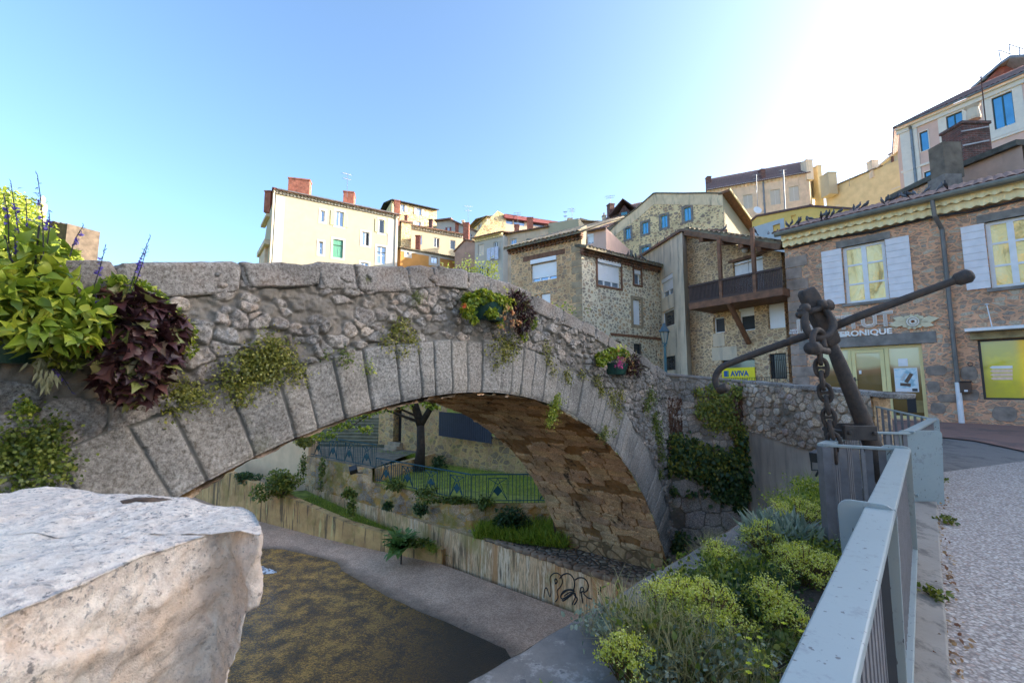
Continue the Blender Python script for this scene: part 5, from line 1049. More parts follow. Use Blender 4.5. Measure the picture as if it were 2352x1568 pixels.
wl = thing('abutment_wall', 'ivy covered dark stone wall filling the corner between bridge and plastered quay wall', 'wall', K1 + Z3(-5))
strip_relief('stone_face', [C1 - Vector((.1, 0, 0)), K1], -6, -2.4, M_DARKW, wl, .55, .36, 61, .025, 1.1, .07, .05, .02, vary=.6)
strip_relief('upper_face', [C1 - Vector((.1, 0, 0)), K1], -2.42, lambda u: .3 - .1 * u, M_RUB, wl, .26, .17, 62, .02, 1.2, .05, .05, .02)
m = MB(); m.prism([C1 + Vector((-.1, .05, -6)), K1 + Vector((0, .05, -6)), K1 + Vector((0, .05, .09)), C1 + Vector((-.1, .05, .3))], (0, .35, 0)); m.build('core', STONEG, wl)
m = MB(); m.prism([C1 + Vector((-.1, -.06, .28)), K1 + Vector((.05, -.06, .07)), K1 + Vector((.05, -.06, .16)), C1 + Vector((-.1, -.06, .37))], (0, .48, 0)); m.build('coping', STONEG, wl, bevel=.03)
wr = thing('quay_parapet_wall', 'warm cobble masonry parapet over a smooth plastered retaining wall behind the anchor', 'wall', K2 + Z3(-1.5))
jz = lambda u: -1.15 - .2 * u / 1.6
strip_relief('cobble_face', [K1, K2, K2 + (K2 - K1) * .04], lambda u: -1.14 - .13 * u, lambda u: .08 - .075 * u, M_WARMW, wr, .20, .16, 66, .016, 1.0, .06, .03, .018, vary=.9, cob=.085)
dn = (K2 - K1).normalized(); nn = Vector((dn.y, -dn.x, 0)); K3 = K1 + dn * 3.75
m = MB(); m.quad(K1 - nn * .01 + Z3(-6), K3 - nn * .01 + Z3(-6), K3 - nn * .01 + Z3(-1.6), K1 - nn * .01 + Z3(-1.12)); m.build('plaster_face', m_flat('stained_plaster', (.36, .31, .26), .85, .18, 1.0, .25, stain=((.19, .17, .155), .45, .75)), wr)
m = MB(); m.prism([K1 - nn * .05 + Z3(-6), K2 - nn * .05 + Z3(-6), K2 - nn * .05 + Z3(-.19), K1 - nn * .05 + Z3(.07)], -nn * .4)
m.prism([K2 - nn * .05 + Z3(-2), K2 - nn * .45 + Z3(-2), K2 - nn * .45 + Z3(-.2), K2 - nn * .05 + Z3(-.2)], dn * .12); m.build('core', RUB_W, wr)
r7 = np.random.default_rng(3); u = 0; i = 0
while u < 3.4:
    L_ = .5 + .4 * r7.random(); ctr = K1 + dn * (u + L_ / 2) - nn * .2 + Z3(.08 - .075 * (u + L_ / 2) + .03); Mx = Matrix(((dn.x, nn.x, 0, ctr.x), (dn.y, nn.y, 0, ctr.y), (-.07, 0, 1, ctr.z), (0, 0, 0, 1)))
    V, Fq = superbox(Mx, (L_ + .01, .46, .10), .25, 30, 14, .012, 40 + i); arr_mesh('coping_stone', V, Fq, M_COPE, wr, attrs=dict(tone=np.full(len(V), r7.random()), mort=np.zeros(len(V))), smooth=True); u += L_; i += 1
# ================================================================ quay, street, river
CD = Vector((.7235, .690, 0)).normalized(); CN = Vector((-CD.y, CD.x, 0)); CP = Vector((-.32, 2.73, 0)); ZCAP = -1.72
def cq(u, v, z=0): return CP + CD * u + CN * v + Z3(z)          # v>0 towards the river
def street_z(p): return -1.66 + .045 * (.68 * p[0] + .73 * p[1] - 3.5)
def ats(px, dz=0):
    t, e = ray(px); k_ = (-1.66 - .045 * 3.5 + dz) / (e - .045 * (.68 * t + .73)); return Vector((t * k_, k_, e * k_))
q = NM('quay_concrete'); n1 = q.noise(3, 6, .7); n2 = q.noise(22, 5, .7); b = q.mix((.13, .115, .10), (.25, .22, .185), q.ramp(n1, [(.35, 0.), (.65, 1.)])); b = q.mix(b, (.46, .43, .38), q.ramp(q.noise(4.5, 8, .8), [(.55, 0.), (.62, .8)])); b = q.mix(b, (.03, .03, .03), q.ramp(q.noise(9, 3, .5), [(.68, 0.), (.71, .8)])); b = q.mix(b, q.mix((.1, .1, .1), (.26, .25, .24), n2), .35)
q.col(b).rough(.9); q.bump(q.math('ADD', n2, q.math('MULTIPLY', q.noise(120, 3), .4)), .5, .01); CONC = q.m
qw = thing('quay_wall', 'grey concrete topped quay wall with lichen running beside the flower bed', 'wall', cq(0, 0, ZCAP))
us = np.arange(-6, 8.9, .03); vs = np.linspace(0, 1, 46); U, V_ = np.meshgrid(us, vs, indexing='ij'); wedge = -.015 + .022 * (fbm(us * 2, us * 0 + 3, 8, 4) - .5) * 2; vv = wedge[:, None] - V_ * 1.1; hz = .012 * (fbm(U * 4, V_ * 6, 15, 5) - .5) * 2
edge_drop = -.03 * np.exp(-V_ * 1.1 / .02); P = np.array(CP) + U[..., None] * A3(CD) + vv[..., None] * A3(CN) + np.stack([U * 0, U * 0, ZCAP + hz + edge_drop], -1)
arr_mesh('cap', P.reshape(-1, 3), grid_faces(*U.shape)[:, ::-1], CONC, qw, smooth=True)
m = MB(); m.quad(cq(-6, -.02, -6.3), cq(8.9, -.02, -6.3), cq(8.9, -.02, ZCAP - .02), cq(-6, -.02, ZCAP - .02)); m.build('river_face', m_rubble('quay_rubble', [(.16, .13, .1), (.2, .17, .13), (.12, .1, .08)], (.13, .12, .1), 2.2, 1.4, .06), qw)
# flower bed soil
q = NM('bed_soil'); b = q.mix((.035, .026, .018), (.10, .08, .06), q.noise(9, 6, .7)); b = q.mix(b, (.2, .17, .13), q.ramp(q.noise(30, 3), [(.6, 0.), (.7, .8)])); q.col(b).rough(.95); q.bump(q.noise(25, 5, .7), .8, .03)
us = np.linspace(-6, 8.6, 260); vs = np.linspace(0, 1, 46); U, V_ = np.meshgrid(us, vs, indexing='ij')
rl = lambda u: .62 + 0 * u                                       # bed inner edge offset
inner = 1.9
vv = -.80 - V_ * (inner - .80) ; hz = .05 * np.sin(np.pi * V_) + .05 * (fbm(U * 3, V_ * 3, 5, 5) - .3); P = np.array(CP) + U[..., None] * A3(CD) + vv[..., None] * A3(CN) + np.stack([U * 0, U * 0, ZCAP + .0 + hz], -1)
arr_mesh('flower_bed_soil', P.reshape(-1, 3), grid_faces(*U.shape)[:, ::-1], q.m, None, smooth=True, kind='structure')
# street sheets
def sheet(name, pts, mat, dz=0., z=None, kind='structure', sub=0):
    m = MB(); P = [Vector((p[0], p[1], (street_z(p) + dz) if z is None else z)) for p in pts]; m.add(P, [tuple(range(len(P)))]); return m.build(name, mat, None, kind=kind)
q = NM('grey_asphalt'); n2 = q.noise(60, 4, .7); b = q.mix((.14, .125, .115), (.28, .25, .225), n2); b = q.mix(b, (.09, .08, .075), q.ramp(q.noise(2.2, 6, .75, q.map((1.4, .6, 1), (0, 0, .6))), [(.5, 0.), (.6, .7)])); q.col(b).rough(.85); q.bump(n2, .5, .01); ASPH = q.m
q = NM('red_asphalt'); n2 = q.noise(60, 4, .7); b = q.mix((.22, .115, .09), (.36, .20, .16), n2); b = q.mix(b, (.10, .08, .075), q.ramp(q.noise(1.5, 5, .7), [(.5, 0.), (.65, .6)])); q.col(b).rough(.85); q.bump(n2, .5, .01); RASPH = q.m
q = NM('exposed_aggregate'); v = q.vor(52); sp = q.n('ShaderNodeSeparateColor'); q.l(v.outputs['Color'], sp.inputs[0]); b = q.ramp(sp.outputs[0], [(0, (.42, .34, .30)), (.3, (.62, .54, .47)), (.55, (.28, .22, .19)), (.75, (.75, .69, .62)), (1, (.46, .31, .24))]); b = q.mix(b, (.2, .17, .15), q.ramp(v.outputs[0], [(.4, 0.), (.8, .8)])); b = q.mix(q.mix(b, (0, 0, 0), .25), b, q.noise(1.4, 5, .6)); q.col(b).rough(.75); q.bump(v.outputs[0], -.8, .012); AGG = q.m
base_ = [(-9, -30), (44, -30), (44, 28), (30, 26), (14.5, 18), (6.9, 11), (7.2, 8.6), (cq(8.6, -1.5).x, cq(8.6, -1.5).y), (cq(5, -1.7).x, cq(5, -1.7).y), (cq(-6, -inner).x, cq(-6, -inner).y)]
sheet('street', base_, ASPH, -.02)
kb0, kb1 = ats((2135, 1568)), ats((2185, 1568)); ke0, ke1 = ats((2122, 1095)), ats((2147, 1088))
agg = [kb1 - (ke1 - kb1) * .8, ke1, ats((2352, 1060)), ats((2352, 1060)) + Vector((6, -3, 0)), Vector((6, -6, 0))]
sheet('pavement', agg, AGG, .012)
ra = [ats((2140, 968)), ats((2352, 978)), ats((2352, 978)) + Vector((5, -5, 0)), ats((2352, 1038)) + Vector((5, -4, 0)), ats((2352, 1036)), ats((2240, 1012)), ats((2100, 997)), Vector((7.3, 9.2, 0)), Vector((7.8, 12.5, 0)), Vector((9.8, 15.0, 0))]
sheet('street_apron', ra, RASPH, .006)
q = NM('kerb_concrete'); b = q.mix((.24, .21, .18), (.42, .37, .31), q.noise(2.5, 6, .7)); b = q.mix(b, (.06, .055, .05), q.ramp(q.noise(3.5, 7, .8, q.map((1, .5, 1))), [(.5, 0.), (.6, .6)])); q.col(b).rough(.9); q.bump(q.noise(35, 5), .5, .012)
d_ = (ke1 - kb1).normalized(); m = MB(); a0, a1 = kb0 - d_ * 3.6, kb1 - d_ * 3.6; b0, b1 = ke0 + d_ * .4, ke1 + d_ * .1
a0 = a0 - Vector((.34, 0, 0)); b0 = b0 - Vector((.34, 0, 0))
for p in (a0, a1, b0, b1): p.z = street_z(p)
m.prism([a0 + Z3(.05), a1 + Z3(.05), b1 + Z3(.05), b0 + Z3(.05)], (0, 0, -.4)); m.build('kerb', q.m, None, bevel=.012, kind='structure')
# river channel
ZB = -5.8; ZW = -5.90
q = NM('gravel_concrete_bed'); sx = q.n('ShaderNodeSeparateXYZ'); q.l(q.co, sx.inputs[0]); v = q.vor(38); sp = q.n('ShaderNodeSeparateColor'); q.l(v.outputs['Color'], sp.inputs[0]); b = q.ramp(sp.outputs[0], [(0, (.36, .20, .12)), (.5, (.62, .385, .255)), (1, (.84, .57, .40))]); b = q.mix(b, (.56, .345, .225), .3)
b = q.mix(b, q.mix(b, (.0, .0, .0), .3), q.ramp(q.noise(.8, 5, .65), [(.4, 0.), (.7, 1.)])); wet = q.ramp(q.math('ADD', q.math('MULTIPLY_ADD', sx.outputs[2], 12., 12 * 5.885 + .5), q.math('MULTIPLY_ADD', q.noise(3, 4), .5, -.25)), [(.2, 1.), (.75, 0.)])
b = q.mix(b, (.045, .03, .016), wet); q.col(b); q.rough(q.ramp(wet, [(0, .85), (1, .3)])); q.bump(v.outputs[0], -.5, .012); BED = q.m
wall_pts = [(6.0, 8.2), (4.2, 9.75), (1.41, 12.03), (-2.29, 14.96), (-6.2, 16.85), (-11.05, 19.6), (-16.5, 23.5), (-26, 30)]
edge_px = [(1164, 1488), (1104, 1461), (1037, 1431), (970, 1404), (884, 1364), (790, 1311), (777, 1291), (737, 1279), (657, 1261), (590, 1258)]
edge_p = [Vector((2.6, 5.2, 0)), Vector((1.2, 6.9, 0))] + [atz(p, ZW) for p in edge_px] + [Vector((-12.5, 18.2, 0)), Vector((-18, 22.4, 0)), Vector((-27, 28.5, 0))]
def resamp(pts, n):
    P = np.array([(p[0], p[1]) for p in pts]); cu = np.concatenate([[0], np.cumsum(np.hypot(*np.diff(P, axis=0).T))]); t = np.linspace(0, cu[-1], n); return np.stack([np.interp(t, cu, P[:, 0]), np.interp(t, cu, P[:, 1])], 1)
W_ = resamp(wall_pts, 160); E_ = resamp(edge_p, 160); E_ = E_ + .05 * np.stack([fbm(np.arange(160) * .7, np.zeros(160), 3) - .5, fbm(np.arange(160) * .7, np.ones(160), 4) - .5], 1); rows = []
for t_, z_ in ((0, ZB), (.5, -5.83), (1, ZW + .004), (1.25, ZW - .1), (2.2, -6.3), (4.5, -6.4)):
    p = W_ + (E_ - W_) * min(t_, 1);
    if t_ > 1: dv = unit(E_ - W_); p = E_ + dv * (t_ - 1) * 3
    rows.append(np.concatenate([p, np.full((160, 1), z_)], 1))
P = np.stack(rows, 1)
arr_mesh('riverbed', P.reshape(-1, 3), grid_faces(160, len(rows)), BED, None, smooth=True, kind='structure')
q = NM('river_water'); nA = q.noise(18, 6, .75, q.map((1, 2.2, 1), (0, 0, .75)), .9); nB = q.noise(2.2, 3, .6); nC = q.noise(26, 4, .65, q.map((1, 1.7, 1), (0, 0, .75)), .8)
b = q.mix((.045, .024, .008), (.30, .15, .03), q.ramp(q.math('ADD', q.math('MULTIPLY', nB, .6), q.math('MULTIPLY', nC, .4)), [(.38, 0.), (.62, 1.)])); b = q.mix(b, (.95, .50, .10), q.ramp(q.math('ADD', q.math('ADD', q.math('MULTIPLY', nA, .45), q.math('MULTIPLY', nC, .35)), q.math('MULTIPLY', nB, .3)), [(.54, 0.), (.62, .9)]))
sx = q.n('ShaderNodeSeparateXYZ'); q.l(q.co, sx.inputs[0]); dk = q.math('ADD', q.math('MULTIPLY_ADD', sx.outputs[0], .17, .85), q.math('MULTIPLY', nB, .7)); b = q.mix(b, (.007, .006, .005), q.ramp(dk, [(.55, 0.), (1.0, .93)]))  # darkens to the right: shade put into the water colour
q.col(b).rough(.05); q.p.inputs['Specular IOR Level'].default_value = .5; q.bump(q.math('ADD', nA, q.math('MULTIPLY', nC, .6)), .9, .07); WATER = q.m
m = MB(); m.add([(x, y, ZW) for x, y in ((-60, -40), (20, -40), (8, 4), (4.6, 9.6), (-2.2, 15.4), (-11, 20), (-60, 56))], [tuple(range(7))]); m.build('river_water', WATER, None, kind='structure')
# small weir with white foam
FO = NM('white_foam'); FO.col(FO.mix((.8, .82, .86), (.16, .15, .14), FO.ramp(FO.noise(9, 5, .7, FO.map((1, 1, .3))), [(.45, 0.), (.56, 1.)]))).rough(.35); FO.bump(FO.noise(20, 4), .6, .05); w0 = atz((560, 1318), ZW + .1); w1 = atz((636, 1308), ZW + .1); bk = atz((566, 1284), ZW + .3); bk.z = ZW + .28
us = np.linspace(-.6, 1, 60); vs = np.linspace(0, 1, 24); U, V_ = np.meshgrid(us, vs, indexing='ij'); A0 = np.array(w0); A1 = np.array(w1); Bk = np.array(bk); P = A0 + U[..., None] * (A1 - A0) + (1 - V_)[..., None] * (Bk - A0) * (1 - U * .85)[..., None] * .9; P[..., 2] = ZW + .02 + .24 * (1 - V_ ** 2) * np.clip(1.02 - U, 0, 1) + .05 * (fbm(U * 9, V_ * 9, 2, 4) - .5)
arr_mesh('weir_foam', P.reshape(-1, 3), grid_faces(*U.shape)[:, ::-1], FO.m, None, smooth=True, kind='structure')
# ================================================================ banks beyond the bridge
q = NM('streaked_concrete'); st_ = q.noise(2.6, 6, .7, q.map((1.6, 1.6, .16))); st2 = q.noise(1.5, 5, .7, q.map((1.8, 1.8, .12)));
b = q.ramp(st_, [(.3, (.07, .045, .025)), (.4, (.30, .19, .10)), (.47, (.82, .53, .30)), (.52, (.36, .20, .09)), (.58, (.86, .64, .42)), (.68, (.16, .1, .06))]); b = q.mix(b, (.48, .20, .06), q.ramp(st2, [(.54, 0.), (.62, .7)])); b = q.mix(b, (.34, .26, .08), q.ramp(q.noise(.7, 4, .6), [(.5, 0.), (.64, .7)])); q.col(b).rough(.85); q.bump(q.noise(10, 5, .7), .5, .03); STREAK = q.m
q = NM('mossy_concrete'); b = q.mix((.36, .20, .08), (.60, .38, .15), q.ramp(q.noise(1.2, 5, .65), [(.35, 0.), (.65, 1.)])); b = q.mix(b, (.05, .04, .03), q.ramp(q.noise(2.4, 6, .7, q.map((1.6, 1.6, .14))), [(.54, 0.), (.6, .75)])); b = q.mix(b, (.58, .52, .22), q.ramp(q.noise(3.1, 6, .7, q.map((1.7, 1.7, .16))), [(.6, 0.), (.64, .75)])); b = q.mix(b, (.20, .16, .03), q.ramp(q.noise(.9, 5, .7), [(.5, 0.), (.65, .6)])); q.col(b).rough(.9); q.bump(q.noise(12, 5, .7), .5, .03); MOSSC = q.m
def wallpoly(name, label, pts, zb, zts, mat, thick=.35, cat='wall', group=None):
    m = MB(); pts = [Vector((p[0], p[1], 0)) for p in pts]; zbs = [zb] * len(pts) if not isinstance(zb, list) else zb
    for i, (a, b) in enumerate(zip(pts, pts[1:])):
        d = (b - a).normalized(); n = Vector((d.y, -d.x, 0)); A_ = [a + Z3(zbs[i]), b + Z3(zbs[i + 1]), b + Z3(zts[i + 1]), a + Z3(zts[i])]; m.prism(A_, -n * thick)
    return tag(m.build(name, mat), label, cat, group)
w2 = [(-9.67, 21.19), (-5.37, 17.74), (-3.2, 15.93), (-1.45, 14.51), (-.79, 14.0), (.68, 12.87), (2.46, 11.28), (4.6, 9.3)]
wallpoly('ledge_wall', 'low concrete river wall streaked white and rust orange with black graffiti', w2, -6.2, [-4.75] * 8, STREAK, .4)
w1 = [(-16.5, 23.5), (-11.05, 19.6), (-6.2, 16.85), (-2.29, 14.96)]
wallpoly('low_river_wall', 'low mossy yellow stained concrete wall along the gravel bed', w1, -6.2, [-3.9, -4.3, -5.05, -5.36], MOSSC, .3)
m = MB(); m.prism([Vector((-2.29, 14.96, -6.2)), Vector((-1.9, 14.66, -6.2)), Vector((-1.9, 14.66, -5.36)), Vector((-2.29, 14.96, -5.36))], (.12, .25, 0))
w3 = [(-9.8, 21.35), (-5.6, 18.0), (-5.59, 17.99), (-1.33, 14.75), (2.2, 14.9)]
W3 = strip_relief('upper_bank_wall', w3, -5.0, lambda u: -3.32 if u < 5.4 else -3.82, m_relief('mossy_bank_stone', [(0, (.12, .07, .03)), (.5, (.30, .165, .055)), (1, (.44, .26, .09))], (.26, .15, .045), moss=((.22, .18, .02), .8, .47, .75), kf=2.0, lichen=.05), None, .4, .26, 71, .045, 1.3, .05, .06, .03)
tag(W3, 'mossy brown stone retaining wall under the teal park fence', 'wall')
# cobbled ledge
q = NM('cobbles'); mp = q.map((1, 1, 1)); v = q.vor(5.2, 'F1', mp); ve = q.vor(5.2, 'DISTANCE_TO_EDGE', mp); sp = q.n('ShaderNodeSeparateColor'); q.l(v.outputs['Color'], sp.inputs[0]); b = q.ramp(sp.outputs[0], [(0, (.17, .12, .09)), (.5, (.27, .20, .15)), (1, (.35, .26, .18))]); b = q.mix((.05, .04, .025), b, q.ramp(ve.outputs[0], [(.02, 0.), (.14, 1.)])); q.col(b).rough(.8); q.bump(q.ramp(ve.outputs[0], [(0, 0.), (.3, 1.)]), 1., .07)
led = [(-.85, 14.0), (.68, 12.83), (2.46, 11.24), (4.6, 9.26), (6.4, 10.8), (6.2, 12.2), (3.2, 15.5), (-.4, 15.2)]
sheet('cobbled_ledge', led, q.m, z=-4.742)
m = MB(); rk = np.random.default_rng(8)
for i in range(26):
    t_ = i / 26; a = Vector((-.9, 14.1, 0)).lerp(Vector((4.6, 9.3, 0)), t_); Mx = Matrix.Translation((a.x + .12, a.y + .1, -4.74)) @ Matrix.Rotation(-.72, 4, 'Z'); V, Fq = superbox(Mx, (.26 + .1 * rk.random(), .28, .13), .35, 12, 8, .02, i); m.add([tuple(v_) for v_ in V], [tuple(f_) for f_ in Fq])
tag(m.build('ledge_edging', m_flat('edging_stone', (.26, .17, .11), .9, .4, 3, .5), None, smooth='all'), kind='structure')
# lawns and banks
GRASSM = m_flat('lawn_ground', (.20, .22, .03), .95, .5, 3, .6); 
sheet('lawn', [(2.5, 14.9), (-1.33, 14.9), (-5.6, 18.05), (-9, 22), (-8, 26), (6, 24), (6, 16)], GRASSM, z=-3.84)
sheet('upper_terrace', [(-5.7, 18.15), (-9.8, 21.4), (-14, 26), (-8, 30), (-4, 26), (-5.2, 21)], m_flat('gravel_path', (.15, .125, .085), .95, .4, 4, .4), z=-3.34)
sheet('grass_shelf', [(-2.0, 14.95), (-6.1, 17.0), (-11, 19.8), (-9.7, 21.2), (-5.4, 17.8), (-3.1, 15.9), (-1.9, 14.95)], GRASSM, z=-5.55)
m = MB(); m.add([Vector((-1.9, 14.95, -5.5)), Vector((-6.2, 17.0, -5.35)), Vector((-11, 19.7, -4.7)), Vector((-9.7, 21.3, -4.9)), Vector((-5.4, 17.8, -5.3)), Vector((-3.1, 15.9, -5.45))], [(0, 1, 4, 5), (1, 2, 3, 4)]); m.build('grass_bank', GRASSM, None, kind='structure')
# park wall with doorway, steps
fw = mkfac(Vector((-7.4, 24.6, 0)), Vector((-3.2, 21.8, 0)), -4, -.4); fw2 = mkfac(fw.B, Vector((3.4, 17.2, 0)), -4, -2.35)
h = thing('park_wall', 'yellowish rubble wall with narrow dark doorway behind the tree', 'wall', fw.A + Z3(-4)); m = MB()
dh = (fw.uv(903, 980)[0], fw.uv(905, 1014)[1], fw.uv(922, 980)[0], fw.uv(905, 940)[1]); front(m, fw, [dh], None, .5); front(m, fw2, [], [(0, -2.3), (fw2.L * .18, -2.35), (fw2.L, -2.1)]); m.prism([fw2.A - fw2.n * .01 + Z3(-4), fw2.B - fw2.n * .01 + Z3(-4), fw2.B - fw2.n * .01 + Z3(-2.2), fw2.A - fw2.n * .01 + Z3(-2.4)], -fw2.n * .5); m.build('wall', RUB_WALL, h)
m = MB(); fbox(m, fw, *dh, -.6, -.4); m.build('door', DARKG, h); m = MB()
for i in range(3): fbox(m, fw, dh[0] - .15, dh[1] - .16 * (i + 1), dh[2] + .15, dh[1] - .16 * i, -.3, .22 * (i + 1))
m.build('doorstep', STONEW, h)
NAVY = m_flat('navy_fence_paint', (.008, .012, .03), .6, .3, 5); fbk = mkfac(at((1008, 1000), 21.6), at((1130, 980), 18.6), -2.4, -1.4)
t = thing('plank_fence', 'dark navy plank fence standing on the park wall under the arch', 'fence', fbk.pt(0, -2.4)); m = MB(); n = 26
for i in range(n): fbox(m, fbk, fbk.L * i / n + .01, -2.4, fbk.L * (i + 1) / n - .01, -1.25, 0, .02)
m.build('planks', NAVY, t); m = MB(); fbox(m, fbk, 0, -2.2, fbk.L, -2.1, -.04, -.001); fbox(m, fbk, 0, -1.5, fbk.L, -1.4, -.04, -.001); m.build('rails', NAVY, t)
wallpoly('terrace_edge_wall', 'short stone return wall at the right end of the upper terrace', [(-4.0, 22.0), (-5.55, 18.1)], -4.2, [-3.3, -3.3], RUB_WALL, .25)
st = thing('park_steps', 'broad flight of mossy stone steps climbing left of the park wall', 'steps', (-9.5, 23, -3.4)); sd = mkfac(Vector((-13.2, 25.2, 0)), Vector((-6.9, 24.3, 0)), -4, -3)
m = MB()
for i in range(9): fbox(m, sd, 0, -4, sd.L, -3.2 + .15 * i, -8, -.42 * i)
m.build('treads', m_flat('mossy_step_stone', (.13, .12, .07), .9, .35, 3, .4), st)
wallpoly('far_plaster_wall', 'beige plastered embankment wall at far left under the arch', [(-24, 31.5), (-15, 24.8), (-9.75, 21.35)], -5.5, [-2.4, -2.5, -2.6], m_flat('beige_wall', (.70, .50, .31), .9, .12, 1.5, .2), .5)
m = MB(); m.add([(x, y, z_) for x, y, z_ in ((-400, 24, -6), (400, 24, -6), (400, 60, 2), (-400, 60, 2), (400, 1200, 6), (-400, 1200, 6))], [(0, 1, 2, 3), (3, 2, 4, 5)]); m.add([(-400, -400, -6.6), (400, -400, -6.6), (400, 24.2, -6.6), (-400, 24.2, -6.6)], [(0, 1, 2, 3)]); m.build('terrain', GRASSM, None, kind='structure')
# ================================================================ granite block in the foreground
zt0 = -.25; outl = [(600, 1215), (596, 1185), (583, 1165), (560, 1154), (450, 1146), (300, 1132), (235, 1126), (190, 1114), (130, 1110), (60, 1118), (0, 1136)]
fr_ = [(0, 1400), (130, 1345), (227, 1303), (341, 1256), (455, 1220), (540, 1195)]
pl = [atz(p, zt0) for p in outl] + [Vector((-1.75, 1.02, 0)), Vector((-1.55, .45, 0)), Vector((-.8, .36, 0))] + [atz(p, zt0) for p in fr_]
pl = resamp(pl + [pl[0]], 501)[:-1]; n = 500
for _ in range(4): pl = (np.roll(pl, 1, 0) + 2 * pl + np.roll(pl, -1, 0)) / 4
cen = pl.mean(0); lev = []; arc = np.arange(n) / n
for t_ in np.linspace(0, 1, 46): lev.append(np.concatenate([cen + (pl - cen) * (t_ ** .8), np.full((n, 1), zt0)], 1))
dpt = np.linspace(0, 1, 90)[1:]
for t_ in dpt:
    z_ = zt0 - .62 * t_; sh = 1 + .012 * math.sin(min(t_ * 5, 1) * 1.57) - .27 * max(0, t_ - .1) ** 1.15; q_ = cen + (pl - cen) * sh; lev.append(np.concatenate([q_, np.full((n, 1), z_)], 1))
P = np.stack(lev, 1); sd_ = np.concatenate([np.linspace(0, 1, 46) * .5, .5 + .62 * dpt]); Ug = np.repeat(np.arange(n)[:, None] / n * 4, len(lev), 1); Vg = np.repeat(sd_[None], n, 0)
ang = arc * 2 * np.pi; ux, uy = P[..., 0], P[..., 1]; topm = (np.arange(len(lev)) < 46)[None]
nz = fbm(ux * 6 + Vg * 3, uy * 6 + P[..., 2] * 7, 33, 5) - .5; nz2 = fbm(ux * 28 + P[..., 2] * 20, uy * 28 - P[..., 2] * 17, 35, 4) - .5
rd = unit(np.concatenate([pl - cen, np.zeros((n, 1))], 1))[:, None, :]; edge_f = np.clip(1 - np.abs(Vg - .5) / .03, 0, 1)
side_w = np.where(topm, 0, 1)[..., None] * np.clip((Vg[..., None] - .5) / .05, 0, 1)
fu = arc[:, None] * 3.6 + 0 * P[..., 2]; fv_ = P[..., 2]; fsit = jitter_sites(-.2, 3.8, -1.0, -.1, .22, .16, .7, 5, 1.); fi, fe = cells(fu + .05 * nz, fv_ + .05 * nz2, fsit, 1.); fr0 = np.random.default_rng(12); gx_ = fr0.normal(size=len(fsit)) * .22; gy_ = fr0.normal(size=len(fsit)) * .25; of_ = fr0.normal(size=len(fsit)) * .012; FH = gx_[fi] * (fu - fsit[fi, 0]) + gy_[fi] * (fv_ - fsit[fi, 1]) + of_[fi]
for _ in range(2): FH = (np.roll(FH, 1, 0) + 2 * FH + np.roll(FH, -1, 0)) / 4
nz3 = np.abs(fbm(ux * 11 + P[..., 2] * 9, uy * 11 - P[..., 2] * 13, 55, 4) - .5); P = P + rd * side_w * (np.minimum(.03 * nz + .03 * nz2 - .03 * nz3 + FH * .38 - .004, .012))[..., None]; P[..., 2] += np.where(topm, (.03 * nz + .012 * nz2 - .012 * nz3), 0) - .010 * edge_f * (1 + nz * 3)
q = NM('pale_granite'); n1 = q.noise(85, 4, .75); n2_ = q.noise(48, 5, .75); b = q.mix((.60, .46, .36), (.90, .76, .62), q.ramp(q.noise(45, 6, .8, q.map((1.3, 1, 1))), [(.38, 0.), (.6, 1.)])); b = q.mix(b, (.07, .065, .07), q.ramp(n1, [(.575, 0.), (.62, .9)])); b = q.mix(b, (.30, .26, .24), q.ramp(n2_, [(.55, 0.), (.62, .7)])); b = q.mix(b, (.74, .66, .55), q.ramp(q.noise(3.5, 5, .6), [(.45, 0.), (.7, .6)]))
g = q.n('ShaderNodeNewGeometry'); gs = q.n('ShaderNodeSeparateXYZ'); q.l(g.outputs['Normal'], gs.inputs[0]); sx = q.n('ShaderNodeSeparateXYZ'); q.l(q.co, sx.inputs[0])
inv = q.math('SUBTRACT', 1, q.ramp(gs.outputs[2], [(.5, 0.), (.85, 1.)])); b = q.mix(b, (.72, .46, .27), q.math('MULTIPLY', q.ramp(q.math('ADD', q.noise(4.5, 6, .75), q.math('MULTIPLY_ADD', sx.outputs[0], .22, .13)), [(.5, 0.), (.64, .5)]), inv)); b = q.mix(b, (.30, .28, .27), q.math('MULTIPLY', q.ramp(q.noise(3.3, 7, .75), [(.5, 0.), (.68, .6)]), inv)); b = q.mix(b, (.62, .48, .38), q.ramp(q.noise(2.6, 5, .6), [(.5, 0.), (.7, .5)]))
q.col(b).rough(.85); q.bump(q.math('ADD', n2_, q.math('MULTIPLY', n1, .5)), .8, .008)
blk = arr_mesh('granite_block', P.reshape(-1, 3), np.concatenate([grid_faces(n, len(lev)), np.stack([(n - 1) * len(lev) + np.arange(len(lev) - 1), np.arange(len(lev) - 1), np.arange(len(lev) - 1) + 1, (n - 1) * len(lev) + np.arange(len(lev) - 1) + 1], -1)]), q.m, None, smooth=True)
tag(blk, 'large rough hewn pale granite block with rusty side in the near left corner', 'stone block')
m = MB(); V, Fq = superbox(Matrix.Translation((-1.0, .83, -1.3)) @ Matrix.Rotation(.75, 4, 'Z'), (1.15, .62, .92), .25, 60, 50, .05, 77, 3)
arr_mesh('base_stone', V, Fq, m_flat('dark_base_stone', (.13, .115, .11), .9, .4, 6, .6), None, smooth=True, label='dark rough stone carrying the pale granite block', cat='stone block')
V, Fq = superbox(at(c('M', 1095, 265), 1.02) and Matrix.Translation(atz(c('M', 1095, 275), -.243)) @ Matrix.Rotation(.2, 4, 'Z'), (.10, .035, .012), .9, 24, 12, .012, 5, 40)
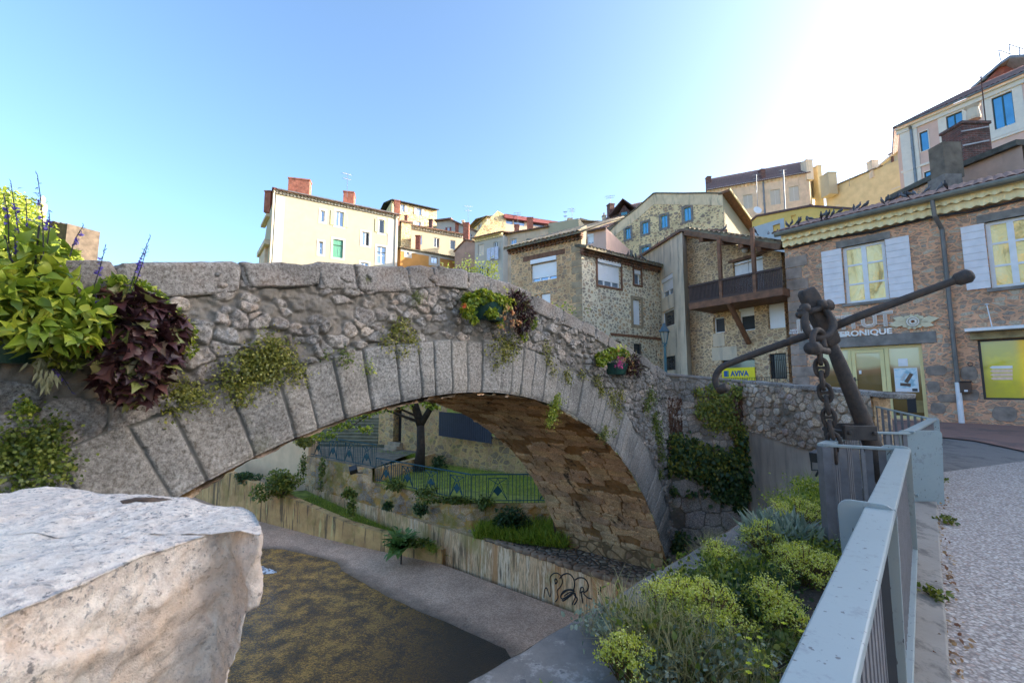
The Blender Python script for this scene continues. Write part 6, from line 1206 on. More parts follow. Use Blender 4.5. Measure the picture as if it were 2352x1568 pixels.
arr_mesh('dead_leaf', V, Fq, m_flat('dead_leaf', (.10, .06, .035), .8, .6, 60), None, smooth=True, label='curled brown dead leaf lying on the pale granite block', cat='leaf')
# graffiti on the ledge wall
fgr = mkfac(Vector((.68, 12.87, 0)), Vector((2.46, 11.28, 0)), -6, -4.75, 'O'); BLKP = m_flat('black_spray', (.02, .02, .022), .7, .2)
def strokes(par_name, label, f, lst, r=.016, mat=BLKP, d=.008):
    m = MB()
    for st_ in lst:
        pts = [f.pt(*f.uv(x, y), d) for x, y in st_]; sm = []
        for i in range(len(pts) - 1):
            p0, p1, p2, p3 = pts[max(i - 1, 0)], pts[i], pts[i + 1], pts[min(i + 2, len(pts) - 1)]
            for k_ in range(5):
                t_ = k_ / 5; sm.append(.5 * ((2 * p1) + (p2 - p0) * t_ + (2 * p0 - 5 * p1 + 4 * p2 - p3) * t_ ** 2 + (3 * p1 - p0 - 3 * p2 + p3) * t_ ** 3))
        sm.append(pts[-1]); m.tube(sm, r * random.uniform(.8, 1.15), 4)
    return tag(m.build(par_name, mat), label, 'graffiti')
strokes('graffiti', 'black spray graffiti of bubble letters on the rusty river wall', fgr, [
    [(220, 820), (225, 770), (240, 755), (262, 815), (270, 760), (262, 690), (280, 660), (310, 652), (335, 670), (348, 710), (335, 745), (312, 775), (318, 820), (300, 850)],
    [(300, 730), (296, 700), (305, 692), (312, 712), (302, 725)], [(330, 690), (350, 665), (385, 655), (415, 675), (432, 720), (425, 790), (450, 830), (430, 870)],
    [(340, 800), (360, 775), (400, 765), (430, 775), (400, 800), (350, 830), (338, 805), (385, 770), (425, 785), (360, 840), (345, 838)], [(360, 810), (400, 785), (440, 800), (415, 870)],
    [(435, 700), (460, 685), (500, 690), (525, 730), (520, 770), (495, 790), (520, 820), (550, 830)], [(470, 790), (475, 755), (490, 752), (495, 775), (478, 790), (490, 860)], [(595, 750), (597, 800)], [(612, 745), (608, 800)]])
# ================================================================ unseen houses, the tall ones added to block the low sun
for (a, b, zt, nm, lb, mt) in (((43, 27), (43.5, 10), 17.5, 'unseen_house', 'unseen tall ochre house added far up the street to block the sun', OCHRE), ((43.5, 9.9), (43, -9), 17, 'unseen_house', 'unseen tall cream house added down the street to block the sun', CREAM), ((43, -9.1), (40, -26), 17, 'unseen_house', 'unseen tall grey house added at the street end to block the sun', GREYR), ((-6, -27), (-21, -19), 9.0, 'unseen_house', 'sunlit yellow street house behind the camera across the river', YELLOW)):
    f_ = mkfac(Vector((*a, 0)), Vector((*b, 0)), -3, zt)
    hs = []
    for k in range(3):
        for j in range(2): u = f_.L * (k + .5) / 3; hs.append((u - .5, 1.6 + 3.2 * j, u + .5, 3.3 + 3.2 * j))
    t = thing(nm, lb, 'house', f_.pt(0, -3)); m = MB(); front(m, f_, hs); bk_ = -f_.n * 8; pts = [f_.B, f_.B + bk_, f_.A + bk_, f_.A]
    for p, p2 in zip(pts, pts[1:]): m.quad(p + Z3(-3), p2 + Z3(-3), p2 + Z3(zt), p + Z3(zt))
    m.build('wall', mt, t)
    for h_ in hs: window(t, f_, h_, dict(sh='LR', boards=3))
    gable_roof(t, f_, 8, 1.8, TILE, over=.4)
# ================================================================ railing
q = NM('grey_rail_paint'); n = q.noise(40, 3, .6, q.map((1, 1, .4), (0, 0, .75))); b = q.mix((.24, .285, .285), (.32, .375, .375), q.noise(2, 4)); b = q.mix(b, (.05, .045, .045), q.ramp(n, [(.66, 0.), (.68, .8)])); b = q.mix(b, (.16, .17, .18), q.ramp(q.noise(9, 7, .8), [(.55, 0.), (.62, .5)])); q.col(b).rough(.34); q.p.inputs['Specular IOR Level'].default_value = .5; q.bump(n, .08, .003); RAILM = q.m
BALM = m_flat('purple_grey_bar_paint', (.15, .145, .15), .5, .2, 12, .15)
ZR = -.58
def rail_seg(root, a, b, zt_, base=None, n=None, wd=.11, hh=.028, bars=True, bt=(.016, .055), skip=.05, bot=True):
    """top plate, flat bars, bottom plate from a to b (plan), zt_ pair"""
    a, b = Vector((a[0], a[1], zt_[0])), Vector((b[0], b[1], zt_[1])); L_ = (b - a).length; d = (b - a).normalized(); m = MB(); m.bar(a, b, wd, hh); m.build('top_rail', RAILM, root, bevel=.006)
    za = (street_z(a) + .12) if base is None else base[0]; zb_ = (street_z(b) + .12) if base is None else base[1]
    if bot: m = MB(); m.bar(Vector((a.x, a.y, za)), Vector((b.x, b.y, zb_)), .08, .03); m.build('bottom_rail', RAILM, root, bevel=.004)
    if bars:
        n = n or max(2, int(L_ / .098))
        for i in range(n):
            t_ = (i + .5) / n; p = a.lerp(b, t_); zl = za + (zb_ - za) * t_; m = MB(); m.bar(Vector((p.x, p.y, zl)), Vector((p.x, p.y, p.z - hh / 2)), bt[0], bt[1], up=(d.x, d.y, 0)); m.build('baluster', BALM, root)
def plate(root, p, d, zt_, w=.26, zb_=None, th=.016, off=0.):
    """vertical plate with rounded top corners, across direction d"""
    d = Vector((d[0], d[1], 0)).normalized(); zb_ = street_z(p) if zb_ is None else zb_; r_ = .05; pr = []
    for k in range(5): a = math.pi - k * math.pi / 8; pr.append((-w / 2 + r_ + r_ * math.cos(a), zt_ - r_ + r_ * math.sin(a)))
    for k in range(5): a = math.pi / 2 - k * math.pi / 8; pr.append((w / 2 - r_ + r_ * math.cos(a), zt_ - r_ + r_ * math.sin(a)))
    pr += [(w / 2 * .8, zb_), (-w / 2 * .8, zb_)]; nn_ = Vector((-d.y, d.x, 0)); P_ = Vector((p[0], p[1], 0)); m = MB(); m.prism([P_ + d * (x + off) + Z3(z_) for x, z_ in pr], nn_ * th); return m.build('post', RAILM, root, bevel=.003)
R0, R1, R2 = Vector((-.40, -.15, 0)), Vector((1.71, 2.10, 0)), Vector((3.56, 4.06, 0)); RC = Vector((3.08, 4.40, 0)); RCb = Vector((4.35, 5.60, 0)); RB = Vector((5.02, 5.62, 0)); RE = Vector((7.31, 7.69, 0)); RF = Vector((6.92, 8.6, 0))
rd1 = (R1 - R0).normalized(); ac = Vector((-rd1.y, rd1.x, 0))
t = thing('railing', 'nearest grey blue railing section running out of the frame at bottom right', 'railing', R0 + Z3(-1.7), 'grey railing sections'); rail_seg(t, R0, R1, (ZR, ZR)); plate(t, R1 + rd1 * .01, ac, ZR + .035, .22, off=.05)
m = MB(); p = R1 - rd1 * .32; m.bar(p + Z3(street_z(p)), p + Z3(ZR), .05, .05); m.build('post', METALD, t)
t = thing('railing', 'second grey blue railing section leading up to the anchor enclosure', 'railing', R1 + Z3(-1.7), 'grey railing sections'); rail_seg(t, R1 + rd1 * .03, R2, (ZR, ZR)); plate(t, R2 + rd1 * .01, ac, ZR + .035, .22, off=.05)
t = thing('railing', 'grey railing enclosure stepping out around the foot of the anchor', 'railing', RC + Z3(-1.7), 'grey railing sections')
bz = (-1.62, -1.6); rail_seg(t, RC, R2 - ac * .0 + rd1 * .02, (ZR, ZR), bz, wd=.05); rail_seg(t, RC, RCb, (ZR, ZR), bz); rail_seg(t, RCb, RB, (ZR, ZR - .02), (-1.6, -1.5), wd=.06, n=6)
m = MB(); m.bar(RC + Z3(-1.72), RC + Z3(ZR - .014), .085, .085); m.build('post', BALM, t)
t = thing('railing', 'grey railing section with broad end post climbing from the anchor to the street', 'railing', RB + Z3(-1.5), 'grey railing sections'); d2 = (RE - RB).normalized(); rail_seg(t, RB, RE, (ZR, ZR), wd=.12); plate(t, RB, Vector((1, -.1, 0)), ZR + .02, .5, off=.14, th=.03); plate(t, RE, Vector((1, -.2, 0)), ZR + .03, .2)
t = thing('railing', 'short far railing section of wide bars running to the cobble parapet', 'railing', RF + Z3(-1.4), 'grey railing sections'); rail_seg(t, RE, RF, (ZR, -.36), (street_z(RE) + .1, street_z(RF) + .1), n=10, wd=.06, bt=(.03, .03))
# ================================================================ anchor
q = NM('rusted_iron'); n1 = q.noise(9, 6, .75); b = q.ramp(n1, [(.3, (.03, .027, .026)), (.5, (.065, .052, .045)), (.66, (.10, .07, .052)), (.8, (.05, .048, .048))]); q.col(b).rough(.72).set(Metallic=.25); q.bump(q.math('ADD', q.noise(45, 5, .7), q.math('MULTIPLY', n1, .8)), .5, .012); IRON = q.m
YA = 4.75
anc = thing('anchor', 'large rusty iron ship anchor with long curved stock standing in the railing enclosure', 'anchor', at(c('J', 1290, 1500), YA + .1) + Z3(-.6))
base_p = at(c('J', 1330, 1620), YA + .12); mid_p = at(c('J', 1180, 1230), YA + .05); nk = at(c('J', 905, 560), YA); tp = at(c('J', 800, 340), YA)
m = MB(); m.tube([base_p + Z3(-.25), base_p, mid_p, nk.lerp(mid_p, .3), nk], [.105, .10, .084, .068, .052], 12); m.build('shank', IRON, anc, smooth='all')
hd = (tp - nk).normalized(); sd2 = Vector((1, -.12, 0)); sd2 = (sd2 - hd * sd2.dot(hd)).normalized(); fw_ = hd.cross(sd2)
def frame(o, x, y, z_): return Matrix(((x.x, y.x, z_.x, o.x), (x.y, y.y, z_.y, o.y), (x.z, y.z, z_.z, o.z), (0, 0, 0, 1)))
m = MB(); L_ = (tp - nk).length; M_ = frame(nk - hd * .15, sd2, fw_, hd); k_ = 8; V, Fq = superbox(frame(nk.lerp(tp, .5) + hd * .04, sd2, fw_, hd), (.165, .15, L_ + .30), .3, 28, 22, .006, 3, 8); m.add([tuple(v) for v in V], [tuple(f_) for f_ in Fq]); m.build('shank_head', IRON, anc, smooth='all')
b0, b1 = at(c('J', 690, 420), YA - .1), at(c('J', 905, 350), YA - .1); bd = (b1 - b0).normalized(); m = MB(); m.tube([b0, b1], .032, 12); m.tube([b1 - bd * .06, b1 + bd * .03], [.058, .062], 12); m.tube([b0 + bd * .02, b0 + bd * .06], .045, 6); m.tube([at(c('J', 695, 385), YA - .1), at(c('J', 760, 372), YA - .1)], .02, 8); m.build('bolt', IRON, anc, smooth='all')
sk = [(745, 375, -.1), (742, 420, -.12), (745, 480, -.14), (765, 535, -.16), (805, 572, -.18), (850, 580, -.19), (905, 562, -.19), (938, 520, -.17), (942, 470, -.15), (915, 415, -.12), (880, 365, -.1), (855, 335, -.09)]
def spl(P, k=4):
    o = []
    for i in range(len(P) - 1):
        p0, p1, p2, p3 = P[max(i - 1, 0)], P[i], P[i + 1], P[min(i + 2, len(P) - 1)]
        for j in range(k): t_ = j / k; o.append(.5 * ((2 * p1) + (p2 - p0) * t_ + (2 * p0 - 5 * p1 + 4 * p2 - p3) * t_ ** 2 + (3 * p1 - p0 - 3 * p2 + p3) * t_ ** 3))
    return o + [P[-1]]
m = MB(); m.tube(spl([at(c('J', x, y), YA + dy) for x, y, dy in sk]), .038, 12); m.tube([at(c('J', 728, 378), YA - .1), at(c('J', 762, 372), YA - .1)], .06, 12); m.tube([at(c('J', 845, 350), YA - .1), at(c('J', 878, 342), YA - .1)], .06, 12); m.build('shackle', IRON, anc, smooth='all')
stk = [(1880, 145, -.62), (1500, 285, -.4), (1140, 420, -.18), (960, 495, -.05), (900, 515, 0), (700, 580, .1), (500, 650, .2), (330, 712, .28), (215, 757, .33), (150, 790, .36), (117, 835, .38), (110, 880, .38), (122, 920, .37), (150, 942, .34)]
rs_ = [.037, .039, .043, .045, .045, .043, .041, .039, .037, .036, .035, .035, .036, .038]
P_ = [at(c('J', x, y), YA + dy) for x, y, dy in stk]; sp_ = spl(P_); m = MB(); m.tube(sp_, [float(np.interp(i / (len(sp_) - 1) * (len(rs_) - 1), range(len(rs_)), rs_)) for i in range(len(sp_))], 12)
dE = (P_[0] - P_[1]).normalized(); m.tube([P_[0] - dE * .09, P_[0] - dE * .06, P_[0] + dE * .02, P_[0] + dE * .05], [.04, .064, .07, .045], 14); e1 = at(c('J', 140, 945), YA + .36); e2 = at(c('J', 190, 925), YA + .26); m.tube([e1, e2], [.055, .05], 10); m.build('stock', IRON, anc, smooth='all')
m = MB(); a = at(c('J', 1015, 1245), YA - .12); b_ = at(c('J', 1245, 1250), YA - .12); m.bar(a, b_, .05, .15); m.bar(a + Vector((.02, .3, 0)), b_ + Vector((.05, .3, 0)), .05, .15)
for p in (a.lerp(b_, .12), a.lerp(b_, .88)): m.tube([p + Vector((0, -.05, 0)), p + Vector((.02, .38, 0))], .022, 8)
m.build('clamp', m_flat('dark_clamp_iron', (.035, .028, .024), .7, .4, 12, .4), anc, bevel=.012)
# chain: a joining shackle and stud links down behind the railing
ch_ = thing('chain', 'heavy rusty stud link chain hanging from the anchor shackle', 'chain', at(c('J', 835, 700), YA - .2))
js_ = [(800, 650, -.3), (798, 590, -.28), (805, 545, -.26), (835, 522, -.24), (868, 545, -.2), (872, 590, -.2), (880, 650, -.22)]
m = MB(); m.tube(spl([at(c('J', x, y), YA + d) for x, y, d in js_]), .029, 10); m.tube([at(c('J', 785, 652), YA - .34), at(c('J', 905, 672), YA - .2)], .035, 12); m.tube([at(c('J', 785, 650), YA - .4), at(c('J', 820, 655), YA - .3)], .066, 14); m.build('joining_shackle', IRON, ch_, smooth='all')
def clink(parent, o, dn_, sd_):
    nn_ = dn_.cross(sd_).normalized(); m = MB(); pts = []
    for k in range(20):
        a = 2 * math.pi * k / 20; x = .052 * math.copysign(abs(math.cos(a)) ** .8, math.cos(a)); y = .092 * math.copysign(abs(math.sin(a)) ** .9, math.sin(a)); pts.append(o + sd_ * x + dn_ * y)
    m.tube(pts, .0215, 9, closed=True); lk = m.build('link', IRON, parent, smooth='all'); m = MB(); m.tube([o - sd_ * .045, o, o + sd_ * .045], [.02, .013, .02], 8); m.build('stud', IRON, lk, smooth='all')
cp_ = [(850, 700), (860, 790), (868, 880), (888, 970), (905, 1060), (915, 1150), (935, 1240), (950, 1330), (960, 1420)]
CP_ = spl([at(c('J', x, y), YA - .24 + .02 * i) for i, (x, y) in enumerate(cp_)], 8); cum = 0; nxt = 0; i_ = 0
for a, b_ in zip(CP_, CP_[1:]):
    L_ = (b_ - a).length
    while nxt <= cum + L_:
        o = a.lerp(b_, (nxt - cum) / max(L_, 1e-6)); dn_ = (b_ - a).normalized(); base_s = Vector((.75, -.66, 0)) if i_ % 2 else Vector((.66, .75, 0)); sd_ = (base_s - dn_ * base_s.dot(dn_)).normalized(); clink(ch_, o, dn_, sd_); nxt += .132; i_ += 1
    cum += L_
# floodlight on a bracket
fl0 = at(c('J', 835, 1408), 6.3); t = thing('floodlight', 'small black floodlight on a bracket at the plastered wall beside the railing', 'floodlight', fl0); m = MB(); M_ = Matrix.Translation(fl0) @ Matrix.Rotation(.5, 4, 'Z') @ Matrix.Rotation(-.15, 4, 'Y'); m.box((-.13, -.05, -.07), (.13, .05, .07), M_); m.build('housing', METALD, t, bevel=.01); m = MB(); m.box((-.11, -.056, -.055), (.11, -.051, .055), M_); m.build('glass', GLASSP, t); m = MB(); m.tube([fl0 + Vector((-.1, 0, -.05)), fl0 + Vector((-.1, 0, -.2)), fl0 + Vector((.1, 0, -.2)), fl0 + Vector((.1, 0, -.05))], .012, 6); m.tube([fl0 + Vector((0, 0, -.2)), fl0 + Vector((.02, .1, -.3))], .015, 6); m.build('bracket', METALD, t)
# ================================================================ street lamp
LP = m_flat('teal_lamp_paint', (.02, .09, .11), .5, .25, 6, .1); lb = at((1529, 845), 14.5); k_ = 14.5 / F * 1.0
lt = thing('street_lamp', 'old fashioned lantern on a teal post in front of the rendered house', 'street lamp', lb + Z3(-1)); m = MB(); zt_ = at((1529, 788), 14.5).z; m.tube([lb + Z3(-1), lb + Z3(.1), Vector((lb.x, lb.y, zt_))], [.06, .045, .035], 12); m.lathe([(.07, 0), (.05, .06), (.03, .1)], Vector((lb.x, lb.y, zt_ - .12)), 10); m.build('post', LP, lt)
m = MB(); o = Vector((lb.x, lb.y, zt_)); zt2 = at((1529, 762), 14.5).z; hh = zt2 - zt_
for k in range(6):
    a = math.pi / 3 * k; m.tube([o + Vector((.07 * math.cos(a), .07 * math.sin(a), 0)), o + Vector((.15 * math.cos(a), .15 * math.sin(a), hh))], .01, 5)
m.lathe([(.08, -.03), (.08, .01)], o, 6); m.build('lantern_frame', LP, lt); m = MB(); m.lathe([(.065, .01), (.14, hh - .01)], o, 6); m.build('lantern_glass', m_glass('lantern_glass', (.35, .33, .28), .2, .2), lt); m = MB(); m.lathe([(.2, hh), (.16, hh + .06), (.07, hh + .2), (.05, hh + .26), (.02, hh + .3)], o, 6); m.build('lantern_roof', m_flat('dark_teal_roof', (.03, .06, .075), .4, .2), lt)
# ================================================================ teal park fence
TEAL = m_flat('teal_fence_paint', (.006, .055, .075), .75, .25, 6, .1)
def park_fence(name, label, a, b, za, zb2, hgt, grp='teal park fence sections', nd=3):
    a, b = Vector((*a, za)), Vector((*b, zb2)); L_ = (b - a).length; d = (b - a).normalized(); t = thing(name, label, 'fence', a, grp); U = Z3(1)
    m = MB(); m.bar(a + U * hgt, b + U * hgt, .045, .035); m.build('top_rail', TEAL, t); m = MB(); m.bar(a + U * .08, b + U * .08, .03, .025); m.build('bottom_rail', TEAL, t)
    n = int(L_ / .12); per = L_ / nd; pw = .62
    for k in range(nd):
        cx = per * (k + .5); x0, x1 = cx - pw / 2, cx + pw / 2; z0, z1 = .1, hgt - .12; m = MB(); Pt = lambda x, z_: a + d * x + U * z_
        for p, q_ in (((x0, z0), (x0, z1)), ((x1, z0), (x1, z1)), ((x0, z1), (x1, z1)), ((x0, z0), (cx - .08, z0 + (z1 - z0) * .5)), ((x0, z1), (cx, z0 + (z1 - z0) * .72)), ((x1, z1), (cx, z0 + (z1 - z0) * .72)), ((x1, z0), (cx + .08, z0 + (z1 - z0) * .5)), ((x0, z0), (cx, z1)), ((x1, z0), (cx, z1))): m.bar(Pt(*p), Pt(*q_), .02, .02)
        zc = z0 + (z1 - z0) * .42; s_ = .15; nv = Vector((-d.y, d.x, 0)); m.prism([Pt(cx - s_, zc) - nv * .011, Pt(cx, zc - s_ * 1.15) - nv * .011, Pt(cx + s_, zc) - nv * .011, Pt(cx, zc + s_ * 1.15) - nv * .011], nv * .022); m.build('diamond_panel', TEAL, t)
    for i in range(n + 1):
        x = L_ * i / n
        if any(abs(x - per * (k + .5)) < pw / 2 + .01 for k in range(nd)): continue
        m = MB(); m.tube([a + d * x + U * .0, a + d * x + U * hgt], .011, 5); m.build('bar', TEAL, t)
park_fence('park_fence', 'teal fence with diamond panels nearest the vault, level section', (-1.33, 14.85), (2.1, 14.95), -3.84, -3.84, .92, nd=2)
park_fence('park_fence', 'long middle section of teal diamond fence before the tree', (-5.45, 17.95), (-1.36, 14.85), -3.8, -3.84, .92, nd=4)
park_fence('park_fence', 'raised left section of teal diamond fence on the upper terrace', (-9.6, 21.3), (-5.5, 18.05), -3.3, -3.32, .95, nd=4)
tfl = at(c('K', 1530, 640), 17.2); t = thing('floodlight', 'dark floodlight on an arm high on the mossy bank wall', 'floodlight', tfl); m = MB(); m.box((-.16, -.14, -.1), (.12, .1, .12), Matrix.Translation(tfl) @ Matrix.Rotation(.7, 4, 'X') @ Matrix.Rotation(.4, 4, 'Z')); m.build('housing', METALD, t, bevel=.01); m = MB(); m.bar(tfl + Z3(-.12), tfl + Vector((.32, .1, -.14)), .04, .04); m.build('bracket', METALD, t)
# ================================================================ plants
LG = m_leaf('leaf_fresh_green', [(0, (.06, .11, .012)), (.5, (.17, .24, .02)), (.85, (.30, .34, .035)), (1, (.42, .42, .06))])
LM = m_leaf('leaf_mid_green', [(0, (.04, .07, .012)), (.6, (.10, .14, .02)), (1, (.19, .21, .035))])
LD = m_leaf('leaf_dark_green', [(0, (.012, .035, .012)), (.6, (.03, .07, .018)), (1, (.07, .10, .02))])
LO = m_leaf('leaf_olive', [(0, (.07, .09, .015)), (.6, (.17, .18, .03)), (1, (.30, .28, .06))])
LY = m_leaf('leaf_lime', [(0, (.30, .33, .03)), (.4, (.62, .60, .07)), (1, (.85, .80, .25))])
LS = m_leaf('leaf_silver', [(0, (.10, .15, .12)), (.6, (.19, .25, .20)), (1, (.30, .36, .30))])
LP_ = m_leaf('leaf_purple', [(0, (.018, .008, .01)), (.55, (.055, .02, .022)), (.8, (.10, .045, .04)), (.92, (.13, .15, .04)), (1, (.2, .2, .06))], .45, .2)
LB_ = m_leaf('leaf_dry', [(0, (.12, .05, .03)), (1, (.30, .22, .12))], .8)
GR = m_leaf('grass_blades', [(0, (.08, .13, .012)), (.5, (.17, .25, .02)), (1, (.32, .36, .05))])
GS = m_leaf('straw_stalks', [(0, (.14, .15, .06)), (.5, (.24, .24, .11)), (1, (.40, .36, .20))], .7)
FRED = m_leaf('petal_red', [(0, (.6, .03, .01)), (1, (.75, .08, .02))]); FYEL = m_leaf('petal_yellow', [(0, (.8, .55, .01)), (1, (.9, .72, .02))]); FPUR = m_leaf('petal_violet', [(0, (.04, .03, .16)), (1, (.13, .09, .40))]); FMAG = m_leaf('petal_magenta', [(0, (.5, .02, .2)), (1, (.65, .05, .3))]); FORA = m_leaf('petal_orange', [(0, (.55, .12, .03)), (.6, (.7, .3, .15)), (1, (.75, .55, .2))]); STEM = m_flat('dark_stem', (.03, .03, .02), .7, .3)
POTM = m_flat('dark_green_pot', (.008, .05, .038), .45, .25, 6, .1)
UP = np.array([0, 0, 1.])
def nvec(v): return np.array(v, float)
def wall_plant(name, label, f, pts, n, size, mat, tm=T_KITE, out=.06, cat='plant', group=None, hang=.3, rx=1., r=.12):
    """leaf patch on a vertical face following pixel points (x, y, radius in m)"""
    L = LF(); nrm = nvec(f.n); e = nvec(f.e); c0 = None
    for (x, y, rr) in pts:
        u, z = f.uv(x, y, raw=True); c0 = c0 or f.pt(u, z); k = max(8, int(n * 4.5 * (rr / .2) ** 2)); g = rng.normal(size=(k, 2)) * .5
        g *= 1.1; P = nvec(f.pt(u, z)) + e * (g[:, :1] * rr * rx) + UP * (g[:, 1:] * rr - hang * rr * np.abs(g[:, :1])) + nrm * (np.abs(rng.normal(size=(k, 1))) * out + .015)
        d = unit(rng.normal(size=(k, 3)) + nrm * .8 - UP * hang * 2); L.put(tm, P, d, unit(nrm + UP * .6 + rng.normal(size=(k, 3)) * .5), size * 1.25 * (.6 + .8 * rng.random(k)))
    t = thing(name, label, cat, c0, group); L.build('leaves', mat, t); return t
wg = 'small plants growing on the bridge face'
for i, (lb, pts, n, sz, mt, tm) in enumerate((
    ('large green cushion of creeping plant on the bridge above the voussoirs', [(600, 815, .20), (560, 835, .17), (640, 830, .18), (600, 845, .18), (530, 870, .14), (545, 905, .10), (670, 850, .12), (620, 790, .1)], 230, .022, LO, T_KITE),
    ('green creeping plant under the purple vine beside the first voussoirs', [(410, 895, .11), (420, 915, .12), (395, 930, .08), (440, 900, .1), (470, 920, .08), (478, 905, .05)], 200, .02, LO, T_KITE),
    ('spreading yellow green creeper on the bridge at the left edge', [(60, 1030, .2), (100, 1000, .13), (110, 1050, .14), (90, 1085, .16), (40, 1060, .12), (125, 975, .08), (20, 1015, .1)], 260, .022, LM, T_KITE),
    ('tiny round lime cushion low on the left of the bridge', [(58, 931, .05)], 900, .018, LG, T_KITE),
    ('upright green tuft on the bridge between the two planters', [(905, 760, .15), (925, 745, .1), (880, 790, .1), (940, 780, .12), (915, 810, .09)], 110, .026, LO, T_KITE),
    ('dark green tuft left of the middle of the bridge', [(785, 815, .1), (785, 830, .08), (740, 815, .05)], 160, .022, LM, T_KITE),
    ('small green tuft right of the dark tuft on the bridge', [(838, 835, .08), (842, 852, .06)], 160, .02, LG, T_KITE),
    ('green trailing plant hanging below the middle planter', [(1140, 790, .16), (1150, 810, .16), (1130, 830, .12), (1160, 780, .15), (1175, 800, .12), (1120, 800, .12)], 80, .028, LO, T_KITE),
    ('long pale green tuft on the voussoirs right of the crown', [(1250, 800, .12), (1254, 825, .12), (1262, 850, .12)], 90, .026, LO, T_KITE),
    ('bright drooping tuft hanging from the vault edge', [(1268, 930, .13), (1262, 950, .13), (1255, 968, .09), (1274, 915, .12)], 180, .024, LG, T_KITE),
    ('green tuft above the right voussoirs', [(1295, 855, .12), (1298, 870, .1), (1330, 860, .12)], 70, .028, LO, T_KITE),
    ('thin green trailing plants under the right planter', [(1375, 895, .16), (1400, 915, .2), (1412, 940, .2), (1385, 985, .12), (1365, 870, .13), (1420, 905, .15)], 60, .032, LO, T_KITE),
    ('leafy tuft on the right haunch of the arch', [(1378, 990, .13), (1380, 1000, .1), (1402, 990, .1)], 90, .03, LM, T_KITE),
    ('dark green creeper on the bridge near the abutment corner', [(1490, 910, .22), (1480, 930, .2), (1500, 960, .2), (1505, 985, .22), (1510, 1010, .18), (1512, 1045, .16), (1511, 1085, .14)], 55, .038, LM, T_KITE),
    ('small weed on the bridge coping edge', [(833, 643, .035)], 900, .03, LM, T_GRASS), ('grassy weed in a joint near the bridge crown', [(950, 678, .06), (948, 690, .05)], 300, .05, LM, T_GRASS))):
    wall_plant('wall_plant', lb, FB, pts, n, sz, mt, tm, group=wg, r=.1)
FI = mkfac(C1, K1, -6, 0)
ivy_pts = [(1640, 895, .24), (1660, 920, .3), (1625, 930, .28), (1670, 960, .3), (1640, 965, .28), (1610, 945, .2), (1690, 985, .22), (1690, 900, .2), (1600, 870 + 30, .14), (1550, 1010, .2), (1560, 1040, .26), (1590, 1030, .26), (1540, 1065, .22), (1575, 1070, .22), (1620, 1045, .26), (1650, 1060, .3), (1690, 1050, .3), (1620, 1080, .26), (1640, 1110, .3), (1680, 1100, .34), (1710, 1090, .26), (1665, 1130, .24), (1700, 1130, .24), (1545, 1125, .12), (1585, 1130, .1), (1560, 1230, .18), (1550, 1250, .14), (1700, 1010, .2), (1695, 1160, .14)]
iv = wall_plant('ivy', 'thick mat of dark and yellow green ivy on the abutment wall', FI, [p for p in ivy_pts if p[1] > 1000], 30, .075, LD, T_HEART, out=.11, cat='ivy')
L = LF(); nrm = nvec(FI.n)
for x, y, rr in [p for p in ivy_pts if p[1] <= 1080]:
    u, z_ = FI.uv(x, y, raw=True); k = int(125 * (rr / .2) ** 2); g = rng.normal(size=(k, 2)) * .5; P = nvec(FI.pt(u, z_)) + nvec(FI.e) * g[:, :1] * rr + UP * g[:, 1:] * rr + nrm * (np.abs(rng.normal(size=(k, 1))) * .1 + .05); L.put(T_HEART, P, unit(rng.normal(size=(k, 3)) * .5 + nrm * .5 - UP), unit(nrm + UP * .5 + rng.normal(size=(k, 3)) * .4), .06 * (.6 + .7 * rng.random(k)))
L.build('light_leaves', m_leaf('leaf_ivy_light', [(0, (.05, .08, .012)), (.6, (.14, .16, .02)), (1, (.25, .25, .04))]), iv)
L = LF(); k = 420; u = rng.random(k) * .35 + .05; z_ = -.3 - rng.random(k) * 1.3; P = nvec(FI.A) + nvec(FI.e) * u[:, None] + UP * z_[:, None] + nrm * (.04 + .04 * rng.random((k, 1))); L.put(T_GRASS, P, unit(rng.normal(size=(k, 3)) * .2 - UP), nrm, .3 * (.5 + rng.random(k))); L.build('dry_stems', m_leaf('dry_stem', [(0, (.05, .02, .015)), (1, (.14, .08, .05))]), iv); L = LF()
k = 300; u = FI.L - rng.random(k) * .25; z_ = -.1 - rng.random(k) * 1.6; P = nvec(FI.A) + nvec(FI.e) * u[:, None] + UP * z_[:, None] + nrm * (.06 + .06 * rng.random((k, 1))); L.put(T_GRASS, P, unit(rng.normal(size=(k, 3)) * .3 - UP), nrm, .25 * (.5 + rng.random(k))); L.build('dry_stems', m_leaf('dry_stem', [(0, (.05, .02, .015)), (1, (.14, .08, .05))]), iv)
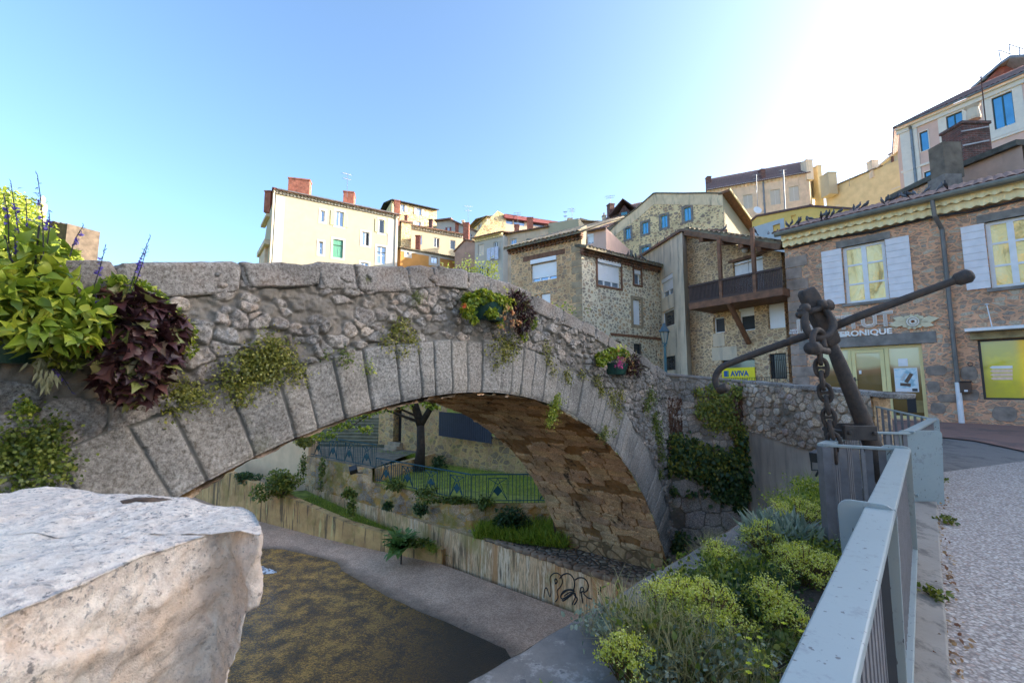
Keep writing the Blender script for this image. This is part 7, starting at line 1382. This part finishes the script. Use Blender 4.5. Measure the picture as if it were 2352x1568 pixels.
# ---- planters hung on the parapet
def blob_leaves(L, tm, ctr, rad, n, size, up=.3, jit=.8, rn=None):
    n = int(n)
    P, d = blob_pts(n, ctr, rad, .35); L.put(tm, P, unit(d + UP * up * .2 + rng.normal(size=(n, 3)) * jit * .5 - UP * .25), unit(d + UP * up + rng.normal(size=(n, 3)) * .35), size * (.6 + .7 * rng.random(n)), rn)
def star_flower(L, P, size, n=5):
    for p in P:
        nz = unit(nvec(BN) + rng.normal(size=3) * .4); a0 = nvec(unit(np.cross(nz, UP + .01))); b0 = np.cross(nz, a0); ag = np.arange(n) * 2 * np.pi / n + rng.random() * 6; d = np.cos(ag)[:, None] * a0 + np.sin(ag)[:, None] * b0; L.put(T_LONG if n == 5 else T_LEAF, np.repeat(p[None], n, 0), d, nz, size)
def planter(label, x0, x1, ytop, ybot, blobs, flowers, grp='green planters hung on the bridge parapet'):
    ua, _ = FB.uv(x0, (ytop + ybot) / 2, raw=True); ub, _ = FB.uv(x1, (ytop + ybot) / 2, raw=True); xm = (x0 + x1) / 2; zt_ = FB.uv(xm, ytop, raw=True)[1]; zb_ = FB.uv(xm, ybot, raw=True)[1]; w_ = (ub - ua); 
    t = thing('planter', label, 'planter', FB.pt((ua + ub) / 2, zb_, .15), grp); m = MB(); n = 18
    for rr_, zz0, zz1 in ((1., zb_, zt_),):
        prT = [FB.pt((ua + ub) / 2 + math.cos(math.pi * k / n) * w_ * .5, 0, .03 + math.sin(math.pi * k / n) * .27) for k in range(n + 1)]; prB = [FB.pt((ua + ub) / 2 + math.cos(math.pi * k / n) * w_ * .40, 0, .03 + math.sin(math.pi * k / n) * .2) for k in range(n + 1)]
        N_ = n + 1; m.add([p + Z3(zz1) for p in prT] + [p + Z3(zz0) for p in prB], [tuple(range(N_)), tuple(range(2 * N_ - 1, N_ - 1, -1))] + [(i, i + N_, (i + 1) % N_ + N_, (i + 1) % N_) for i in range(N_)])
    m.build('pot', POTM, t)
    names = {}
    for nm, mt, tm, pts, sz, up in blobs:
        L = LF()
        for x, y, out, rx, rz, k in pts:
            u, z_ = FB.uv(x, y, d=out, raw=True); blob_leaves(L, tm, nvec(FB.pt(u, z_, out)), (rx, rx * .8, rz), k * (1.5 if nm == 'sage_leaves' else 1), sz, up)
            if nm == 'trailing_greens': L.build(nm, mt, t); L = LF()
        if L.V: L.build(nm, mt, t)
    for nm, mt, pts, sz, k, spr in flowers:
        for x, y, out in pts: L = LF(); u, z_ = FB.uv(x, y, d=out, raw=True); star_flower(L, nvec(FB.pt(u, z_, out)) + rng.normal(size=(k, 3)) * spr, sz); L.build(nm, mt, t)
    return t
planter('middle planter on the bridge with green, orange and purple plants', 1080, 1150, 700, 738, [
    ('geranium_leaves', LG, T_HEART, [(1080, 690, .2, .12, .1, 260), (1110, 680, .22, .14, .1, 300), (1140, 690, .22, .13, .1, 300), (1075, 715, .25, .09, .09, 200), (1160, 700, .25, .1, .1, 200), (1130, 720, .32, .1, .06, 120), (1090, 735, .3, .05, .05, 60)], .05, .6),
    ('purple_leaves', LP_, T_LONG, [(1195, 695, .25, .12, .14, 420), (1210, 720, .25, .1, .14, 320), (1200, 745, .22, .09, .12, 220), (1180, 680, .2, .08, .06, 160)], .09, .2),
    ('trailing_greens', LG, T_LEAF, [(1225, 740, .15, .06, .12, 140), (1205, 770, .12, .06, .1, 100), (1150, 745, .2, .06, .06, 80)], .035, .2)],
    [('orange_flowers', FORA, [(1165, 705, .36), (1180, 720, .36), (1160, 725, .36), (1175, 745, .3), (1155, 755, .3), (1190, 740, .3)], .035, 9, .035), ('yellow_flowers', FYEL, [(1155, 680, .25), (1163, 668, .2), (1180, 692, .3)], .028, 6, .03), ('red_flowers', FRED, [(1066, 704, .32)], .035, 5, .012)])
planter('right hand planter on the bridge with pink and orange flowers', 1388, 1428, 835, 860, [
    ('geranium_leaves', LG, T_HEART, [(1385, 820, .2, .16, .11, 260), (1405, 812, .2, .16, .11, 280), (1430, 812, .2, .14, .1, 200), (1380, 832, .25, .09, .08, 100)], .055, .6),
    ('purple_leaves', LP_, T_LONG, [(1455, 830, .25, .14, .17, 420), (1450, 845, .25, .13, .13, 300), (1462, 850, .2, .1, .1, 160)], .09, .2)],
    [('yellow_flowers', FYEL, [(1428, 794, .2), (1420, 797, .2), (1436, 800, .2)], .045, 6, .03), ('magenta_flowers', FMAG, [(1425, 828, .38), (1432, 836, .38), (1422, 840, .36)], .05, 7, .04), ('orange_flowers', FORA, [(1440, 822, .36), (1450, 835, .36), (1415, 808, .3)], .045, 7, .05)])
# big foreground planter
t1 = planter('large planter at the left edge with tall blue flowered sage and purple vine', -40, 105, 790, 836, [
    ('sage_leaves', LG, T_SAGE, [(40, 640, .3, .20, .14, 60), (90, 650, .3, .18, .15, 50), (30, 700, .42, .2, .16, 75), (100, 700, .42, .2, .13, 75), (150, 700, .45, .18, .12, 60), (60, 760, .5, .2, .1, 60), (130, 770, .5, .2, .09, 55), (190, 730, .48, .15, .09, 45), (0, 600, .3, .2, .2, 40), (110, 600, .25, .12, .12, 18), (60, 570, .25, .12, .12, 16), (125, 575, .25, .08, .08, 10), (90, 530, .2, .04, .06, 6), (-30, 700, .4, .2, .25, 60), (220, 740, .4, .1, .1, 20), (260, 660, .2, .08, .06, 16), (290, 655, .2, .07, .05, 14)], .095, .15),
    ('small_leaves', LM, T_LEAF, [(80, 720, .25, .3, .2, 700), (180, 760, .3, .2, .14, 500), (60, 650, .2, .2, .2, 400), (200, 800, .25, .2, .1, 300), (140, 830, .3, .12, .05, 120)], .04, .4),
    ('trailing_greens', LG, T_LEAF, [(300, 660, .2, .14, .07, 260), (340, 680, .2, .13, .06, 240), (390, 730, .2, .1, .09, 200), (425, 760, .15, .09, .1, 200), (435, 800, .12, .06, .07, 100), (410, 780, .2, .09, .08, 120), (360, 700, .2, .1, .06, 150)], .032, .3),
    ('vine_leaves', LP_, T_STAR, [(270, 700, .32, .14, .10, 70), (320, 715, .34, .17, .11, 100), (370, 735, .34, .15, .1, 90), (300, 750, .42, .16, .1, 90), (350, 780, .4, .17, .11, 110), (400, 770, .32, .11, .1, 60), (290, 800, .42, .15, .1, 90), (340, 830, .38, .17, .11, 110), (300, 860, .36, .16, .1, 90), (270, 880, .3, .12, .08, 60), (330, 885, .3, .13, .08, 70), (310, 915, .25, .1, .05, 36), (250, 840, .4, .1, .09, 50), (240, 720, .3, .1, .1, 40), (380, 830, .3, .1, .1, 50)], .095, .5)],
    [('red_flowers', FRED, [(228, 795, .5)], .018, 7, .035)])
mS = MB()
spikes = [(8, 445, 20, 560), (25, 420, 60, 620), (86, 402, 100, 600), (60, 455, 70, 620), (112, 482, 108, 560), (192, 518, 160, 590), (243, 562, 205, 690), (345, 545, 290, 690), (338, 566, 300, 680), (35, 525, 40, 620), (30, 600, 35, 780), (222, 660, 218, 740), (165, 900, 95, 810)]
for i, (x0, y0, x1, y1) in enumerate(spikes):
    d_ = .28 + .05 * (i % 3); a = FB.pt(*FB.uv(x1, y1, d=d_, raw=True), d_); b_ = FB.pt(*FB.uv(x0, y0, d=d_, raw=True), d_); md_ = a.lerp(b_, .5) + Vector((.01 * (-1) ** i, 0, .015)); pts = spl([a, md_, b_], 6); mS.tube(pts, [.0045 * (1 - .6 * j / len(pts)) for j in range(len(pts))], 5)
    Lf = LF(); ax = nvec(b_ - a); L_ = np.linalg.norm(ax); ax = ax / L_; ln = min(L_ * .6, .36); n_ = int(ln / .011)
    P = nvec(b_) - ax * (np.linspace(0, 1, n_)[:, None] * ln); dd_ = unit(rng.normal(size=(n_, 3)) + ax * .9); Lf.put(T_LONG, P, dd_, unit(rng.normal(size=(n_, 3))), .016 + .014 * rng.random(n_), rng.random(n_) * .35)
    k_ = 10; P = nvec(b_) - ax * ln * (.45 + .55 * rng.random((k_, 1))); Lf.put(T_LEAF, P, unit(rng.normal(size=(k_, 3))), unit(rng.normal(size=(k_, 3))), .028, .6 + .4 * rng.random(k_)); Lf.build('flower_spike', FPUR, t1)
mS.build('stems', STEM, t1)
mS = MB(); hb = FB.pt(*FB.uv(60, 800, d=.4, raw=True), .4)
for x, y in ((100, 560), (40, 600), (150, 640), (90, 520), (180, 700), (250, 690), (10, 540)): e_ = FB.pt(*FB.uv(x, y, d=.3, raw=True), .3); mS.tube(spl([hb, hb.lerp(e_, .5) + Z3(.05), e_], 5), .006, 5)
for x, y in ((300, 700), (370, 760), (340, 850), (300, 900)): e_ = FB.pt(*FB.uv(x, y, d=.3, raw=True), .3); mS.tube(spl([hb, hb.lerp(e_, .5) + Z3(.1), e_], 5), .006, 5)
mS.build('branches', STEM, t1)
L = LF(); 
for x, y in ((92, 820), (98, 850), (105, 870), (112, 880), (125, 865), (88, 835)): u, z_ = FB.uv(x, y, d=.35, raw=True); k = 9; L.put(T_LONG, nvec(FB.pt(u, z_, .35)) + rng.normal(size=(k, 3)) * .02, unit(rng.normal(size=(k, 3)) * .3 - UP), nvec(BN), .07)
L.build('withered_leaves', m_leaf('leaf_withered', [(0, (.16, .17, .10)), (1, (.30, .31, .20))]), t1)
for lb, x0, y0, k in (('lime green shoots of a shrub just behind the bridge crest', 1098, 612, 300), ('small lime shoots behind the bridge parapet at the brown gable', 1050, 612, 90)):
    o = at((x0, y0 + 8), 8.5 if k > 200 else 8.0); L = LF()
    for dx in ((-.2, 0, .1) if k < 200 else (-.25, -.1, .05, .2, .32)): P = nvec(o) + rng.normal(size=(k // 3, 3)) * (.05, .05, .13) + (dx, 0, -.05); L.put(T_LEAF, P, rnd_dir(len(P), .4), rnd_dir(len(P), 1), .05)
    t = thing('shrub', lb, 'shrub', o + Z3(-.5), 'shoots behind the parapet'); L.build('leaves', LY, t); m = MB()
    for dx in (-.15, .05, .2): m.tube([o + Vector((dx * .5, 0, -.9)), o + Vector((dx, 0, .05))], .008, 5)
    m.build('stems', STEM, t)
o = at((1270, 702), 9.2); L = LF(); P = nvec(o) + rng.normal(size=(90, 3)) * (.35, .1, .07) + (.1, 0, -.05); L.put(T_LEAF, P, rnd_dir(90, .2), rnd_dir(90, 1), .06); t = thing('shrub', 'thin green twigs behind the parapet by the low white shutter', 'shrub', o + Z3(-.4), 'shoots behind the parapet'); L.build('leaves', LG, t)
# ---- castle hill far left
hill_c = Vector((-64, 52, 6)); m = MB()
us = np.linspace(0, 1, 40); vs = np.linspace(0, 1, 16); U, V_ = np.meshgrid(us, vs, indexing='ij'); Y = 50 + V_ * 50; X = -1.04 * Y - 60 * (1 - U); H = -4 + 27 * np.clip((.98 - U) / .16, 0, 1) ** .7 * np.clip(V_ * 3 + .3, 0, 1) + 3 * (fbm(U * 8, V_ * 5, 3) - .5); arr_mesh('castle_hill', np.stack([X, Y, H], -1).reshape(-1, 3), grid_faces(40, 16)[:, ::-1], GRASSM, None, smooth=True, kind='structure')
def tree(label, base, hgt, cr, mat, n=2600, trunk=.25, size=.35, group=None, blobs=7, lean=0, name='tree', crown_z=.62):
    t = thing(name, label, 'tree', base, group); m = MB(); base = Vector(base); top = base + Vector((lean, 0, hgt * crown_z)); m.tube([base, base.lerp(top, .5) + Vector((.05 * hgt * .2, 0, 0)), top], [trunk, trunk * .8, trunk * .5], 9)
    L = LF(); B_ = []
    for k in range(blobs): a = 2 * math.pi * k / blobs + .4; B_.append(nvec(top) + np.array([math.cos(a) * cr * .55 * random.uniform(.5, 1.1), math.sin(a) * cr * .55 * random.uniform(.5, 1.1), random.uniform(-.15, .45) * cr]))
    for b_ in B_: m.tube([top - Z3(.1), Vector(b_)], [trunk * .4, trunk * .1], 6)
    for b_ in B_ + [nvec(top) + (0, 0, cr * .5)]: P, d = blob_pts(n // (blobs + 1), b_, (cr * .48,) * 2 + (cr * .4,), .3); L.put(T_KITE, P, rnd_dir(len(P)), unit(d + UP * .6 + rng.normal(size=(len(P), 3)) * .5), size * (.6 + .8 * rng.random(len(P))))
    m.build('trunk', m_flat('bark', (.07, .05, .035), .95, .4, 8, .8), t, smooth='all'); L.build('crown', mat, t); return t
LH = m_leaf('leaf_hill', [(0, (.10, .15, .02)), (.5, (.20, .27, .03)), (1, (.34, .38, .06))])
for lb, x, y, Y, r_ in (('round lime green tree at the far left edge of the hill', -5, 500, 58, 5), ('tall lime tree highest on the hill', 22, 480, 62, 4.2), ('broad lime tree below the white statue', 55, 540, 56, 3.8), ('lime tree in front of the ruined tower', 100, 565, 52, 2.4), ('low lime tree at the foot of the hill by the parapet', 140, 590, 50, 1.9), ('lime tree behind the sage, low on the hill', 30, 575, 50, 4)):
    p = at((x, y), Y); tree(lb, (p.x, p.y, p.z - 6), 9, r_, LH, 900, .2, .55, 'trees on the castle hill')
tw0 = at((110, 508), 66); tw = thing('ruined_tower', 'brown ruined stone tower on the hill at the left edge', 'tower', tw0 + Z3(-14)); m = MB(); f_ = mkfac(at((106, 560), 66), at((150, 560), 64), 6, at((120, 510), 65).z)
k_ = f_.zt; m.prism([f_.pt(0, 8), f_.pt(f_.L, 8), f_.pt(f_.L, k_ - .6), f_.pt(f_.L * .8, k_ - .5), f_.pt(f_.L * .62, k_ - .1), f_.pt(f_.L * .56, k_ - .3), f_.pt(f_.L * .25, k_ + .4), f_.pt(0, k_ + .5)], -f_.n * 4); m.build('tower_wall', m_flat('brown_ruin_stone', (.10, .075, .055), .95, .45, 1.2, .8), tw)
s0 = at((90, 532), 66); st_ = thing('statue', 'pale robed stone statue standing on the hill behind the sage', 'statue', s0); m = MB(); H_ = at((88, 450), 66).z - s0.z; m.lathe([(.75, 0), (.8, .3), (.62, H_ * .25), (.5, H_ * .5), (.62, H_ * .66), (.52, H_ * .76), (.2, H_ * .81), (.3, H_ * .87), (.3, H_ * .93), (.12, H_ * .99), (0, H_)], s0, 14); m.build('figure', m_flat('pale_statue_stone', (.62, .50, .42), .9, .12, 2, .2), st_, smooth='all')
# ---- tree and greenery under the arch
tb = Vector((-4.2, 20.2, -3.84)); tr = thing('tree', 'dark trunked tree with light green leaves behind the teal fence', 'tree', tb); m = MB(); fk0 = at((966, 975), 20.2)
m.tube([tb, tb.lerp(fk0, .5) + Vector((.05, 0, 0)), fk0], [.27, .19, .17], 12); m.tube([fk0, at((950, 920), 20.2), at((930, 880), 20.4)], [.2, .17, .1], 9); m.tube([fk0, at((990, 935), 20), at((1005, 900), 20)], [.16, .13, .09], 8); m.tube([fk0 + Z3(.1), at((925, 955), 19.8), at((870, 935), 19), at((800, 985), 18.2)], [.08, .06, .04, .015], 7); m.tube([fk0 + Z3(.3), at((900, 930), 19.6), at((830, 940), 18.8)], [.06, .04, .015], 6)
m.build('trunk', m_flat('dark_bark', (.035, .025, .018), .95, .45, 6, .9), tr, smooth='all'); L = LF()
for x, y, Y, rx, n_ in ((860, 935, 19, .9, 260), (820, 950, 18.6, .8, 240), (780, 975, 18.3, .7, 200), (745, 1000, 18.6, .6, 160), (920, 925, 19.6, .7, 180), (985, 925, 19.8, .5, 150), (1000, 935, 19.8, .3, 60), (880, 900, 19.4, 1.2, 300), (950, 890, 20, 1.4, 300), (840, 985, 18.4, .5, 60)): P, d = blob_pts(n_, at((x, y), Y), (rx, rx * .7, rx * .35), .1); L.put(T_KITE, P, rnd_dir(len(P), -.3), rnd_dir(len(P), 1), .13 * (.6 + .8 * rng.random(len(P))))
L.build('crown', LG, tr)
def grass_patch(name, pts, n, hgt, mat=GR, label='', z=None, spread=.0, tm=T_GRASS):
    P = []; tri = [Vector(p) for p in pts]
    a, b, cc, d = [nvec(p) for p in tri]; u = rng.random((n, 1)); v = rng.random((n, 1)); P = (a * (1 - u) + b * u) * (1 - v) + (d * (1 - u) + cc * u) * v
    L = LF(); L.put(tm, P, unit(rng.normal(size=(n, 3)) * .45 + UP), unit(rng.normal(size=(n, 3))), hgt * (.4 + .9 * rng.random(n))); return L.build(name, mat, None, kind='stuff', label=label)
grass_patch('lawn_grass', [(-5.5, 18.1, -3.84), (2.2, 15.0, -3.84), (2.5, 19, -3.84), (-4.5, 23, -3.84)], 12000, .14, label='green lawn grass behind the teal fence')
grass_patch('bank_grass', [(-1.2, 14.2, -4.74), (1.6, 13.2, -4.7), (1.9, 14.8, -4.5), (-1.0, 14.65, -4.6)], 7000, .34, label='long bright grass on the bank at the foot of the vault')
grass_patch('shelf_grass', [(-9.3, 19.0, -4.95), (-3.2, 15.5, -5.45), (-3.1, 15.75, -5.45), (-9.0, 20.4, -4.95)], 4500, .17, label='grass strip growing between the two river walls')
grass_patch('terrace_grass', [(-6.9, 23.6, -3.55), (-4.1, 21.7, -3.5), (-4.3, 21.2, -3.5), (-7.2, 22.8, -3.5)], 1500, .22, label='tufts of grass along the foot of the park wall')
def bush(label, ctr, rad, n, size, mat=LM, tm=T_LEAF, name='bush', cat='bush', group=None, base=None, shell=.2, up=.5, bare=True):
    t = thing(name, label, cat, Vector(ctr) - Z3(rad[2]), group); L = LF(); k = max(1, n // 5)
    for i in range(5): cc = nvec(ctr) + rng.normal(size=3) * np.array(rad) * .35; P, d = blob_pts(k, cc, np.array(rad) * .65, shell); L.put(tm, P, unit(d + rng.normal(size=(k, 3)) * .6 + UP * up), unit(d + UP), size * (.6 + .8 * rng.random(k)))
    L.build('foliage', mat, t); m = MB()
    for i in range(5): m.tube([Vector(ctr) - Z3(rad[2] * 1.05), Vector(ctr) + Vector((rad[0] * .5 * math.cos(i * 1.3), rad[1] * .5 * math.sin(i * 1.3), rad[2] * .3))], max(.004, rad[0] * .02), 4)
    m.build('stems', STEM, t); return t
gb = 'bushes on the river walls'
bush('grey green bush on the wall top left under the arch', at((652, 1105), 18.6), (.8, .6, .5), 2200, .10, LM, group=gb); bush('dark low bush at the far left of the river wall', at((565, 1098), 20.5), (.6, .5, .22), 900, .09, LD, group=gb); bush('feathery pale bush at the left end of the teal fence', at((700, 1010), 20.8), (.6, .5, .45), 900, .10, LO, group=gb)
bush('tall weed in front of the streaked wall, left one', at((808, 1170), 16.8), (.16, .15, .36), 300, .09, LM, group=gb); bush('green shrub on the shelf left of the weed', at((797, 1135), 17.3), (.34, .2, .2), 420, .09, LM, group=gb); bush('small round dark plant on the streaked wall, upper one', at((966, 1168), 15.6), (.2, .16, .2), 380, .08, LD, group=gb); bush('small dark plant at the top of the streaked wall', at((889, 1162), 16.4), (.18, .14, .2), 350, .08, LD, group=gb)
bush('leafy creeper hanging over the bank wall below the fence', at((1040, 1143), 14.75), (.9, .12, .2), 1100, .07, LM, group=gb, up=-.5); bush('creeper under the corner of the teal fence', at((1110, 1155), 14.6), (.35, .12, .25), 500, .07, LM, group=gb, up=-.6); bush('creeper at the left part of the middle fence', at((910, 1110), 16.5), (.5, .12, .25), 600, .07, LM, group=gb, up=-.6); bush('creeper hanging midway under the middle fence', at((970, 1128), 15.7), (.6, .12, .15), 600, .07, LM, group=gb, up=-.6)
bush('dark green weeds against the wall at the vault foot', at((1180, 1195), 14.3), (.8, .2, .35), 1400, .09, LD, group=gb); bush('dark bush by the foot of the tree', at((1000, 1062), 20.4), (.4, .3, .3), 500, .09, LD, group=gb); bush('narrow creeper on the bank wall under the left fence', at((738, 1085), 19.5), (.15, .1, .75), 350, .08, LM, group=gb); bush('thin hanging creeper right of the narrow one', at((698, 1065), 20.5), (.16, .1, .75), 350, .08, LM, group=gb)
# thistle like plant on the apron
o = atz((922, 1255), -5.55); o = at((922, 1258), 15.0); t = thing('thistle', 'large leafy thistle standing in front of the low river wall end', 'plant', o + Z3(-.1)); L = LF()
for k in range(16): a = k * 2.4; el = random.uniform(-.2, 1.2); d = np.array([math.cos(a) * math.cos(el), math.sin(a) * math.cos(el), math.sin(el)]); L.put(T_STAR, nvec(o) + d * .05, d, UP, random.uniform(.45, .75)); L.put(T_LEAF, nvec(o) + d[None] * np.linspace(.2, .6, 5)[:, None], unit(d + rng.normal(size=(5, 3)) * .6), UP, .2)
L.build('leaves', m_leaf('leaf_thistle', [(0, (.05, .11, .025)), (1, (.13, .22, .06))]), t); m = MB(); m.tube([o - Z3(.5), o + Z3(.2)], .03, 6); m.build('stem', LM if False else STEM, t)
bush('tuft of grass at the right end of the low river wall', at((990, 1258), 14.9), (.2, .2, .15), 260, .16, GR, T_GRASS, 'grass_tuft', 'grass tuft', 'tufts on the walls', up=1.5); bush('small weeds on the river wall top right of the thistle', at((955, 1248), 15), (.4, .2, .12), 300, .1, LM, T_LEAF, 'grass_tuft', 'grass tuft', 'tufts on the walls')
bush('small weed growing at the foot of the shop wall', ats((2233, 962)) + Z3(.16), (.28, .2, .18), 500, .07, LM, T_LEAF, group='weeds by the shop'); bush('tiny weed left of the shop downpipe', ats((2175, 966)) + Z3(.04), (.16, .08, .05), 120, .05, LM, T_LEAF, group='weeds by the shop'); bush('small bright weed where vault and quay wall meet', at((1575, 1278), 10.5), (.2, .15, .1), 200, .06, LG, T_LEAF, group=gb)
# ---- flower bed
def bed(px, dz=0.): return atz(px, ZCAP + .05 + dz)
gy = 'lime stonecrop clumps in the flower bed'
def stonecrop(label, px, r_, h_, n_st=46):
    o = bed(px); t = thing('stonecrop', label, 'plant', o, gy); L = LF(); m = MB(); Lb = LF()
    for k in range(n_st):
        a = rng.random() * 6.28; q_ = math.sqrt(rng.random()) * random.choice((.8, 1, 1.25)); tip = o + Vector((math.cos(a) * r_ * q_, math.sin(a) * r_ * q_, h_ * (1 - .35 * q_ * q_) * random.uniform(.55, 1.2))); bs_ = o + Vector((math.cos(a) * r_ * q_ * .3, math.sin(a) * r_ * q_ * .3, -.02)); m.tube([bs_, bs_.lerp(tip, .6) + Vector((0, 0, .02)), tip], .0035, 4)
        k2 = random.choice((30, 44, 60)); sp_ = random.uniform(.7, 1.5); P = nvec(tip) + rng.normal(size=(k2, 3)) * (.022 * sp_, .022 * sp_, .016); L.put(T_KITE, P, rnd_dir(k2, .8), rnd_dir(k2, .8), .011 + .008 * rng.random(k2)); ax = nvec(tip - bs_); P = nvec(bs_) + ax * rng.random((14, 1)); Lb.put(T_KITE, P, rnd_dir(14, .5), rnd_dir(14, 1), .02)
    L.build('flower_heads', LY, t); Lb.build('leaves', LM, t); m.build('stems', m_flat('reddish_stem', (.14, .07, .04), .7, .3), t); return t
for a_ in (('stonecrop clump lowest in the bed near the frame bottom', (1440, 1555), .13, .2, 40), ('largest pale stonecrop clump with a brown patch in the middle', (1620, 1445), .26, .26, 90), ('long stonecrop clump left of the largest one', (1545, 1425), .2, .24, 60), ('stonecrop clump right of the largest one', (1770, 1425), .16, .24, 60), ('small stonecrop clump beside the railing foot', (1810, 1460), .11, .18, 30), ('stonecrop clump spreading against the railing', (1850, 1340), .26, .27, 90), ('stonecrop clump upper left of the bed', (1650, 1320), .17, .24, 44), ('stonecrop clump between the silver bush and the wall', (1760, 1275), .2, .28, 56), ('far stonecrop clump before the enclosure post', (1830, 1215), .3, .3, 60), ('pale stonecrop clump near the bottom centre of the bed', (1640, 1480), .12, .18, 36), ('small yellow stonecrop cushion at the bottom right of the bed', (1745, 1545), .07, .1, 16)): stonecrop(*a_)
def stalks(label, px, r_, h_, n_, mat=GS, tm=T_FINE, leaf=LM, nl=200, name='wild_grass', group='grassy weeds in the flower bed', lsz=.035):
    o = bed(px); t = thing(name, label, 'plant', o, group); L = LF(); a = rng.random(n_) * 6.28; q_ = np.sqrt(rng.random(n_)) * r_; P = nvec(o) + np.stack([np.cos(a) * q_, np.sin(a) * q_, -.02 + 0 * a], 1); L.put(tm, P, unit(rng.normal(size=(n_, 3)) * .38 + UP), unit(rng.normal(size=(n_, 3))), h_ * (.5 + .7 * rng.random(n_))); L.build('stalks', mat, t)
    if nl: L = LF(); P = nvec(o) + rng.normal(size=(nl, 3)) * (r_ * .55, r_ * .55, 0) + UP * (rng.random((nl, 1)) * h_ * .75); L.put(T_LEAF, P, rnd_dir(nl, .4), rnd_dir(nl, .8), lsz * (.6 + .8 * rng.random(nl))); L.build('leaves', leaf, t)
    return t
for a_, k_ in ((('tangle of pale dry grass at the bottom of the bed', (1560, 1520), .26, .3, 420), {}), (('pale grass stalks right of the lowest stonecrop', (1490, 1500), .2, .34, 300), {}), (('dry grass at the bottom right beside the railing', (1700, 1560), .24, .2, 360), {}), (('dark leafy weeds in the middle of the bed', (1690, 1400), .26, .24, 200), dict(leaf=LD, nl=900, mat=GR)), (('dark leaves under the stonecrop clumps by the railing', (1730, 1350), .3, .22, 160), dict(leaf=LD, nl=900, mat=GR)), (('leafy green weeds upper left of the middle', (1600, 1380), .26, .26, 200), dict(leaf=LM, nl=900, mat=GR)), (('green weeds along the wall top near the stonecrop', (1690, 1330), .28, .26, 240), dict(leaf=LM, nl=800, mat=GR)), (('feathery silver weed spilling over the concrete edge', (1400, 1445), .2, .12, 220), dict(leaf=LS, nl=300)), (('thin wild grass growing on the concrete edge', (1420, 1420), .1, .34, 70), dict(nl=40)), (('fine grass tuft left of the silver bush', (1640, 1265), .14, .2, 220), dict(nl=40)), (('far green weeds at the foot of the enclosure', (1850, 1180), .36, .3, 420), dict(leaf=LG, nl=1100, mat=GR, lsz=.03)), (('farthest weeds with yellow flowers by the enclosure post', (1870, 1140), .3, .34, 300), dict(leaf=LG, nl=900, mat=GR, lsz=.03)), (('green weeds between the silver bush and the post', (1870, 1290), .3, .3, 300), dict(leaf=LM, nl=1200, mat=GR, lsz=.03)), (('weeds spreading beside the largest clump', (1650, 1530), .26, .2, 300), dict(leaf=LS, nl=700)), (('low weeds at the railing foot by the small clump', (1790, 1500), .2, .16, 200), dict(leaf=LM, nl=400)), (('weeds behind the pale clump in the bed', (1560, 1455), .24, .2, 260), dict(leaf=LM, nl=700)), (('low weeds near the frame bottom left', (1500, 1550), .16, .18, 220), dict(leaf=LS, nl=400))): stalks(*a_, **k_)
stalks('tall silvery blue lavender like bush in the bed', (1800, 1262), .26, .34, 620, mat=LS, tm=T_LONG, leaf=LS, nl=700, name='silver_bush', group=None, lsz=.04)
o = bed((1250, 1600)); o = atz((1250, 1590), ZCAP); t = thing('sprout', 'small bright green sprout with pointed leaves at the bottom edge of the quay wall', 'plant', o); L = LF()
for k in range(7): a = k * .9; L.put(T_LONG, nvec(o), unit(np.array([math.cos(a), math.sin(a), .7])), UP, .09)
L.build('leaves', LG, t)
yf = [(1480, 1440), (1800, 1432), (1565, 1365 + 50), (1720, 1467), (1745, 1465), (1740, 1495), (1870, 1440), (1875, 1480), (1760, 1530), (1755, 1580), (1720, 1545), (1620, 1600), (1580, 1400), (1792, 1180), (1796, 1163), (1760, 1200), (1870, 1160), (1920, 1125), (1610, 1340), (1688, 1330), (1840, 1450), (1600, 1330), (1500, 1495), (1720, 1525)]
for i, p_ in enumerate(yf):
    o = bed(p_, .16 if p_[1] > 1250 else .2); t = thing('wildflower', 'tiny yellow wildflower on a thin stalk among the weeds of the flower bed', 'flower', o - Z3(.15), 'yellow wildflowers in the flower bed'); L = LF(); ag = np.arange(6) * 1.047; d = np.stack([np.cos(ag), np.sin(ag), .6 + 0 * ag], 1); L.put(T_LEAF, np.repeat(nvec(o)[None], 6, 0), unit(d), UP, .021); L.build('petals', FYEL, t); m = MB(); m.tube([o - Z3(.18), o], .0018, 4); m.build('stem', LM, t)
# leaves and litter along the kerb
L = LF(); n_ = 160; t_ = rng.random(n_); 
for i in range(n_):
    t_ = random.random() ** 1.2; p = (kb1).lerp(ke1, t_) + Vector((random.gauss(.03, .05), 0, 0)); p.z = street_z(p) + .035; L.put(T_LEAF, nvec(p), rnd_dir(1, 0), UP + rng.normal(size=3) * .2, random.uniform(.02, .045))
L.build('fallen_leaves', LB_, None, kind='stuff', label='brown fallen leaves scattered along the kerb edge')
for lb, px in (('small green weed in the kerb joint near the bottom right', (2150, 1385)), ('green weed in the kerb joint halfway up', (2185, 1205)), ('weed with yellow flowers at the kerb beside the end post', (2160, 1115))): bush(lb, ats(px) + Z3(.06), (.10, .10, .03), 60, .04, LM, T_LEAF, 'weed', 'weed', 'weeds in the kerb joint')
